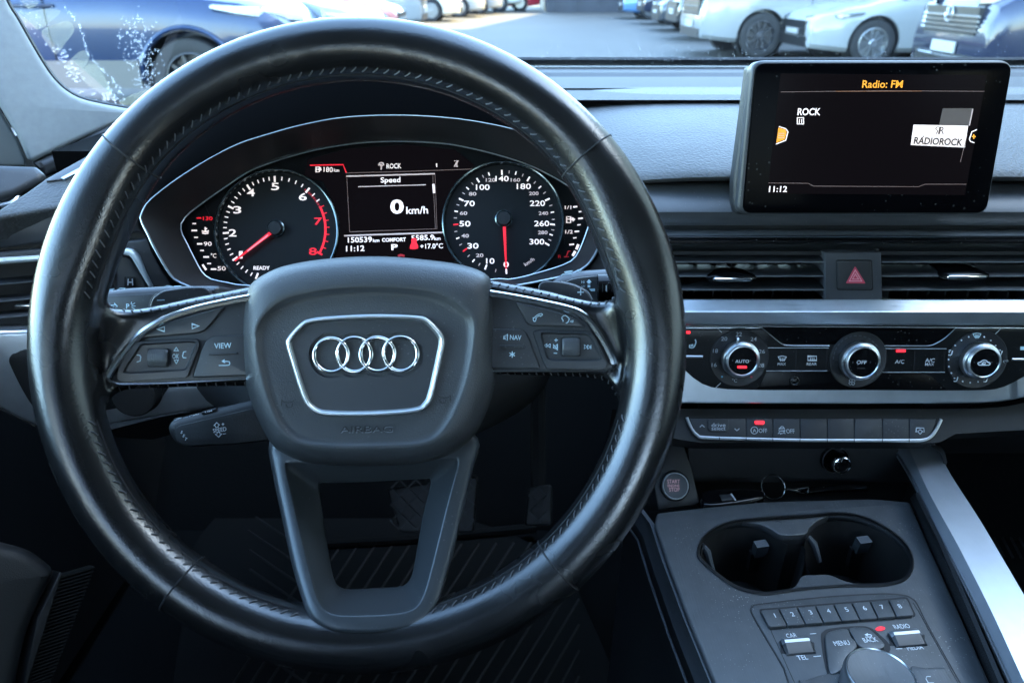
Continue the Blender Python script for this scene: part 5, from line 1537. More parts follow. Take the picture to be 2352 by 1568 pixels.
# driver's side vent
lvx = [20, 62, 105, 150]
lv = thing("driver_vent", "black slatted air vent at the driver side end of the dash", "air vent", LV.hit(120, 760, -0.02))
plate("back_wall", LV, [(-60, 600), (266, 590), (266, 770), (-60, 770)], -0.058, -0.045, GAP, lv)
plate("side_wall", LV, [(262, 590), (268, 590), (268, 700), (262, 700)], -0.045, -0.007, VENTPL, lv)
for ya, yb in ((658, 645), (698, 683), (735, 722)):
    m = MB()
    prof = [(-0.0003, -0.0005), (0.0, 0.0004), (-0.0006, 0.0012), (-0.0018, 0.0022), (-0.0032, 0.0028), (-0.014, 0.0044), (-0.022, 0.0040), (-0.022, 0.0022), (-0.013, 0.0004), (-0.0015, -0.0008)]
    lp = lambda p: [p + LV.n * a + LV.v * b for a, b in prof]
    m.loft([lp(LV.hit(-60, ya, -0.004)), lp(LV.hit(262, yb - 14, -0.004))], True, True, True)
    sl_o = m.build("slat", VENTPL, lv, sharp=30)
    m = MB(); m.tube([LV.hit(-60, ya, -0.0038), LV.hit(262, yb - 14, -0.0038)], 0.00062, 6, up=LV.v); m.build("slat_edge_glint", SLATGLINT, sl_o)
for x in (28, 100, 180, 235):
    m = MB(); m.box(LV.hit(x, 690, -0.034), LV.u * 0.0045, LV.n * 0.004, LV.v * 0.034); m.build("blade", VENTPL, lv)
m = MB(); c = LV.hit(68, 702, 0.004)
m.tube([c - LV.u * 0.012, c - LV.u * 0.010, c + LV.u * 0.012], [0.0008, 0.0019, 0.0019], 8, up=LV.v, ell=(0.9, 0.7))
m.build("adjuster_trim", CHROME, lv)

# piece of the same moulding on the other side of the instruments
rm = thing("cluster_side_panel", "small grey dash panel with bright strip right of the instruments", "dash panel", CO.hit(1440, 640, -0.01))
plate("panel", CO, zz(A6, [(1500, 700), (1740, 780), (2000, 820), (2000, 1400), (1350, 1350), (1480, 1160), (1600, 1000), (1680, 840)]), -0.03, -0.012, DASH, rm, bev=0.001)
m = MB(); m.tube([CO.hit(*A6(x, y), -0.0105) for x, y in ((1690, 1190), (1740, 1100), (1800, 990), (1850, 930))], 0.0016, 8); m.build("bright_strip", ALU, rm)
plate("vent_opening", CO, zz(A6, [(1740, 1180), (1800, 1080), (1900, 1000), (1900, 1300), (1740, 1300)]), -0.02, -0.0115, GAP, rm)

# ------------------------------------------------------------------ climate panel
kB3, kB4, kB5, kB6 = 0.39116 * 0.9408, 0.19558 * 0.9408, 0.21688 * 0.9408, 0.32738 * 0.9408
cp = thing("climate_panel", "black climate control panel with three silver knobs below the vents", "climate control", HV.hit(1980, 900, -0.01))
plow = [(1480, 757), (2480, 757), (2480, 760), (2450, 790)] + zz(B5, [(2240, 660), (2121, 738), (2010, 800), (1900, 850), (1800, 878), (1700, 888), (1550, 891), (1000, 893)]) + zz(B4, [(2352, 985), (1200, 985), (700, 975), (500, 950), (380, 905), (270, 830), (170, 740), (60, 600), (-200, 400)])
panel = plate("panel", HV, plow, -0.008, 0.0006, PANEL, cp, bev=0.0008)
strokes("panel_edge", HV, [zz(B4, [(-150, 190), (1100, 188)]) + zz(B5, [(1360, 180), (2300, 182)])], 1.4, 0.0008, PRINTD, panel)
# glossy upper and lower windows
gw = [*zz(B4, [(1110, 196)]), *zz(B5, [(1352, 186)]), *catmull(zz(B5, [(1345, 200), (1240, 285), (1150, 345), (1060, 375)]), 4, False), *zz(B5, [(560, 378)]), *zz(B4, [(1960, 412)]), *catmull(zz(B4, [(1440, 410), (1370, 390), (1250, 300), (1130, 205)]), 4, False)]
plate("display_window", HV, gw, -0.002, 0.0012, GLOSS, panel, bev=0.0002)
m = MB()
for pts in (catmull(zz(B4, [(1120, 200), (1240, 300), (1370, 402), (1460, 424), (1700, 426), (1968, 427)]), 5, False), catmull(zz(B5, [(545, 387), (900, 388), (1060, 384), (1150, 350), (1240, 292), (1350, 190)]), 5, False)):
    m.tube([HV.hit(x, y, 0.0014) for x, y in pts], [0.0003 + 0.0005 * min(1, max(0.0, (y - 800) / 20)) for x, y in pts], 6)
m.build("window_trim", ALU, panel)
plate("lower_window", HV, [*zz(B4, [(1180, 752), (2352, 752)]), *zz(B5, [(520, 690), (950, 692), (1080, 730), (1240, 870), (1240, 882)]), *zz(B4, [(1060, 968), (1100, 930)])], -0.002, 0.0010, GLOSSD, panel, bev=0.0002)
for _g in [zz(B4, [(1200, 455), (1960, 455)]), zz(B4, [(1180, 742), (1940, 742)]), zz(B4, [(550, 190), (625, 262)]), zz(B4, [(540, 960), (610, 895)]), zz(B5, [(540, 418), (1250, 420)]), zz(B5, [(515, 684), (1230, 684)]), zz(B5, [(1870, 185), (1800, 255)])]:
    strokes("panel_groove", HV, [_g], 1.4, 0.0010, PRINTD, panel)
for _g in [zz(B4, [(1560, 470), (1545, 735)]), zz(B4, [(1940, 470), (1925, 735)]), zz(B5, [(895, 440), (880, 680)]), zz(B5, [(1220, 440), (1225, 680)])]:
    strokes("key_groove", HV, [_g], 2.4, 0.0010, GAP, panel)

def knob(name, label, base_c, ring_r, knob_r, txt=None):
    x, y = base_c
    k = HV.px(x, y)
    t = thing(name, label, "knob", HV.hit(x, y, 0.0012), "climate knobs")
    m = MB()
    c = HV.hit(x, y, 0.0)
    r = knob_r * k
    H = 0.0105
    n = 120
    m.lathe(c, HV.n, [(ring_r * k, 0.0004), (ring_r * k, 0.0012), (ring_r * k - 0.0006, 0.0017), (ring_r * k - 0.0012, 0.0014), (r * 1.05, 0.0014), (r, 0.0010)], 72, u=HV.u, cap=False)
    m.build("dial_ring", DARKPL, t)
    # knurled silver body
    m = MB()
    loops = []
    for rr, h in ((r * 1.0, 0.001), (r * 1.02, 0.002), (r * 1.0, H * 0.62)):
        loops.append([c + HV.n * h + (HV.u * math.cos(2 * math.pi * q / n) + HV.v * math.sin(2 * math.pi * q / n)) * (rr * (1 - (0.018 if q % 2 else 0))) for q in range(n)])
    for rr, h in ((r * 0.93, H * 0.66), (r * 0.90, H * 0.70), (r * 0.91, H * 0.82), (r * 0.90, H * 0.96), (r * 0.84, H * 1.04), (r * 0.78, H * 1.05), (r * 0.75, H * 1.0), (r * 0.74, H * 0.95)):
        loops.append([c + HV.n * h + (HV.u * math.cos(2 * math.pi * q / n) + HV.v * math.sin(2 * math.pi * q / n)) * rr for q in range(n)])
    m.loft(loops)
    m.build("knurled_grip", ALU, t, sharp=40)
    m = MB()
    m.lathe(c, HV.n, [(r * 0.745, H * 0.8), (r * 0.745, H * 0.97), (r * 0.72, H * 1.0), (0, H * 1.0)], 48, u=HV.u)
    cap = m.build("cap", GLOSS, t)
    HVc = Plane(c + HV.n * (H * 1.0 + 0.00015), HV.n, HV.u)
    return t, cap, HVc
k1_, c1_, P1 = knob("temperature_knob", "silver knurled knob reading AUTO with temperature scale around it", B4(838, 578), 370 * kB4, 232 * kB4)
k2_, c2_, P2 = knob("fan_knob", "silver knurled knob reading OFF, middle of the climate panel", B5(245, 540), 325 * kB5, 218 * kB5)
k3_, c3_, P3 = knob("airflow_knob", "silver knurled knob with car symbol, ringed by airflow symbols", B5(1590, 540), 335 * kB5, 210 * kB5)
for kt, (px_, py_), ang in ((k1_, B4(838, 578), 105), (k3_, B5(1590, 540), 4)):
    m = MB(); kk = HV.px(px_, py_); c = HV.hit(px_, py_, 0.0); a = R(ang)
    dr_ = HV.u * math.cos(a) + HV.v * math.sin(a)
    m.tube([c + dr_ * (0.0155) + HV.n * 0.0110, c + dr_ * 0.0178 + HV.n * 0.0098, c + dr_ * 0.0198 + HV.n * 0.0072], [0.0012, 0.0014, 0.0010], 8)
    m.build("pointer", CHROME, kt)
text("auto_lettering", P1, *B4(880, 622), "AUTO", 42 * kB4, PRINT, c1_, h=0, width=172 * kB4, bold=0.012)
poly_fill("lamp", P1, fillet(zz(B4, [(818, 678), (940, 680), (938, 712), (820, 710)]), 3), 0.0003, LED, c1_)
text("off_lettering", P2, *B5(293, 572), "OFF", 42 * kB5, PRINT, c2_, h=0, width=112 * kB5, bold=0.012)
strokes("lamp", P2, [zz(B5, [(245, 640), (330, 638)])], 2.0, 0.0002, DARKPL, c2_)
strokes("car_symbol", P3, [catmull(zz(B5, [(1608, 598), (1606, 578), (1630, 572), (1655, 552), (1690, 550), (1715, 572), (1738, 580), (1735, 600), (1700, 604), (1640, 604)]), 3), catmull(zz(B5, [(1645, 592), (1668, 572), (1690, 578), (1680, 594)]), 3, False)], 2.2, 0.0002, PRINT, c3_, closed=True)
HP = 0.0022
for s, x, y in (("16", 530, 668), ("18", 545, 492), ("20", 655, 342), ("22", 838, 284), ("24", 1022, 345), ("26", 1125, 500), ("28", 1115, 672)):
    text("scale_numeral", HV, *B4(x, y), s, 50 * kB4, PRINTD, k1_, h=HP, width=76 * kB4 if s != "16" and s != "18" else 62 * kB4, bold=0.002)
text("scale_unit", HV, *B4(785, 862), "°C", 46 * kB4, PRINTD, k1_, h=HP, width=64 * kB4, bold=0.0)
poly_fill("cold_dot", HV, circle(*B4(628, 815), 2.2, n=10), HP, mat("print_blue", (0.08, 0.3, 0.45), 0.5), k1_)
poly_fill("warm_dot", HV, circle(*B4(995, 818), 2.6, n=10), HP, mat("print_red", (0.4, 0.03, 0.05), 0.5), k1_)
m = MB()
for q in range(13):
    a = R(-70 + 140 * q / 12 + 90 + 20)
    cx, cy = B5(245, 540)
    x, y = cx + 268 * kB5 * math.cos(a), cy - 268 * kB5 * math.sin(a)
    x2, y2 = cx + 268 * kB5 * math.cos(a - 0.12), cy - 268 * kB5 * math.sin(a - 0.12)
    ribbon(m, HV, [(x, y), (x2, y2)], 1.8, HP)
m.build("speed_scale", mat("print_faint", (0.06, 0.062, 0.066), 0.5), k2_, smooth=False)
strokes("fan_symbol", HV, [catmull(zz(B5, [(185, 795), (185 + 34 * math.cos(a), 795 + 34 * math.sin(a)), (185 + 36 * math.cos(a + 0.9), 795 + 36 * math.sin(a + 0.9))]), 4) for a in (0.4, 1.97, 3.54, 5.1)], 1.2, HP, PRINTD, k2_, closed=True)
def seatsym(x, y, s=1.0):
    return [catmull(zz(B5, [(x + 22 * s, y - 28), (x + 14 * s, y), (x + 8 * s, y + 16), (x - 10 * s, y + 22), (x - 28 * s, y + 18)]), 3, False)]
for q in (0,):
    pass
dots = [(1500, 287), (1675, 287), (1418, 325), (1748, 327), (1348, 384), (1803, 384), (1273, 541), (1276, 621), (1304, 694), (1432, 788), (1516, 802), (1605, 792)]
m = MB()
for x, y in dots:
    plate("x", HV, circle(*B5(x, y), 1.9, n=8), HP - 0.0002, HP, None, None, mb=m)
m.build("scale_dots", PRINT, k3_, smooth=False)
strokes("demist_symbol", HV, [[*zz(B5, [(1548, 252), (1592, 244), (1636, 252), (1618, 288), (1566, 288)]), B5(1548, 252)], zz(B5, [(1578, 262), (1576, 304)]), zz(B5, [(1592, 262), (1590, 304)]), zz(B5, [(1606, 262), (1605, 304)])], 1.8, HP, TEAL, k3_)
for x, y, h_ in ((1296, 470, 1), (1856, 470, 1), (1355, 765, 0), (1690, 770, 0)):
    strokes("airflow_symbol", HV, seatsym(x, y) + [zz(B5, [(x - 25, y - 12), (x - 8, y - 14)])] + ([zz(B5, [(x - 22, y - 30), (x + 4, y - 34)])] if h_ else []), 2.0, HP, PRINT, k3_)
# keys between the knobs
HP2 = 0.0011
strokes("demist_symbol", HV, [[*zz(B4, [(1330, 568), (1380, 556), (1432, 568), (1408, 608), (1354, 608)]), B4(1330, 568)], zz(B4, [(1360, 580), (1358, 622)]), zz(B4, [(1380, 580), (1380, 622)]), zz(B4, [(1402, 580), (1402, 622)])], 1.6, HP2, PRINT, panel)
text("key_lettering", HV, *B4(1374, 656), "MAX", 34 * kB4, PRINT, panel, h=HP2, width=102 * kB4, bold=0.0)
strokes("rear_symbol", HV, [[*zz(B4, [(1700, 560), (1808, 560), (1808, 612), (1700, 612)]), B4(1700, 560)], zz(B4, [(1732, 578), (1730, 622)]), zz(B4, [(1754, 578), (1754, 622)]), zz(B4, [(1776, 578), (1778, 622)])], 1.8, HP2, PRINT, panel)
text("key_lettering", HV, *B4(1748, 656), "REAR", 34 * kB4, PRINT, panel, h=HP2, width=124 * kB4, bold=0.0)
text("key_lettering", HV, *B5(722, 565), "A/C", 44 * kB5, PRINT, panel, h=HP2, width=104 * kB5, bold=0.008)
text("key_lettering", HV, *B5(1063, 550), "A/C", 44 * kB5, PRINT, panel, h=HP2, width=104 * kB5, bold=0.008)
text("key_lettering", HV, *B5(1058, 594), "MAX", 34 * kB5, PRINT, panel, h=HP2, width=100 * kB5, bold=0.008)
poly_fill("lamp", HV, fillet(zz(B5, [(682, 430), (790, 430), (790, 458), (682, 460)]), 2), 0.0015, LED, panel)
poly_fill("lamp", HV, fillet(zz(B4, [(120, 244), (232, 244), (232, 278), (120, 278)]), 2), 0.0015, LED, panel)
strokes("seat_symbol", HV, [catmull(zz(B4, [(292, 350), (302, 385), (280, 440), (250, 455), (215, 445)]), 3, False), zz(B4, [(225, 415), (222, 440)]), zz(B4, [(245, 412), (243, 440)]), zz(B4, [(262, 408), (262, 436)])], 2.6, HP2, TEAL, panel)
m = MB(); m.tube([HV.hit(*B4(x, y), 0.0012) for x, y in ((60, 560), (385, 566))], 0.0011, 6); m.build("bright_bar", ALU, panel)
m = MB(); m.tube([HV.hit(*B5(x, y), 0.0012) for x, y in ((1985, 540), (2300, 542))], 0.0011, 6); m.build("bright_bar", ALU, panel)
strokes("seat_symbol", HV, [zz(B5, [(2080, 415), (2160, 415)])], 8.0, HP2, TEAL, panel)
m = MB(); kk = HV.px(*B4(1525, 865))
m.lathe(HV.hit(*B4(1525, 865), 0.0008), HV.n, [(0.0040, 0), (0.0042, 0.0008), (0.0032, 0.0012), (0.0026, 0.0006), (0, 0.0012)], 28)
m.build("sensor", PANEL, panel)

# ------------------------------------------------------------------ switch row
sr = thing("switch_row", "row of flat black push switches edged with a bright strip under the climate panel", "switch row", SW.hit(1860, 1010, -0.01))
base_line = catmull(zz(B6, [(295, 118), (330, 200), (372, 250), (432, 268), (740, 278), (1140, 288), (1550, 290), (1960, 290), (2070, 284), (2122, 254), (2160, 200), (2192, 132)]), 6, False)
xs = [350, 738, 938, 1140, 1344, 1545, 1755, 1955, 2120]
edge_y = lambda x: min(base_line, key=lambda p: abs(p[0] - B6(x, 0)[0]))[1]
plate("backing", SW, [base_line[0]] + [(x, y) for x, y in base_line] + [B6(2190, 125)], -0.02, -0.0008, GAP, sr)
for i in range(len(xs) - 1):
    a, b = xs[i] + 4, xs[i + 1] - 4
    lo = [(p[0], p[1] - 2.0) for p in base_line if B6(a, 0)[0] - 1 <= p[0] <= B6(b, 0)[0] + 1]
    lo = [(B6(a, 0)[0], lo[0][1])] + lo + [(B6(b, 0)[0], lo[-1][1])]
    top = [B6(b if i < len(xs) - 2 else b + 40, 128), B6(a if i else a - 35, 128)]
    plate("key", SW, lo + top, -0.01, 0.0, BUTTON, sr, bev=0.0006)
m = MB()
m.tube([SW.hit(x, y, 0.0006) for x, y in base_line], [0.0011] * len(base_line), 8, up=SW.n, ell=(0.7, 1.25))
m.build("bright_edge", ALU, sr)
for x in xs[1:-1] + [540]:
    strokes("edge_joint", SW, [[(B6(x, 0)[0], edge_y(x) - 3), (B6(x, 0)[0], edge_y(x) + 4)]], 1.4, 0.0018, GAP, sr)
HB = 0.0003
text("drive_select_lettering", SW, *B6(532, 174), "drive", 30 * kB6, PRINTD, sr, h=HB + .0012, width=104 * kB6, bold=0.0)
text("drive_select_lettering", SW, *B6(532, 200), "select", 26 * kB6, PRINTD, sr, h=HB + .0012, width=104 * kB6, bold=0.0)
plate("drive_select_key", SW, fillet(zz(B6, [(452, 128), (608, 128), (608, 205), (590, 225), (470, 222), (452, 200)]), 3), -0.005, 0.0012, BUTTON, sr, bev=0.0005)
strokes("chevron_symbol", SW, [zz(B6, [(392, 190), (410, 174), (428, 190)]), zz(B6, [(652, 200), (670, 216), (688, 200)])], 1.5, HB, PRINTD, sr)
poly_fill("lamp", SW, fillet(zz(B6, [(800, 142), (876, 142), (872, 170), (805, 170)]), 3), 0.0010, LED, sr)
strokes("start_stop_symbol", SW, [circle(*B6(800, 214), 26 * kB6, n=20), ], 1.4, HB, PRINTD, sr, closed=True)
text("start_stop_lettering", SW, *B6(800, 215), "A", 26 * kB6, PRINTD, sr, h=HB, bold=0.0)
text("off_lettering", SW, *B6(864, 216), "OFF", 32 * kB6, PRINTD, sr, h=HB, width=62 * kB6, bold=0.0)
text("off_lettering", SW, *B6(1068, 220), "OFF", 32 * kB6, PRINTD, sr, h=HB, width=62 * kB6, bold=0.0)
strokes("stability_symbol", SW, [[*zz(B6, [(985, 200), (1025, 200), (1028, 218), (982, 218)]), B6(985, 200)], zz(B6, [(990, 198), (998, 186), (1014, 186), (1022, 198)]), catmull(zz(B6, [(975, 240), (988, 228), (995, 242), (1005, 232)]), 3, False), catmull(zz(B6, [(1010, 240), (1020, 228), (1030, 240)]), 3, False)], 1.4, HB, PRINTD, sr)
strokes("tray_symbol", SW, [zz(B6, [(2012, 226), (2006, 226), (2008, 196), (2064, 196), (2066, 226), (2060, 226)]), [*zz(B6, [(2018, 222), (2036, 208), (2054, 222), (2036, 242)]), B6(2018, 222)]], 1.5, HB, PRINTD, sr)

# ------------------------------------------------------------------ centre console
cz = thing("centre_console", "dark wood-grained centre console with controls and satin metal side rail", "console", (0.22, 0.42, 0.45))
ctop = zz(B7, [(60, 128), (340, 95), (700, 60), (1000, 50), (1400, 40), (1640, 60), (1760, 330), (1960, 770), (2160, 1230), (2300, 1560), (620, 1700), (420, 1194), (250, 780), (120, 430), (45, 200)])
cup = catmull(zz(B7, [(310, 400), (322, 318), (372, 250), (470, 196), (600, 166), (850, 146), (1000, 138), (1150, 126), (1280, 132), (1420, 176), (1560, 262), (1640, 350), (1666, 440), (1650, 510), (1600, 560), (1500, 586), (1385, 592), (1250, 592), (1100, 602), (960, 614), (850, 630), (720, 643), (560, 606), (430, 522), (350, 452)]), 4)
mmi = catmull(zz(B7, [(645, 745), (655, 715), (690, 698), (1100, 652), (1450, 632), (1600, 640), (1655, 662), (1690, 700), (1760, 840), (1960, 1194), (2120, 1480), (1100, 1560), (850, 1100), (720, 880)]), 4)
plate("top_panel", KP, fillet(ctop, 6), -0.012, 0.0, CONSOLE, cz, bev=0.0025, holes=[cup])
# cup holders
cup_h = thing("cup_holder", "double black cup holder sunk in the console with grip tabs", "cup holder", KP.hit(*B7(1000, 500), -0.06))
m = MB()
n = 120
cu = resample(cup, n)
m.loft([on(KP, cu, 0.0006), [p for p in on(KP, inset(cu, 2.5), 0.0012)], on(KP, inset(cu, 6), -0.0005), on(KP, inset(cu, 8), -0.004)])
m.build("rim", DARKPL, cup_h)
wells = []
wl_ = polar(catmull(zz(B7, [(335, 405), (350, 330), (420, 258), (560, 222), (700, 235), (800, 290), (880, 330), (975, 330), (985, 420), (960, 530), (920, 590), (850, 624), (720, 635), (580, 600), (450, 520), (360, 450)]), 4), B7(650, 430), 60)
wr_ = polar(catmull(zz(B7, [(985, 330), (1020, 250), (1100, 195), (1230, 182), (1380, 215), (1520, 290), (1610, 370), (1645, 450), (1625, 510), (1560, 560), (1450, 582), (1330, 575), (1230, 545), (1130, 505), (1020, 505), (985, 430)]), 4), B7(1300, 380), 60)
for w_ in (wl_, wr_):
    m = MB()
    t0 = on(KP, w_, -0.004)
    cc = sum(t0, Vector()) / len(t0)
    t1 = [p + Vector((0, 0, -0.055)) - (p - cc) * 0.08 for p in t0]
    m.loft([t0, t1], True, False, True)
    m.build("well", BLACKPL, cup_h)
plate("insert", KP, catmull(zz(B7, [(590, 178), (850, 158), (1130, 140), (1060, 180), (1010, 225), (985, 262), (840, 268), (780, 235), (700, 200)]), 3), -0.03, -0.0025, CONSOLE, cup_h, bev=0.0008)
plate("insert", KP, catmull(zz(B7, [(870, 628), (930, 580), (968, 522), (1050, 515), (1140, 516), (1240, 555), (1380, 590), (1200, 600), (1050, 610)]), 3), -0.03, -0.0015, CONSOLE, cup_h, bev=0.0010)
strokes("insert_symbol", KP, [catmull(zz(B7, [(800, 190), (815, 182), (838, 190), (836, 204)]), 3, False)], 1.2, -0.0022, DARKPL, cup_h)
TABM = mat("tab_plastic", (0.04, 0.047, 0.055), 0.4)
for (x, y) in ((705, 355), (1340, 330)):
    c = KP.hit(*B7(x, y), -0.018)
    m = MB()
    m.box(c, (0.0052, 0.001, 0), (-0.0006, 0.0035, 0.0005), (-0.0012, -0.0035, 0.0085))
    o = m.build("grip_tab", TABM, cup_h, smooth=False)
    m = MB(); m.box(c + Vector((-0.002, 0.004, -0.016)), (0.004, 0, 0), (0, 0.003, 0), (0, 0, 0.009)); m.build("tab_stem", BLACKPL, o, smooth=False)
for (x, y) in ((375, 395), (1042, 345)):
    c = KP.hit(*B7(x, y), -0.014)
    m = MB()
    m.tube([c + Vector((-0.004, 0.006, 0.006)), c + Vector((0.0, 0.002, 0.002)), c + Vector((0.004, -0.006, -0.010))], [0.002, 0.0032, 0.002], 8)
    m.build("grip_tab", TABM, cup_h)
# left flank
lf = [B7(-60, 60), B7(45, 200), B7(120, 430), B7(250, 780), B7(420, 1194), B7(620, 1700)]
m = MB()
a = on(KP, lf, -0.004); b = on(KP, [(x - 10, y) for x, y in lf], -0.0045); c = on(KP, [(x - 14, y) for x, y in lf], -0.012)
d = [p + Vector((-0.004, 0, -0.012)) for p in c]
e = [p + Vector((-0.012, 0, -0.40)) for p in c]
m.loft([a, b, c, d], closed=False); m.build("edge_rail", DASH, cz)
m = MB(); m.loft([d, e], closed=False); m.build("flank", DARKPL, cz)
m = MB(); m.tube([p + Vector((-0.0035, 0, -0.006)) for p in d], 0.0011, 6); m.build("flank_line", DASH, cz)
# floor and walls of the storage tray
m = MB()
tb = on(KP, zz(B6, [(330, 610), (900, 590), (1500, 585), (1950, 600)]), -0.012)
tbt = [p + Vector((0, 0.012, 0.09)) for p in tb]
tf = on(KP, zz(B6, [(380, 800), (900, 790), (1400, 740), (1900, 760)]), -0.012)
m.loft([tbt, tb, tf], closed=False)
m.build("tray", BLACKPL, cz, sharp=30)
TW = Plane(tb[1] + Vector((0, -0.002, 0)), (0, -1, 0.08))
m = MB()
plate("x", TW, zz(B6, [(300, 290), (1850, 300), (1960, 600), (330, 615)]), -0.004, 0.0, None, None, mb=m); m.build("tray_back", DARKPL, cz)
SP = Plane(KP.hit(*B6(205, 700), 0.0), (0.06, -0.80, 0.60))
plate("start_panel", SP, zz(B6, [(40, 560), (120, 330), (270, 300), (330, 480), (400, 770), (80, 815)]), -0.03, 0.0, DARKPL, cz, bev=0.002)
RW = Plane(KP.hit(*B7(1690, 60), 0.0), (-0.85, -0.35, 0.4), (0.3, -0.9, 0))
m = MB()
rl = zz(B7, [(1640, 40), (1760, 330), (1960, 770), (2160, 1230), (2300, 1560)])
rh = zz(B7, [(1690, 0), (1830, 280), (2010, 690), (2230, 1194), (2380, 1530)])
pa = on(KP, rl, -0.004); pb = on(KP, rh, 0.020)
m.loft([pa, [p + Vector((0.003, 0, 0.006)) for p in pa], [p + Vector((-0.002, 0, -0.002)) for p in pb], pb], closed=False)
m.build("step_wall", DARKPL, cz)
# satin rail
r0 = zz(C3, [(200, 78), (330, 290), (500, 650), (700, 1040), (880, 1420), (1000, 1680)])
r1 = zz(C3, [(290, 78), (420, 370), (600, 700), (800, 1090), (990, 1500), (1080, 1700)])
r2 = zz(C3, [(460, 78), (560, 270), (740, 550), (900, 820), (1017, 1020), (1300, 1500)])
m = MB()
q0 = on(KP, r0, 0.020); q1 = on(KP, r1, 0.026); q2 = on(KP, r2, 0.026)
q3 = [p + Vector((0.003, 0.001, -0.004)) for p in q2]; q4 = [p + Vector((0.004, 0.002, -0.09)) for p in q2]
qm = [(a_ + b_) / 2 for a_, b_ in zip(q0, q1)]
def sm(lst): return [Vector(p) for p in catmull([tuple(p) for p in lst], 5, False)]
m.loft([sm([p + Vector((0.0, 0, -0.006)) for p in q0]), sm(q0), sm(q1), sm(q2), sm(q3)], closed=False)
rail = m.build("satin_rail", SILVERV, cz, sharp=14)
m = MB(); m.loft([sm(q3), sm(q4)], closed=False); m.build("rail_flank", DARKPL, cz)
m = MB(); m.tube(sm([p + Vector((-0.0008, 0, -0.0015)) for p in q0]), 0.0009, 6); m.build("rail_edge", DASH, cz)
plate("rail_clip", KP, fillet(zz(C3, [(440, 90), (500, 95), (525, 130), (540, 200), (520, 200), (500, 140), (470, 110)]), 2), 0.01, 0.0275, DASH, cz)
# passenger footwell carpet with stitched lines
m = MB()
m.loft([[(0.42, 0.2, 0.45), (1.02, 0.2, 0.45)], [(0.42, 0.75, 0.45), (1.02, 0.75, 0.45)], [(0.42, 0.95, 0.70), (1.02, 0.95, 0.70)]], closed=False)
m.build("passenger_footwell", CARPET, None, kind='structure')
PF = Plane((0.6, 0.5, 0.452), (0, 0, 1))
pm_ = thing("passenger_mat", "black passenger floor mat with fine ribs beyond the satin rail", "floor mat", (0.6, 0.5, 0.45))
m = MB(); m.box((0.64, 0.52, 0.453), (0.17, 0, 0), (0, 0.23, 0), (0, 0, 0.002)); m.build("sheet", RUBBER, pm_)
for k in range(11):
    x0_, y0_ = 600 + 55 * k - 90, 160 + 6 * k
    m = MB(); m.tube([PF.hit(*C3(x0_, y0_), 0.004), PF.hit(*C3(x0_ + 330, y0_ + 620), 0.004)], 0.0014, 5, up=(0, 0, 1)); m.build("rib", PEDALR, pm_)

# ---- controls on the console
kB7 = 0.39116 * 0.9408
mc = thing("console_controls", "grey console control pad with number keys and menu buttons", "control pad", KP.hit(*B7(1300, 900), 0.0))
plate("seam", KP, mmi, -0.01, 0.0006, GAP, mc)
mpan = plate("pad", KP, inset(mmi, 2.4), -0.01, 0.0010, CONSOLE, mc, bev=0.0006)
strokes("pad_line", KP, [catmull(zz(B7, [(715, 745), (780, 880), (930, 1210)]), 4, False), catmull(zz(B7, [(1660, 690), (1720, 790), (1950, 1210)]), 4, False)], 1.2, 0.0012, GAP, mpan)
rowk = zz(B7, [(708, 738), (1620, 664), (1668, 768), (762, 842)])
plate("key_row_gap", KP, fillet(inset(rowk, -3.2), 8), -0.002, 0.0014, GAP, mc)
for i in range(8):
    t0, t1 = i / 8 + (0.0 if i == 0 else 0.004), (i + 1) / 8 - (0 if i == 7 else 0.004)
    L_ = lambda a, b, t: (a[0] + (b[0] - a[0]) * t, a[1] + (b[1] - a[1]) * t)
    q = [L_(rowk[0], rowk[1], t0), L_(rowk[0], rowk[1], t1), L_(rowk[3], rowk[2], t1), L_(rowk[3], rowk[2], t0)]
    rr = [7 if i == 0 else 1, 7 if i == 7 else 1, 7 if i == 7 else 1, 7 if i == 0 else 1]
    plate("number_key", KP, fillet(q, rr), -0.001, 0.0036, CONSOLE, mc, bev=0.0005)
for i, (x, y) in enumerate(((797, 770), (907, 762), (1020, 750), (1132, 742), (1245, 733), (1357, 724), (1466, 717), (1576, 712))):
    text("numeral", KP, *B7(x, y), str(i + 1), 34 * kB7, PRINT, mc, h=0.0039, bold=0.0)
def toggle(x, y, w, lab):
    c = KP.hit(*B7(x, y), 0.0)
    k = KP.px(*B7(x, y)) * kB7
    m = MB()
    hw = w / 2 * k
    prof = [(0.0060, 0.0), (0.0056, 0.0036), (0.0034, 0.0046), (0.0016, 0.0041), (-0.0050, 0.0014), (-0.0056, 0.0)]
    loops = []
    for s, f in ((-1.0, 0.5), (-0.84, 1.0), (0.84, 1.0), (1.0, 0.5)):
        loops.append([c + KP.u * (hw * s) + KP.v * b + KP.n * (0.0012 + a * f) for b, a in prof])
    m.loft(loops, True, True, True)
    tg = m.build("toggle_switch", SOFT, mc, sharp=25)
    m = MB()
    loops = []
    for s, f in ((-1.01, 0.5), (-0.84, 1.0), (0.84, 1.0), (1.01, 0.5)):
        loops.append([c + KP.u * (hw * s) + KP.v * b + KP.n * (0.0015 + a * f) for b, a in ((0.0060, 0.0010), (0.0057, 0.0036), (0.0034, 0.0046), (0.0014, 0.0040))])
    m.loft(loops, False); m.build("toggle_trim", TOGGLEM, tg, sharp=25)
    plate("toggle_slot", KP, fillet([B7(x - w / 2 - 14, y - 40), B7(x + w / 2 + 10, y - 46), B7(x + w / 2 + 12, y + 16), B7(x - w / 2 - 8, y + 24)], 4), -0.001, 0.0013, GAP, mc)
toggle(938, 982, 190, "CAR")
toggle(1622, 934, 200, "RADIO")
hk = 0.0013
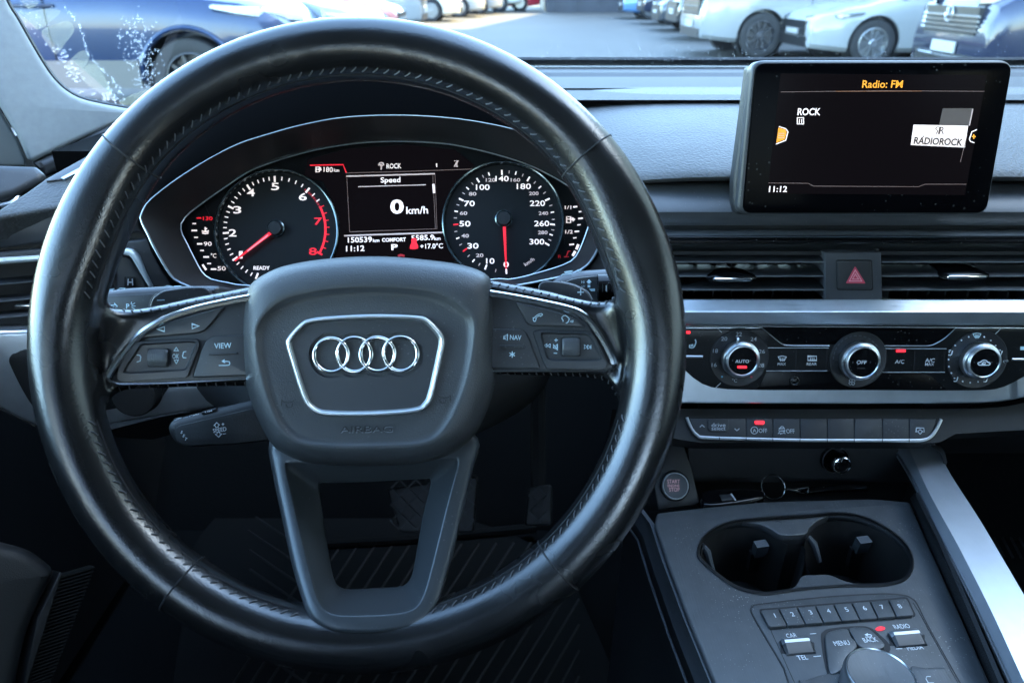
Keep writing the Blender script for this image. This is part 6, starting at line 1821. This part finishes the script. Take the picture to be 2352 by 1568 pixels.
for s, x, y, w in (("CAR", 900, 895, 66), ("TEL", 968, 1032, 66), ("RADIO", 1588, 838, 102), ("MEDIA", 1670, 970, 104)):
    text("lettering", KP, *B7(x, y), s, 34 * kB7, PRINT, mc, h=hk, width=w * kB7, bold=0.0)
strokes("dash_mark", KP, [zz(B7, [(1016, 885), (1055, 882)]), zz(B7, [(1038, 1026), (1085, 1022)]), zz(B7, [(1552, 978), (1592, 976)])], 1.2, hk, PRINT, mc)
plate("key_gap_shade", KP, catmull(zz(B7, [(1085, 920), (1100, 870), (1150, 850), (1300, 836), (1380, 842), (1440, 880), (1520, 980), (1400, 1100), (1220, 1130), (1130, 1140)]), 4), -0.002, 0.0014, GAP, mc)
plate("menu_key", KP, catmull(zz(B7, [(1112, 915), (1122, 880), (1160, 864), (1245, 852), (1272, 900), (1310, 960), (1240, 1040), (1210, 1110), (1145, 1132), (1125, 1040)]), 4), -0.001, 0.0034, CONSOLE, mc, bev=0.0006)
plate("back_key", KP, catmull(zz(B7, [(1262, 850), (1320, 842), (1375, 848), (1420, 880), (1485, 960), (1400, 985), (1320, 955), (1285, 900)]), 4), -0.001, 0.0034, CONSOLE, mc, bev=0.0006)
text("lettering", KP, *B7(1214, 942), "MENU", 36 * kB7, PRINT, mc, h=0.0037, width=100 * kB7, bold=0.0)
text("lettering", KP, *B7(1392, 922), "BACK", 36 * kB7, PRINT, mc, h=0.0037, width=90 * kB7, bold=0.0)
strokes("return_symbol", KP, [catmull(zz(B7, [(1360, 904), (1398, 902), (1396, 890), (1368, 888)]), 3, False), zz(B7, [(1376, 882), (1362, 889), (1378, 897)])], 1.5, 0.0037, PRINT, mc)
poly_fill("lamp", KP, catmull(zz(B7, [(1425, 852), (1450, 838), (1480, 842), (1484, 855), (1462, 864), (1435, 864)]), 3), 0.0014, GLOWR, mc)
plate("lower_key", KP, catmull(zz(B7, [(960, 1190), (980, 1175), (1200, 1130), (1290, 1300), (1100, 1400)]), 4), -0.001, 0.0026, CONSOLE, mc, bev=0.0005)
plate("lower_key", KP, catmull(zz(B7, [(1640, 1110), (1740, 1096), (1850, 1096), (1880, 1140), (1990, 1360), (1760, 1400)]), 4), -0.001, 0.0026, CONSOLE, mc, bev=0.0005)
strokes("bracket_symbol", KP, [zz(B7, [(1770, 1150), (1745, 1150), (1740, 1165), (1755, 1190), (1790, 1190)])], 1.3, 0.0029, PRINT, mc)
rk = thing("rotary_control", "large round console dial with bright rim in front of the cup holder", "dial", KP.hit(*B7(1445, 1180), 0.001))
c = KP.hit(*B7(1458, 1138), 0.0175) - KP.n * 0.0175
k = KP.px(*B7(1458, 1138), 0.0175) * kB7
m = MB(); n = 140; r = 216 * k
loops = []
for rr, h in ((r, 0.002), (r * 1.01, 0.004), (r * 1.0, 0.0150)):
    loops.append([c + KP.n * h + (KP.u * math.cos(2 * math.pi * q / n) + KP.v * math.sin(2 * math.pi * q / n)) * (rr * (1 - (0.014 if q % 2 else 0))) for q in range(n)])
for rr, h in ((r * 0.99, 0.0158), (r * 0.965, 0.0174), (r * 0.93, 0.0180), (r * 0.905, 0.0172)):
    loops.append([c + KP.n * h + (KP.u * math.cos(2 * math.pi * q / n) + KP.v * math.sin(2 * math.pi * q / n)) * rr for q in range(n)])
m.loft(loops); m.build("knurled_ring", ALU, rk, sharp=40)
m = MB(); m.lathe(c, KP.n, [(r * 0.905, 0.012), (r * 0.905, 0.0170), (r * 0.885, 0.0176), (r * 0.6, 0.0170), (r * 0.25, 0.0162), (0, 0.0160)], 64)
m.build("touch_face", CONSOLE, rk)

# ---- start button, socket, key
sb = thing("start_button", "round silver-edged engine start stop button on the console", "button", SP.hit(*B6(203, 640), 0.0))
k = SP.px(*B6(203, 630)) * kB6
m = MB(); m.lathe(SP.hit(*B6(203, 628), 0.0), SP.n, [(112 * k, 0), (112 * k, 0.0012), (106 * k, 0.0022), (102 * k, 0.0012)], 60); m.build("collar", DARKPL, sb)
m = MB(); m.lathe(SP.hit(*B6(203, 628), 0.0), SP.n, [(100 * k, 0), (100 * k, 0.0030), (96 * k, 0.0040), (88 * k, 0.0040)], 60, cap=False); m.build("rim", ALU, sb)
m = MB(); m.lathe(SP.hit(*B6(203, 628), 0.0), SP.n, [(90 * k, 0.002), (89 * k, 0.0043), (0, 0.0043)], 60); cp_ = m.build("cap", mat("start_cap", (0.07, 0.075, 0.08), 0.38, metal=0.4), sb)
for s, y, w, hh in (("START", 594, 94, 28), ("ENGINE", 626, 88, 20), ("STOP", 655, 78, 28)):
    text("lettering", SP, *B6(197 + (6 if s == "STOP" else 0), y), s, hh * kB6, mat("start_print_" + s.lower(), (0.45, 0.30, 0.31), 0.5, emit=(1.0, 0.35, 0.35), estr=0.006), cp_, h=0.0046, width=w * kB6, bold=0.008)
so = thing("power_socket", "round black power outlet with ringed cap above the key tray", "socket", TW.hit(*B6(1390, 430), 0.0))
k = TW.px(*B6(1390, 425)) * kB6
c = TW.hit(*B6(1390, 422), 0.0)
ax = (TW.n + Vector((0.05, 0, 0.12))).normalized()
m = MB(); m.lathe(c, ax, [(104 * k, 0), (104 * k, 0.003), (98 * k, 0.0045), (92 * k, 0.0035), (88 * k, 0.001)], 56); m.build("collar", GLOSS, so)
m = MB(); m.lathe(c, ax, [(101 * k, 0.0040), (99 * k, 0.0052), (96 * k, 0.0044)], 56, cap=False); m.build("collar_ring", ALU, so)
m = MB(); m.lathe(c, ax, [(64 * k, 0.0), (66 * k, 0.006), (62 * k, 0.010), (66 * k, 0.012), (66 * k, 0.0150), (60 * k, 0.0165), (54 * k, 0.0155), (0, 0.0155)], 48); cap_ = m.build("cap", GLOSS, so)
m = MB(); m.lathe(c, ax, [(67 * k, 0.0145), (65 * k, 0.0168), (60 * k, 0.0170), (58 * k, 0.0160)], 48, cap=False); m.build("cap_ring", CHROME, so)
PC = Plane(c + ax * 0.0158, ax)
text("cap_lettering", PC, *B6(1432, 437), "12V", 32 * kB6, PRINTD, cap_, h=0.0, width=62 * kB6, bold=0.0)

kf = thing("key_fob", "black car key with steel ring and clasp lying in the tray", "car key", KP.hit(*B6(700, 740), -0.012))
fob = zz(B6, [(395, 700), (410, 660), (560, 640), (760, 640), (860, 655), (880, 690), (840, 720), (660, 755), (480, 775), (410, 755)])
plate("fob", KP, catmull(fob, 4), -0.012, 0.0, GLOSS, kf, bev=0.004, segs=4)
plate("fob_inlay", KP, zz(B6, [(540, 690), (630, 685), (645, 725), (560, 735)]), -0.002, 0.0010, SOFT, kf, bev=0.0008)
strokes("fob_edge", KP, [zz(B6, [(625, 684), (660, 735)])], 3.0, 0.0016, PRINTD, kf)
RP = Plane(KP.hit(*B6(940, 690), -0.006), (0.1, -0.75, 0.65))
m = MB(); cc = RP.hit(*B6(940, 636), 0.0); rr = 88 * kB6 * RP.px(*B6(940, 636))
m.tube([cc + RP.u * rr * math.cos(2 * math.pi * q / 48) + RP.v * rr * math.sin(2 * math.pi * q / 48) for q in range(48)], 0.0006, 6, closed=True); m.build("split_ring", CHROME, kf)
m = MB()
m.tube([RP.hit(*B6(x, y), 0.0006) for x, y in ((1030, 655), (1060, 650), (1100, 655), (1200, 638), (1198, 680), (1185, 692), (1110, 665), (1060, 658))], 0.0008, 6); m.build("clasp", CHROME, kf)
plate("strap", RP, catmull(zz(B6, [(1190, 640), (1300, 625), (1500, 615), (1640, 625), (1650, 650), (1640, 668), (1400, 672), (1190, 690)]), 4), -0.008, -0.001, GLOSS, kf, bev=0.002)
# ------------------------------------------------------------------ the car park outside
ASPH = bpy.data.materials.new("asphalt"); ASPH.use_nodes = True
_n = ASPH.node_tree.nodes; _l = ASPH.node_tree.links; _b = _n["Principled BSDF"]
_tc = _n.new("ShaderNodeTexCoord"); _no = _n.new("ShaderNodeTexNoise"); _no.inputs["Scale"].default_value = 0.35; _no.inputs["Detail"].default_value = 8
_n2 = _n.new("ShaderNodeTexNoise"); _n2.inputs["Scale"].default_value = 60; _n2.inputs["Detail"].default_value = 3
_mx = _n.new("ShaderNodeMix"); _mx.data_type = 'RGBA'; _mx.inputs[6].default_value = (0.036, 0.035, 0.032, 1); _mx.inputs[7].default_value = (0.062, 0.060, 0.054, 1)
_bu = _n.new("ShaderNodeBump"); _bu.inputs["Strength"].default_value = 0.4; _bu.inputs["Distance"].default_value = 0.01
_l.new(_tc.outputs["Object"], _no.inputs["Vector"]); _l.new(_tc.outputs["Object"], _n2.inputs["Vector"])
_l.new(_no.outputs[0], _mx.inputs[0]); _l.new(_mx.outputs[2], _b.inputs["Base Color"]); _l.new(_n2.outputs[0], _bu.inputs["Height"]); _l.new(_bu.outputs[0], _b.inputs["Normal"])
_b.inputs["Roughness"].default_value = 0.75
mb = MB()
mb.add([(-250, -120, 0), (250, -120, 0), (250, 420, 0), (-250, 420, 0)], [(0, 1, 2, 3)])
mb.build("asphalt_ground", ASPH, None, smooth=False, kind='structure')

TYRE = mat("tyre_rubber", (0.018, 0.018, 0.019), 0.75, grain=0.3, gscale=120)
WRIM = mat("alloy_rim", (0.35, 0.36, 0.37), 0.35, metal=0.8)
DARKRIM = mat("dark_rim", (0.05, 0.05, 0.055), 0.4, metal=0.4)
CARGLASS = mat("car_glass", (0.015, 0.02, 0.025), 0.06, coat=0.3)
LAMPG = mat("headlamp_glass", (0.55, 0.58, 0.60), 0.12, coat=0.6)
LAMPD = mat("headlamp_dark", (0.12, 0.13, 0.14), 0.10, coat=0.6)
CLAD = mat("grey_cladding", (0.10, 0.095, 0.09), 0.6)
ARCH = mat("arch_liner", (0.008, 0.008, 0.009), 0.8)
PLATEM = mat("number_plate", (0.35, 0.35, 0.35), 0.5)
GRILLE = mat("grille_black", (0.012, 0.012, 0.013), 0.3)
def paint(name, col, metal=0.0, rough=0.28):
    return mat(name, col, rough, metal=metal, coat=0.6, var=0.04, vscale=3)

def ground_at(x, y):
    d = ray(x, y); t = -EYE.z / d.z
    return EYE + d * t

def interp(tab, x):
    if x <= tab[0][0]: return tab[0][1]
    for (a, b), (c, d) in zip(tab, tab[1:]):
        if x <= c:
            t = (x - a) / (c - a); t = t * t * (3 - 2 * t)
            return b + (d - b) * t
    return tab[-1][1]

SPECS = {
    # x measured from the front bumper backwards (0..L)
    'hatch': dict(L=4.25, W=1.80, top=[(0, 0.60), (0.12, 0.70), (0.5, 0.80), (1.1, 0.92), (1.3, 0.97), (3.6, 1.00), (4.1, 0.98), (4.25, 0.85)], green=(1.15, 1.95, 3.4, 4.12, 1.46), sill=0.20, wr=0.32, fo=0.86, wb=2.60),
    'suv': dict(L=4.6, W=1.88, top=[(0, 0.66), (0.10, 0.84), (0.4, 0.98), (1.2, 1.07), (1.4, 1.10), (4.2, 1.14), (4.5, 1.10), (4.6, 0.95)], green=(1.35, 2.1, 4.0, 4.5, 1.68), sill=0.30, wr=0.345, fo=0.90, wb=2.70),
    'van': dict(L=4.9, W=1.94, top=[(0, 0.72), (0.08, 0.95), (0.3, 1.08), (0.9, 1.18), (1.1, 1.20), (4.7, 1.22), (4.85, 1.15), (4.9, 1.0)], green=(0.95, 1.75, 4.7, 4.88, 1.92), sill=0.24, wr=0.34, fo=0.92, wb=3.05),
}
def car(name, label, pm, spec, pos, yaw, group, rim=WRIM, lamp=LAMPG, cladding=False, slats=0, emblem=False, wheel_detail=True):
    s = SPECS[spec]; L, Wd = s['L'], s['W'] / 2
    t = thing(name, label, "car" if spec != 'van' else "van", pos, group)
    t.rotation_euler = (0, 0, yaw)
    hold = ORG[t.name]; ORG[t.name] = Vector((0, 0, 0))      # parts are modelled about the thing's own origin: front axle, centre, ground
    fx = s['fo']
    X = lambda d: fx - d
    def wid(d):
        e = 1.0
        if d < 0.7: e *= 1 - 0.20 * (1 - d / 0.7) ** 2.2
        if d > L - 0.6: e *= 1 - 0.12 * (1 - (L - d) / 0.6) ** 2
        return Wd * e
    loops = []
    ds = [0.0, 0.02, 0.06, 0.14, 0.28, 0.45, 0.7] + [0.7 + (L - 1.3) * k / 24 for k in range(1, 25)] + [L - 0.4, L - 0.2, L - 0.08, L - 0.02, L]
    for d in ds:
        w = wid(d); zt = interp(s['top'], d); zb = s['sill'] + (0.05 * max(0, 1 - d / 0.5))
        if d == 0.0: w *= 0.97; zt -= 0.05; zb += 0.03
        half = [(w * 0.90, zb), (w * 0.975, zb + 0.06), (w * 0.99, zb + 0.16), (w * 1.0, zb + (zt - zb) * 0.52), (w * 0.995, zb + (zt - zb) * 0.70), (w * 0.975, zt - 0.10), (w * 0.93, zt - 0.035), (w * 0.80, zt - 0.004), (w * 0.4, zt + 0.02)]
        lp = [(X(d), -y, z) for y, z in half] + [(X(d), y, z) for y, z in reversed(half)]
        loops.append(lp)
    m = MB(); m.loft(loops, True, True, True)
    me = bpy.data.meshes.new("tmp"); me.from_pydata([tuple(v) for v in m.v], [], m.f)
    bm = bmesh.new(); bm.from_mesh(me); bmesh.ops.remove_doubles(bm, verts=bm.verts, dist=1e-6); bmesh.ops.recalc_face_normals(bm, faces=bm.faces); bm.to_mesh(me); bm.free()
    ob = bpy.data.objects.new("tmp", me); COL.objects.link(ob)
    mc_ = MB()
    ra = s['wr'] * 1.13
    for ax in (0.0, -s['wb']):
        for sd in (-1, 1):
            mc_.lathe((ax, sd * (Wd - 0.30), s['wr'] * 1.02), (0, sd, 0), [(ra, 0), (ra, 0.6)], 40)
    cme = bpy.data.meshes.new("cut"); cme.from_pydata([tuple(v) for v in mc_.v], [], mc_.f)
    bm = bmesh.new(); bm.from_mesh(cme); bmesh.ops.recalc_face_normals(bm, faces=bm.faces); bm.to_mesh(cme); bm.free()
    cob = bpy.data.objects.new("cut", cme); COL.objects.link(cob)
    bo_ = ob.modifiers.new("b", 'BOOLEAN'); bo_.operation = 'DIFFERENCE'; bo_.object = cob; bo_.solver = 'EXACT'
    bpy.context.view_layer.update()
    bme = bpy.data.meshes.new_from_object(ob.evaluated_get(bpy.context.evaluated_depsgraph_get()))
    bpy.data.objects.remove(ob); bpy.data.objects.remove(cob)
    bme.name = "body"
    bme.materials.clear()
    bm = bmesh.new(); bm.from_mesh(bme)
    for f in bm.faces: f.smooth = True
    for e in bm.edges:
        if len(e.link_faces) == 2 and e.calc_face_angle(0) > R(28): e.smooth = False
    bm.to_mesh(bme); bm.free()
    body = link("body", bme, pm, t)
    for ax in (0.0, -s['wb']):
        for sd in (-1, 1):
            m = MB(); m.lathe((ax, sd * (Wd - 0.31), s['wr'] * 1.02), (0, sd, 0), [(0, 0), (ra * 0.995, 0), (ra * 0.995, 0.26)], 32, cap=False); m.build("wheel_arch", ARCH, t)
            m = MB()
            w = s['wr']
            c = Vector((ax, sd * (Wd - 0.235), w))
            m.lathe(c, (0, sd, 0), [(w * 0.60, 0.0), (w * 0.92, 0.0), (w, 0.03), (w, 0.17), (w * 0.95, 0.20), (w * 0.80, 0.215), (w * 0.66, 0.205), (w * 0.64, 0.17)], 40, cap=False)
            tyre = m.build("tyre", TYRE, t)
            m = MB()
            m.lathe(c, (0, sd, 0), [(w * 0.66, 0.12), (w * 0.66, 0.20), (w * 0.62, 0.205), (w * 0.60, 0.185), (w * 0.58, 0.12), (0, 0.11)], 40)
            for q in range(10):
                a = 2 * math.pi * q / 10
                e1 = Vector((math.cos(a), 0, math.sin(a))); e2 = Vector((-math.sin(a), 0, math.cos(a)))
                m.box(c + e1 * (w * 0.34) + Vector((0, sd * 0.175, 0)), e1 * (w * 0.28), e2 * 0.014, Vector((0, 0.012, 0)))
            m.lathe(c, (0, sd, 0), [(w * 0.16, 0.15), (w * 0.16, 0.19), (w * 0.12, 0.2), (0, 0.2)], 20)
            m.build("rim", rim, tyre)
    # glasshouse and roof
    g0, g1, g2, g3, hr = s['green']
    def ring(d0, d1, z, inw):
        pts = []
        n_ = 8
        for k in range(n_ + 1): pts.append((X(d0 + (d1 - d0) * k / n_), -(wid(d0 + (d1 - d0) * k / n_) - inw), z if not callable(z) else z(d0 + (d1 - d0) * k / n_)))
        for k in range(n_ + 1): pts.append((X(d1 - (d1 - d0) * k / n_), (wid(d1 - (d1 - d0) * k / n_) - inw), z if not callable(z) else z(d1 - (d1 - d0) * k / n_)))
        return pts
    zbelt = lambda d: interp(s['top'], d) - 0.03
    m = MB(); m.loft([ring(g0, g3, zbelt, 0.06), ring(g0 + (g1 - g0) * 0.95, g3 - (g3 - g2) * 0.95, hr - 0.05, 0.20)], True); m.build("windows", CARGLASS, t)
    m = MB(); m.loft([ring(g0 + (g1 - g0) * 0.90, g3 - (g3 - g2) * 0.90, hr - 0.075, 0.185), ring(g1, g2, hr - 0.03, 0.22), ring(g1 + 0.15, g2 - 0.15, hr, 0.36)], True, False, True); m.build("roof", pm, t)
    for sd in (-1, 1):
        for (da, za, db, zb_) in ((g0 + 0.02, None, g1, hr - 0.05), ((g1 + g2) / 2 + 0.1, None, (g1 + g2) / 2 + 0.1, hr - 0.05), (g3 - 0.03, None, g2, hr - 0.05)):
            m = MB(); m.tube([(X(da), sd * (wid(da) - 0.06), zbelt(da) - 0.02), (X(db), sd * (wid(db) - 0.20), zb_)], 0.045, 8); m.build("pillar", pm, t)
        # mirror, handle, lamp
        m = MB(); m.tube([(X(g0 + 0.45), sd * (Wd - 0.05), zbelt(g0 + .4) + 0.05), (X(g0 + 0.45), sd * (Wd + 0.10), zbelt(g0 + .4) + 0.10), (X(g0 + 0.45), sd * (Wd + 0.18), zbelt(g0 + .4) + 0.10)], [0.03, 0.09, 0.05], 10, ell=(1, 0.7)); m.build("mirror", pm, t)
        zh = interp(s['top'], 1.9) - 0.17
        m = MB(); m.tube([(X(2.25), sd * (Wd + 0.0), zh), (X(2.15), sd * (Wd + 0.03), zh), (X(2.0), sd * (Wd + 0.03), zh), (X(1.92), sd * (Wd), zh)], 0.014, 6); m.build("door_handle", pm, t)
        m = MB()
        zl = interp(s['top'], 0.35) - 0.13
        lo_ = []
        for k in range(9):
            q = k / 8
            d = 0.03 + 0.62 * q
            y = (wid(d) * (0.62 + 0.385 * min(1, q * 1.9)))
            hgt = 0.075 * (1 - 0.75 * q) * (0.6 + 0.4 * min(1, q * 4))
            zc = zl + 0.10 * q - 0.02
            lo_.append([(X(d) + 0.02 * (1 - q), sd * (y - 0.05), zc - hgt), (X(d) + 0.035 * (1 - q), sd * (y + 0.012), zc - hgt * 0.4), (X(d) + 0.035 * (1 - q), sd * (y + 0.010), zc + hgt * 0.5), (X(d) + 0.01 * (1 - q), sd * (y - 0.06), zc + hgt)])
        m.loft(lo_, True, True, True); hl = m.build("headlight", lamp, t)
        m = MB()
        m.tube([(X(g1 - 0.12), sd * (Wd - 0.004), 0.35), (X(g1 - 0.10), sd * (Wd + 0.002), 0.7), (X(g1 - 0.1), sd * (Wd * 0.99), zbelt(g1) - 0.06)], 0.006, 4); m.build("door_gap", ARCH, t)
        m = MB(); m.tube([(X(g1 + 1.0), sd * (Wd + 0.0), 0.35), (X(g1 + 1.0), sd * (Wd + 0.002), 0.7), (X(g1 + 1.0), sd * (Wd * 0.99), zbelt(g1 + 1) - 0.06)], 0.006, 4); m.build("door_gap", ARCH, t)
        if cladding:
            for (da, db) in ((fx + s['wr'] * 1.2, fx + s['wb'] - s['wr'] * 1.2),):
                m = MB(); m.box((X((da + db) / 2), sd * (Wd + 0.0), s['sill'] + 0.10), ((db - da) / 2, 0, 0), (0, 0.025, 0), (0, 0, 0.11)); m.build("sill_cladding", CLAD, t)
            m = MB(); zc = s['wr'] * 1.02
            m.tube([(ra * 1.06 * math.cos(a), sd * (Wd - 0.005), zc + ra * 1.06 * math.sin(a)) for a in [math.pi * q / 24 for q in range(25)]], 0.032, 8, ell=(0.7, 0.7)); m.build("arch_trim", pm, t)
    # front: grille, intake, plate
    zg = s['top'][1][1]
    m = MB(); m.box((fx - 0.03, 0, zg - 0.20), (0.045, 0, 0), (0, Wd * 0.56, 0), (0, 0, 0.10 if spec != 'van' else 0.13)); gr = m.build("grille", GRILLE, t, smooth=False)
    for q in range(max(slats, 2)):
        m = MB(); m.tube([(fx + 0.018, -Wd * 0.60, zg - 0.29 + 0.18 * q / max(slats, 2)), (fx + 0.03, 0, zg - 0.29 + 0.18 * q / max(slats, 2)), (fx + 0.018, Wd * 0.60, zg - 0.29 + 0.18 * q / max(slats, 2))], 0.010, 6); m.build("grille_bar", CHROME if slats else GRILLE, gr)
    m = MB(); m.box((fx - 0.02, 0, s['sill'] + 0.12), (0.035, 0, 0), (0, Wd * 0.66, 0), (0, 0, 0.07)); m.build("air_intake", GRILLE, t, smooth=False)
    if slats:
        for q in range(2):
            m = MB(); m.tube([(fx - 0.02, -Wd * 0.78, s['sill'] + 0.08 + 0.09 * q), (fx + 0.022, -Wd * 0.5, s['sill'] + 0.07 + 0.09 * q), (fx + 0.03, 0, s['sill'] + 0.07 + 0.09 * q), (fx + 0.022, Wd * 0.5, s['sill'] + 0.07 + 0.09 * q), (fx - 0.02, Wd * 0.78, s['sill'] + 0.08 + 0.09 * q)], 0.013, 6); m.build("bumper_bar", CHROME, t)
    m = MB(); m.box((fx + 0.02, 0, s['sill'] + 0.25), (0.008, 0, 0), (0, 0.25, 0), (0, 0, 0.055)); m.build("number_plate", PLATEM, t, smooth=False)
    if emblem:
        m = MB(); c = Vector((fx + 0.035, 0, zg - 0.14)); r_ = 0.075
        m.tube([c + Vector((0, r_ * math.cos(a), r_ * math.sin(a))) for a in [2 * math.pi * q / 32 for q in range(32)]], 0.007, 6, closed=True)
        m.tube([c + Vector((0, y, z)) for y, z in ((-0.05, 0.05), (-0.03, -0.02), (0, 0.03), (0.03, -0.02), (0.05, 0.05))], 0.006, 5)
        m.tube([c + Vector((0, y, z)) for y, z in ((-0.025, 0.065), (0, 0.01), (0.025, 0.065))], 0.006, 5)
        m.build("emblem", CHROME, t)
    ORG[t.name] = hold
    return t

def park(name, label, pm, spec, px, yaw_deg, near, group, **kw):
    """px: picture point where the near front wheel touches the ground; near: +1/-1 the side of the car towards us"""
    s = SPECS[spec]; g = ground_at(*px)
    yaw = R(yaw_deg)
    off = Vector((0, near * (s['W'] / 2 - 0.13), 0)); off.rotate(Matrix.Rotation(yaw, 3, 'Z'))
    return car(name, label, pm, spec, Vector((g.x - off.x, g.y - off.y, 0)), yaw, group, **kw)

def gp2(px, depth):
    """point on the ground at picture column px and depth"""
    x = (px - PW / 2) / FPX * depth
    return Vector((x, (depth - EYE.z * math.sin(PITCH)) / math.cos(PITCH), 0))
BLUE = paint("paint_blue", (0.004, 0.019, 0.062), 0.3, 0.32)
NAVY = paint("paint_navy", (0.010, 0.016, 0.04), 0.3, 0.22)
WHITE = paint("paint_white", (0.27, 0.28, 0.28))
WHITE2 = paint("paint_pearl", (0.25, 0.26, 0.265), 0.1)
SILVERP = paint("paint_silver", (0.26, 0.28, 0.30), 0.6)
CREAM = paint("paint_cream", (0.62, 0.60, 0.54))
REDP = paint("paint_red", (0.35, 0.015, 0.03))
PINK = paint("paint_rose", (0.42, 0.16, 0.15), 0.3)
DGREY = paint("paint_grey", (0.06, 0.065, 0.075), 0.4)
BLACKP = paint("paint_black", (0.012, 0.012, 0.014), 0.2)
BLUEL = paint("paint_light_blue", (0.10, 0.22, 0.42), 0.3)
GL, GR = "cars parked in the row left of the lane", "cars parked in the row right of the lane"
park("parked_car", "blue car with dark sills, nearest in the row behind the wet glass", BLUE, 'suv', (470, 276), 2, -1, GL, cladding=True, rim=DARKRIM, lamp=LAMPG)
def park_d(name, label, pm, spec, nose_px, depth, yaw, near, group, **kw):
    s = SPECS[spec]; g = gp2(nose_px, depth)
    off = Vector((s['fo'], near * s['W'] / 2 * 0.9, 0)); off.rotate(Matrix.Rotation(R(yaw), 3, 'Z'))
    return car(name, label, pm, spec, Vector((g.x - off.x, g.y - off.y, 0)), R(yaw), group, **kw)
park_d("parked_car", "silver car parked right behind the blue car", SILVERP, 'hatch', 866, 10.6, 0, -1, GL)
park_d("parked_car", "rose coloured car in the sunny row, seen above the wheel", PINK, 'hatch', 914, 13.6, 0, -1, GL)
park_d("parked_van", "white van with its front toward the sunny lane above the wheel", WHITE, 'van', 968, 17.4, 0, -1, GL)
park("parked_car", "cream car in the sun with one bright wheel, above the wheel rim", CREAM, 'hatch', (992, 51), 0, -1, GL)
park_d("parked_car", "sunlit white car, next beyond the cream car", WHITE, 'hatch', 1112, 26.0, 0, -1, GL)
park_d("parked_car", "sunlit white car in the middle of the far sunny row", WHITE2, 'hatch', 1152, 28.5, 0, -1, GL)
park_d("parked_car", "sunlit white car at the far end of the sunny row", CREAM, 'suv', 1196, 31.0, 0, -1, GL)
park_d("parked_car", "red car at the end of the lane near the dark wall", REDP, 'hatch', 1240, 31.5, 0, -1, GL)

park_d("parked_van", "dark blue van with chrome bars behind the infotainment screen", NAVY, 'van', 2240, 7.4, 178, 1, GR, slats=4, emblem=True, lamp=LAMPD)
park("parked_car", "white hatchback between the dark blue van and the white van", WHITE, 'hatch', (1988, 154), 180, 1, GR, lamp=LAMPD)
park("parked_van", "white van with black wheel parked right of the lane", WHITE2, 'van', (1736, 134), 181, 1, GR, rim=DARKRIM)
park_d("parked_car", "black car just beyond the white van", BLACKP, 'suv', 1556, 15.6, 180, 1, GR)
park_d("parked_car", "dark grey car two places beyond the white van", DGREY, 'hatch', 1516, 18.4, 180, 1, GR)
park_d("parked_car", "dark navy car three places beyond the white van", NAVY, 'suv', 1478, 21.4, 180, 1, GR)
park_d("parked_car", "pale blue car at the far end of the shaded row", BLUEL, 'hatch', 1432, 24.6, 180, 1, GR)

# buildings: the dark wall closing the lane and two unseen blocks added to cast the shade on the lot
WALL = mat("dark_cladding", (0.030, 0.033, 0.045), 0.6, var=0.2, vscale=1.0)
wb_ = thing("building", "low dark building closing the far end of the lane", "building", (6, 33, 0))
m = MB(); m.box((9.6, 37, 2.5), (8.2, 0, 0), (0, 4, 0), (0, 0, 2.5)); m.build("wall", WALL, wb_, smooth=False)
for k in range(18):
    m = MB(); m.box((1.7 + 0.9 * k, 32.985, 2.45), (0.03, 0, 0), (0, 0.03, 0), (0, 0, 2.4)); m.build("cladding_rib", WALL, wb_, smooth=False)
SHADEBLOCK = mat("shade_block_wall", (0.40, 0.36, 0.31), 0.8, var=0.1, vscale=0.5)
def block(name, p1, p2, depth, h):
    p1 = Vector(p1); p2 = Vector(p2); d = (p2 - p1); n = Vector((d.y, -d.x, 0)).normalized() * depth
    m = MB()
    b = [p1, p2, p2 + n, p1 + n]
    m.add(b + [p + Vector((0, 0, h)) for p in b], [(0, 1, 5, 4), (1, 2, 6, 5), (2, 3, 7, 6), (3, 0, 4, 7), (4, 5, 6, 7), (0, 3, 2, 1)])
    m.build(name, SHADEBLOCK, None, smooth=False, kind='structure')
sd_ = Vector((SUN_DIR.x, SUN_DIR.y, 0)).normalized()
tanE = math.tan(SUN_EL)
h2 = 11.0; s2 = h2 / tanE
block("shade_far_block", Vector((-1.3, 20.2, 0)) + sd_ * s2, Vector((4.0, 46.0, 0)) + sd_ * s2, 12, h2)
h1 = 17.5; s1 = h1 / tanE
block("shade_near_block", Vector((-9.0, -26.0, 0)) + sd_ * s1, Vector((-8.0, 20.2, 0)) + sd_ * s1, 12, h1)
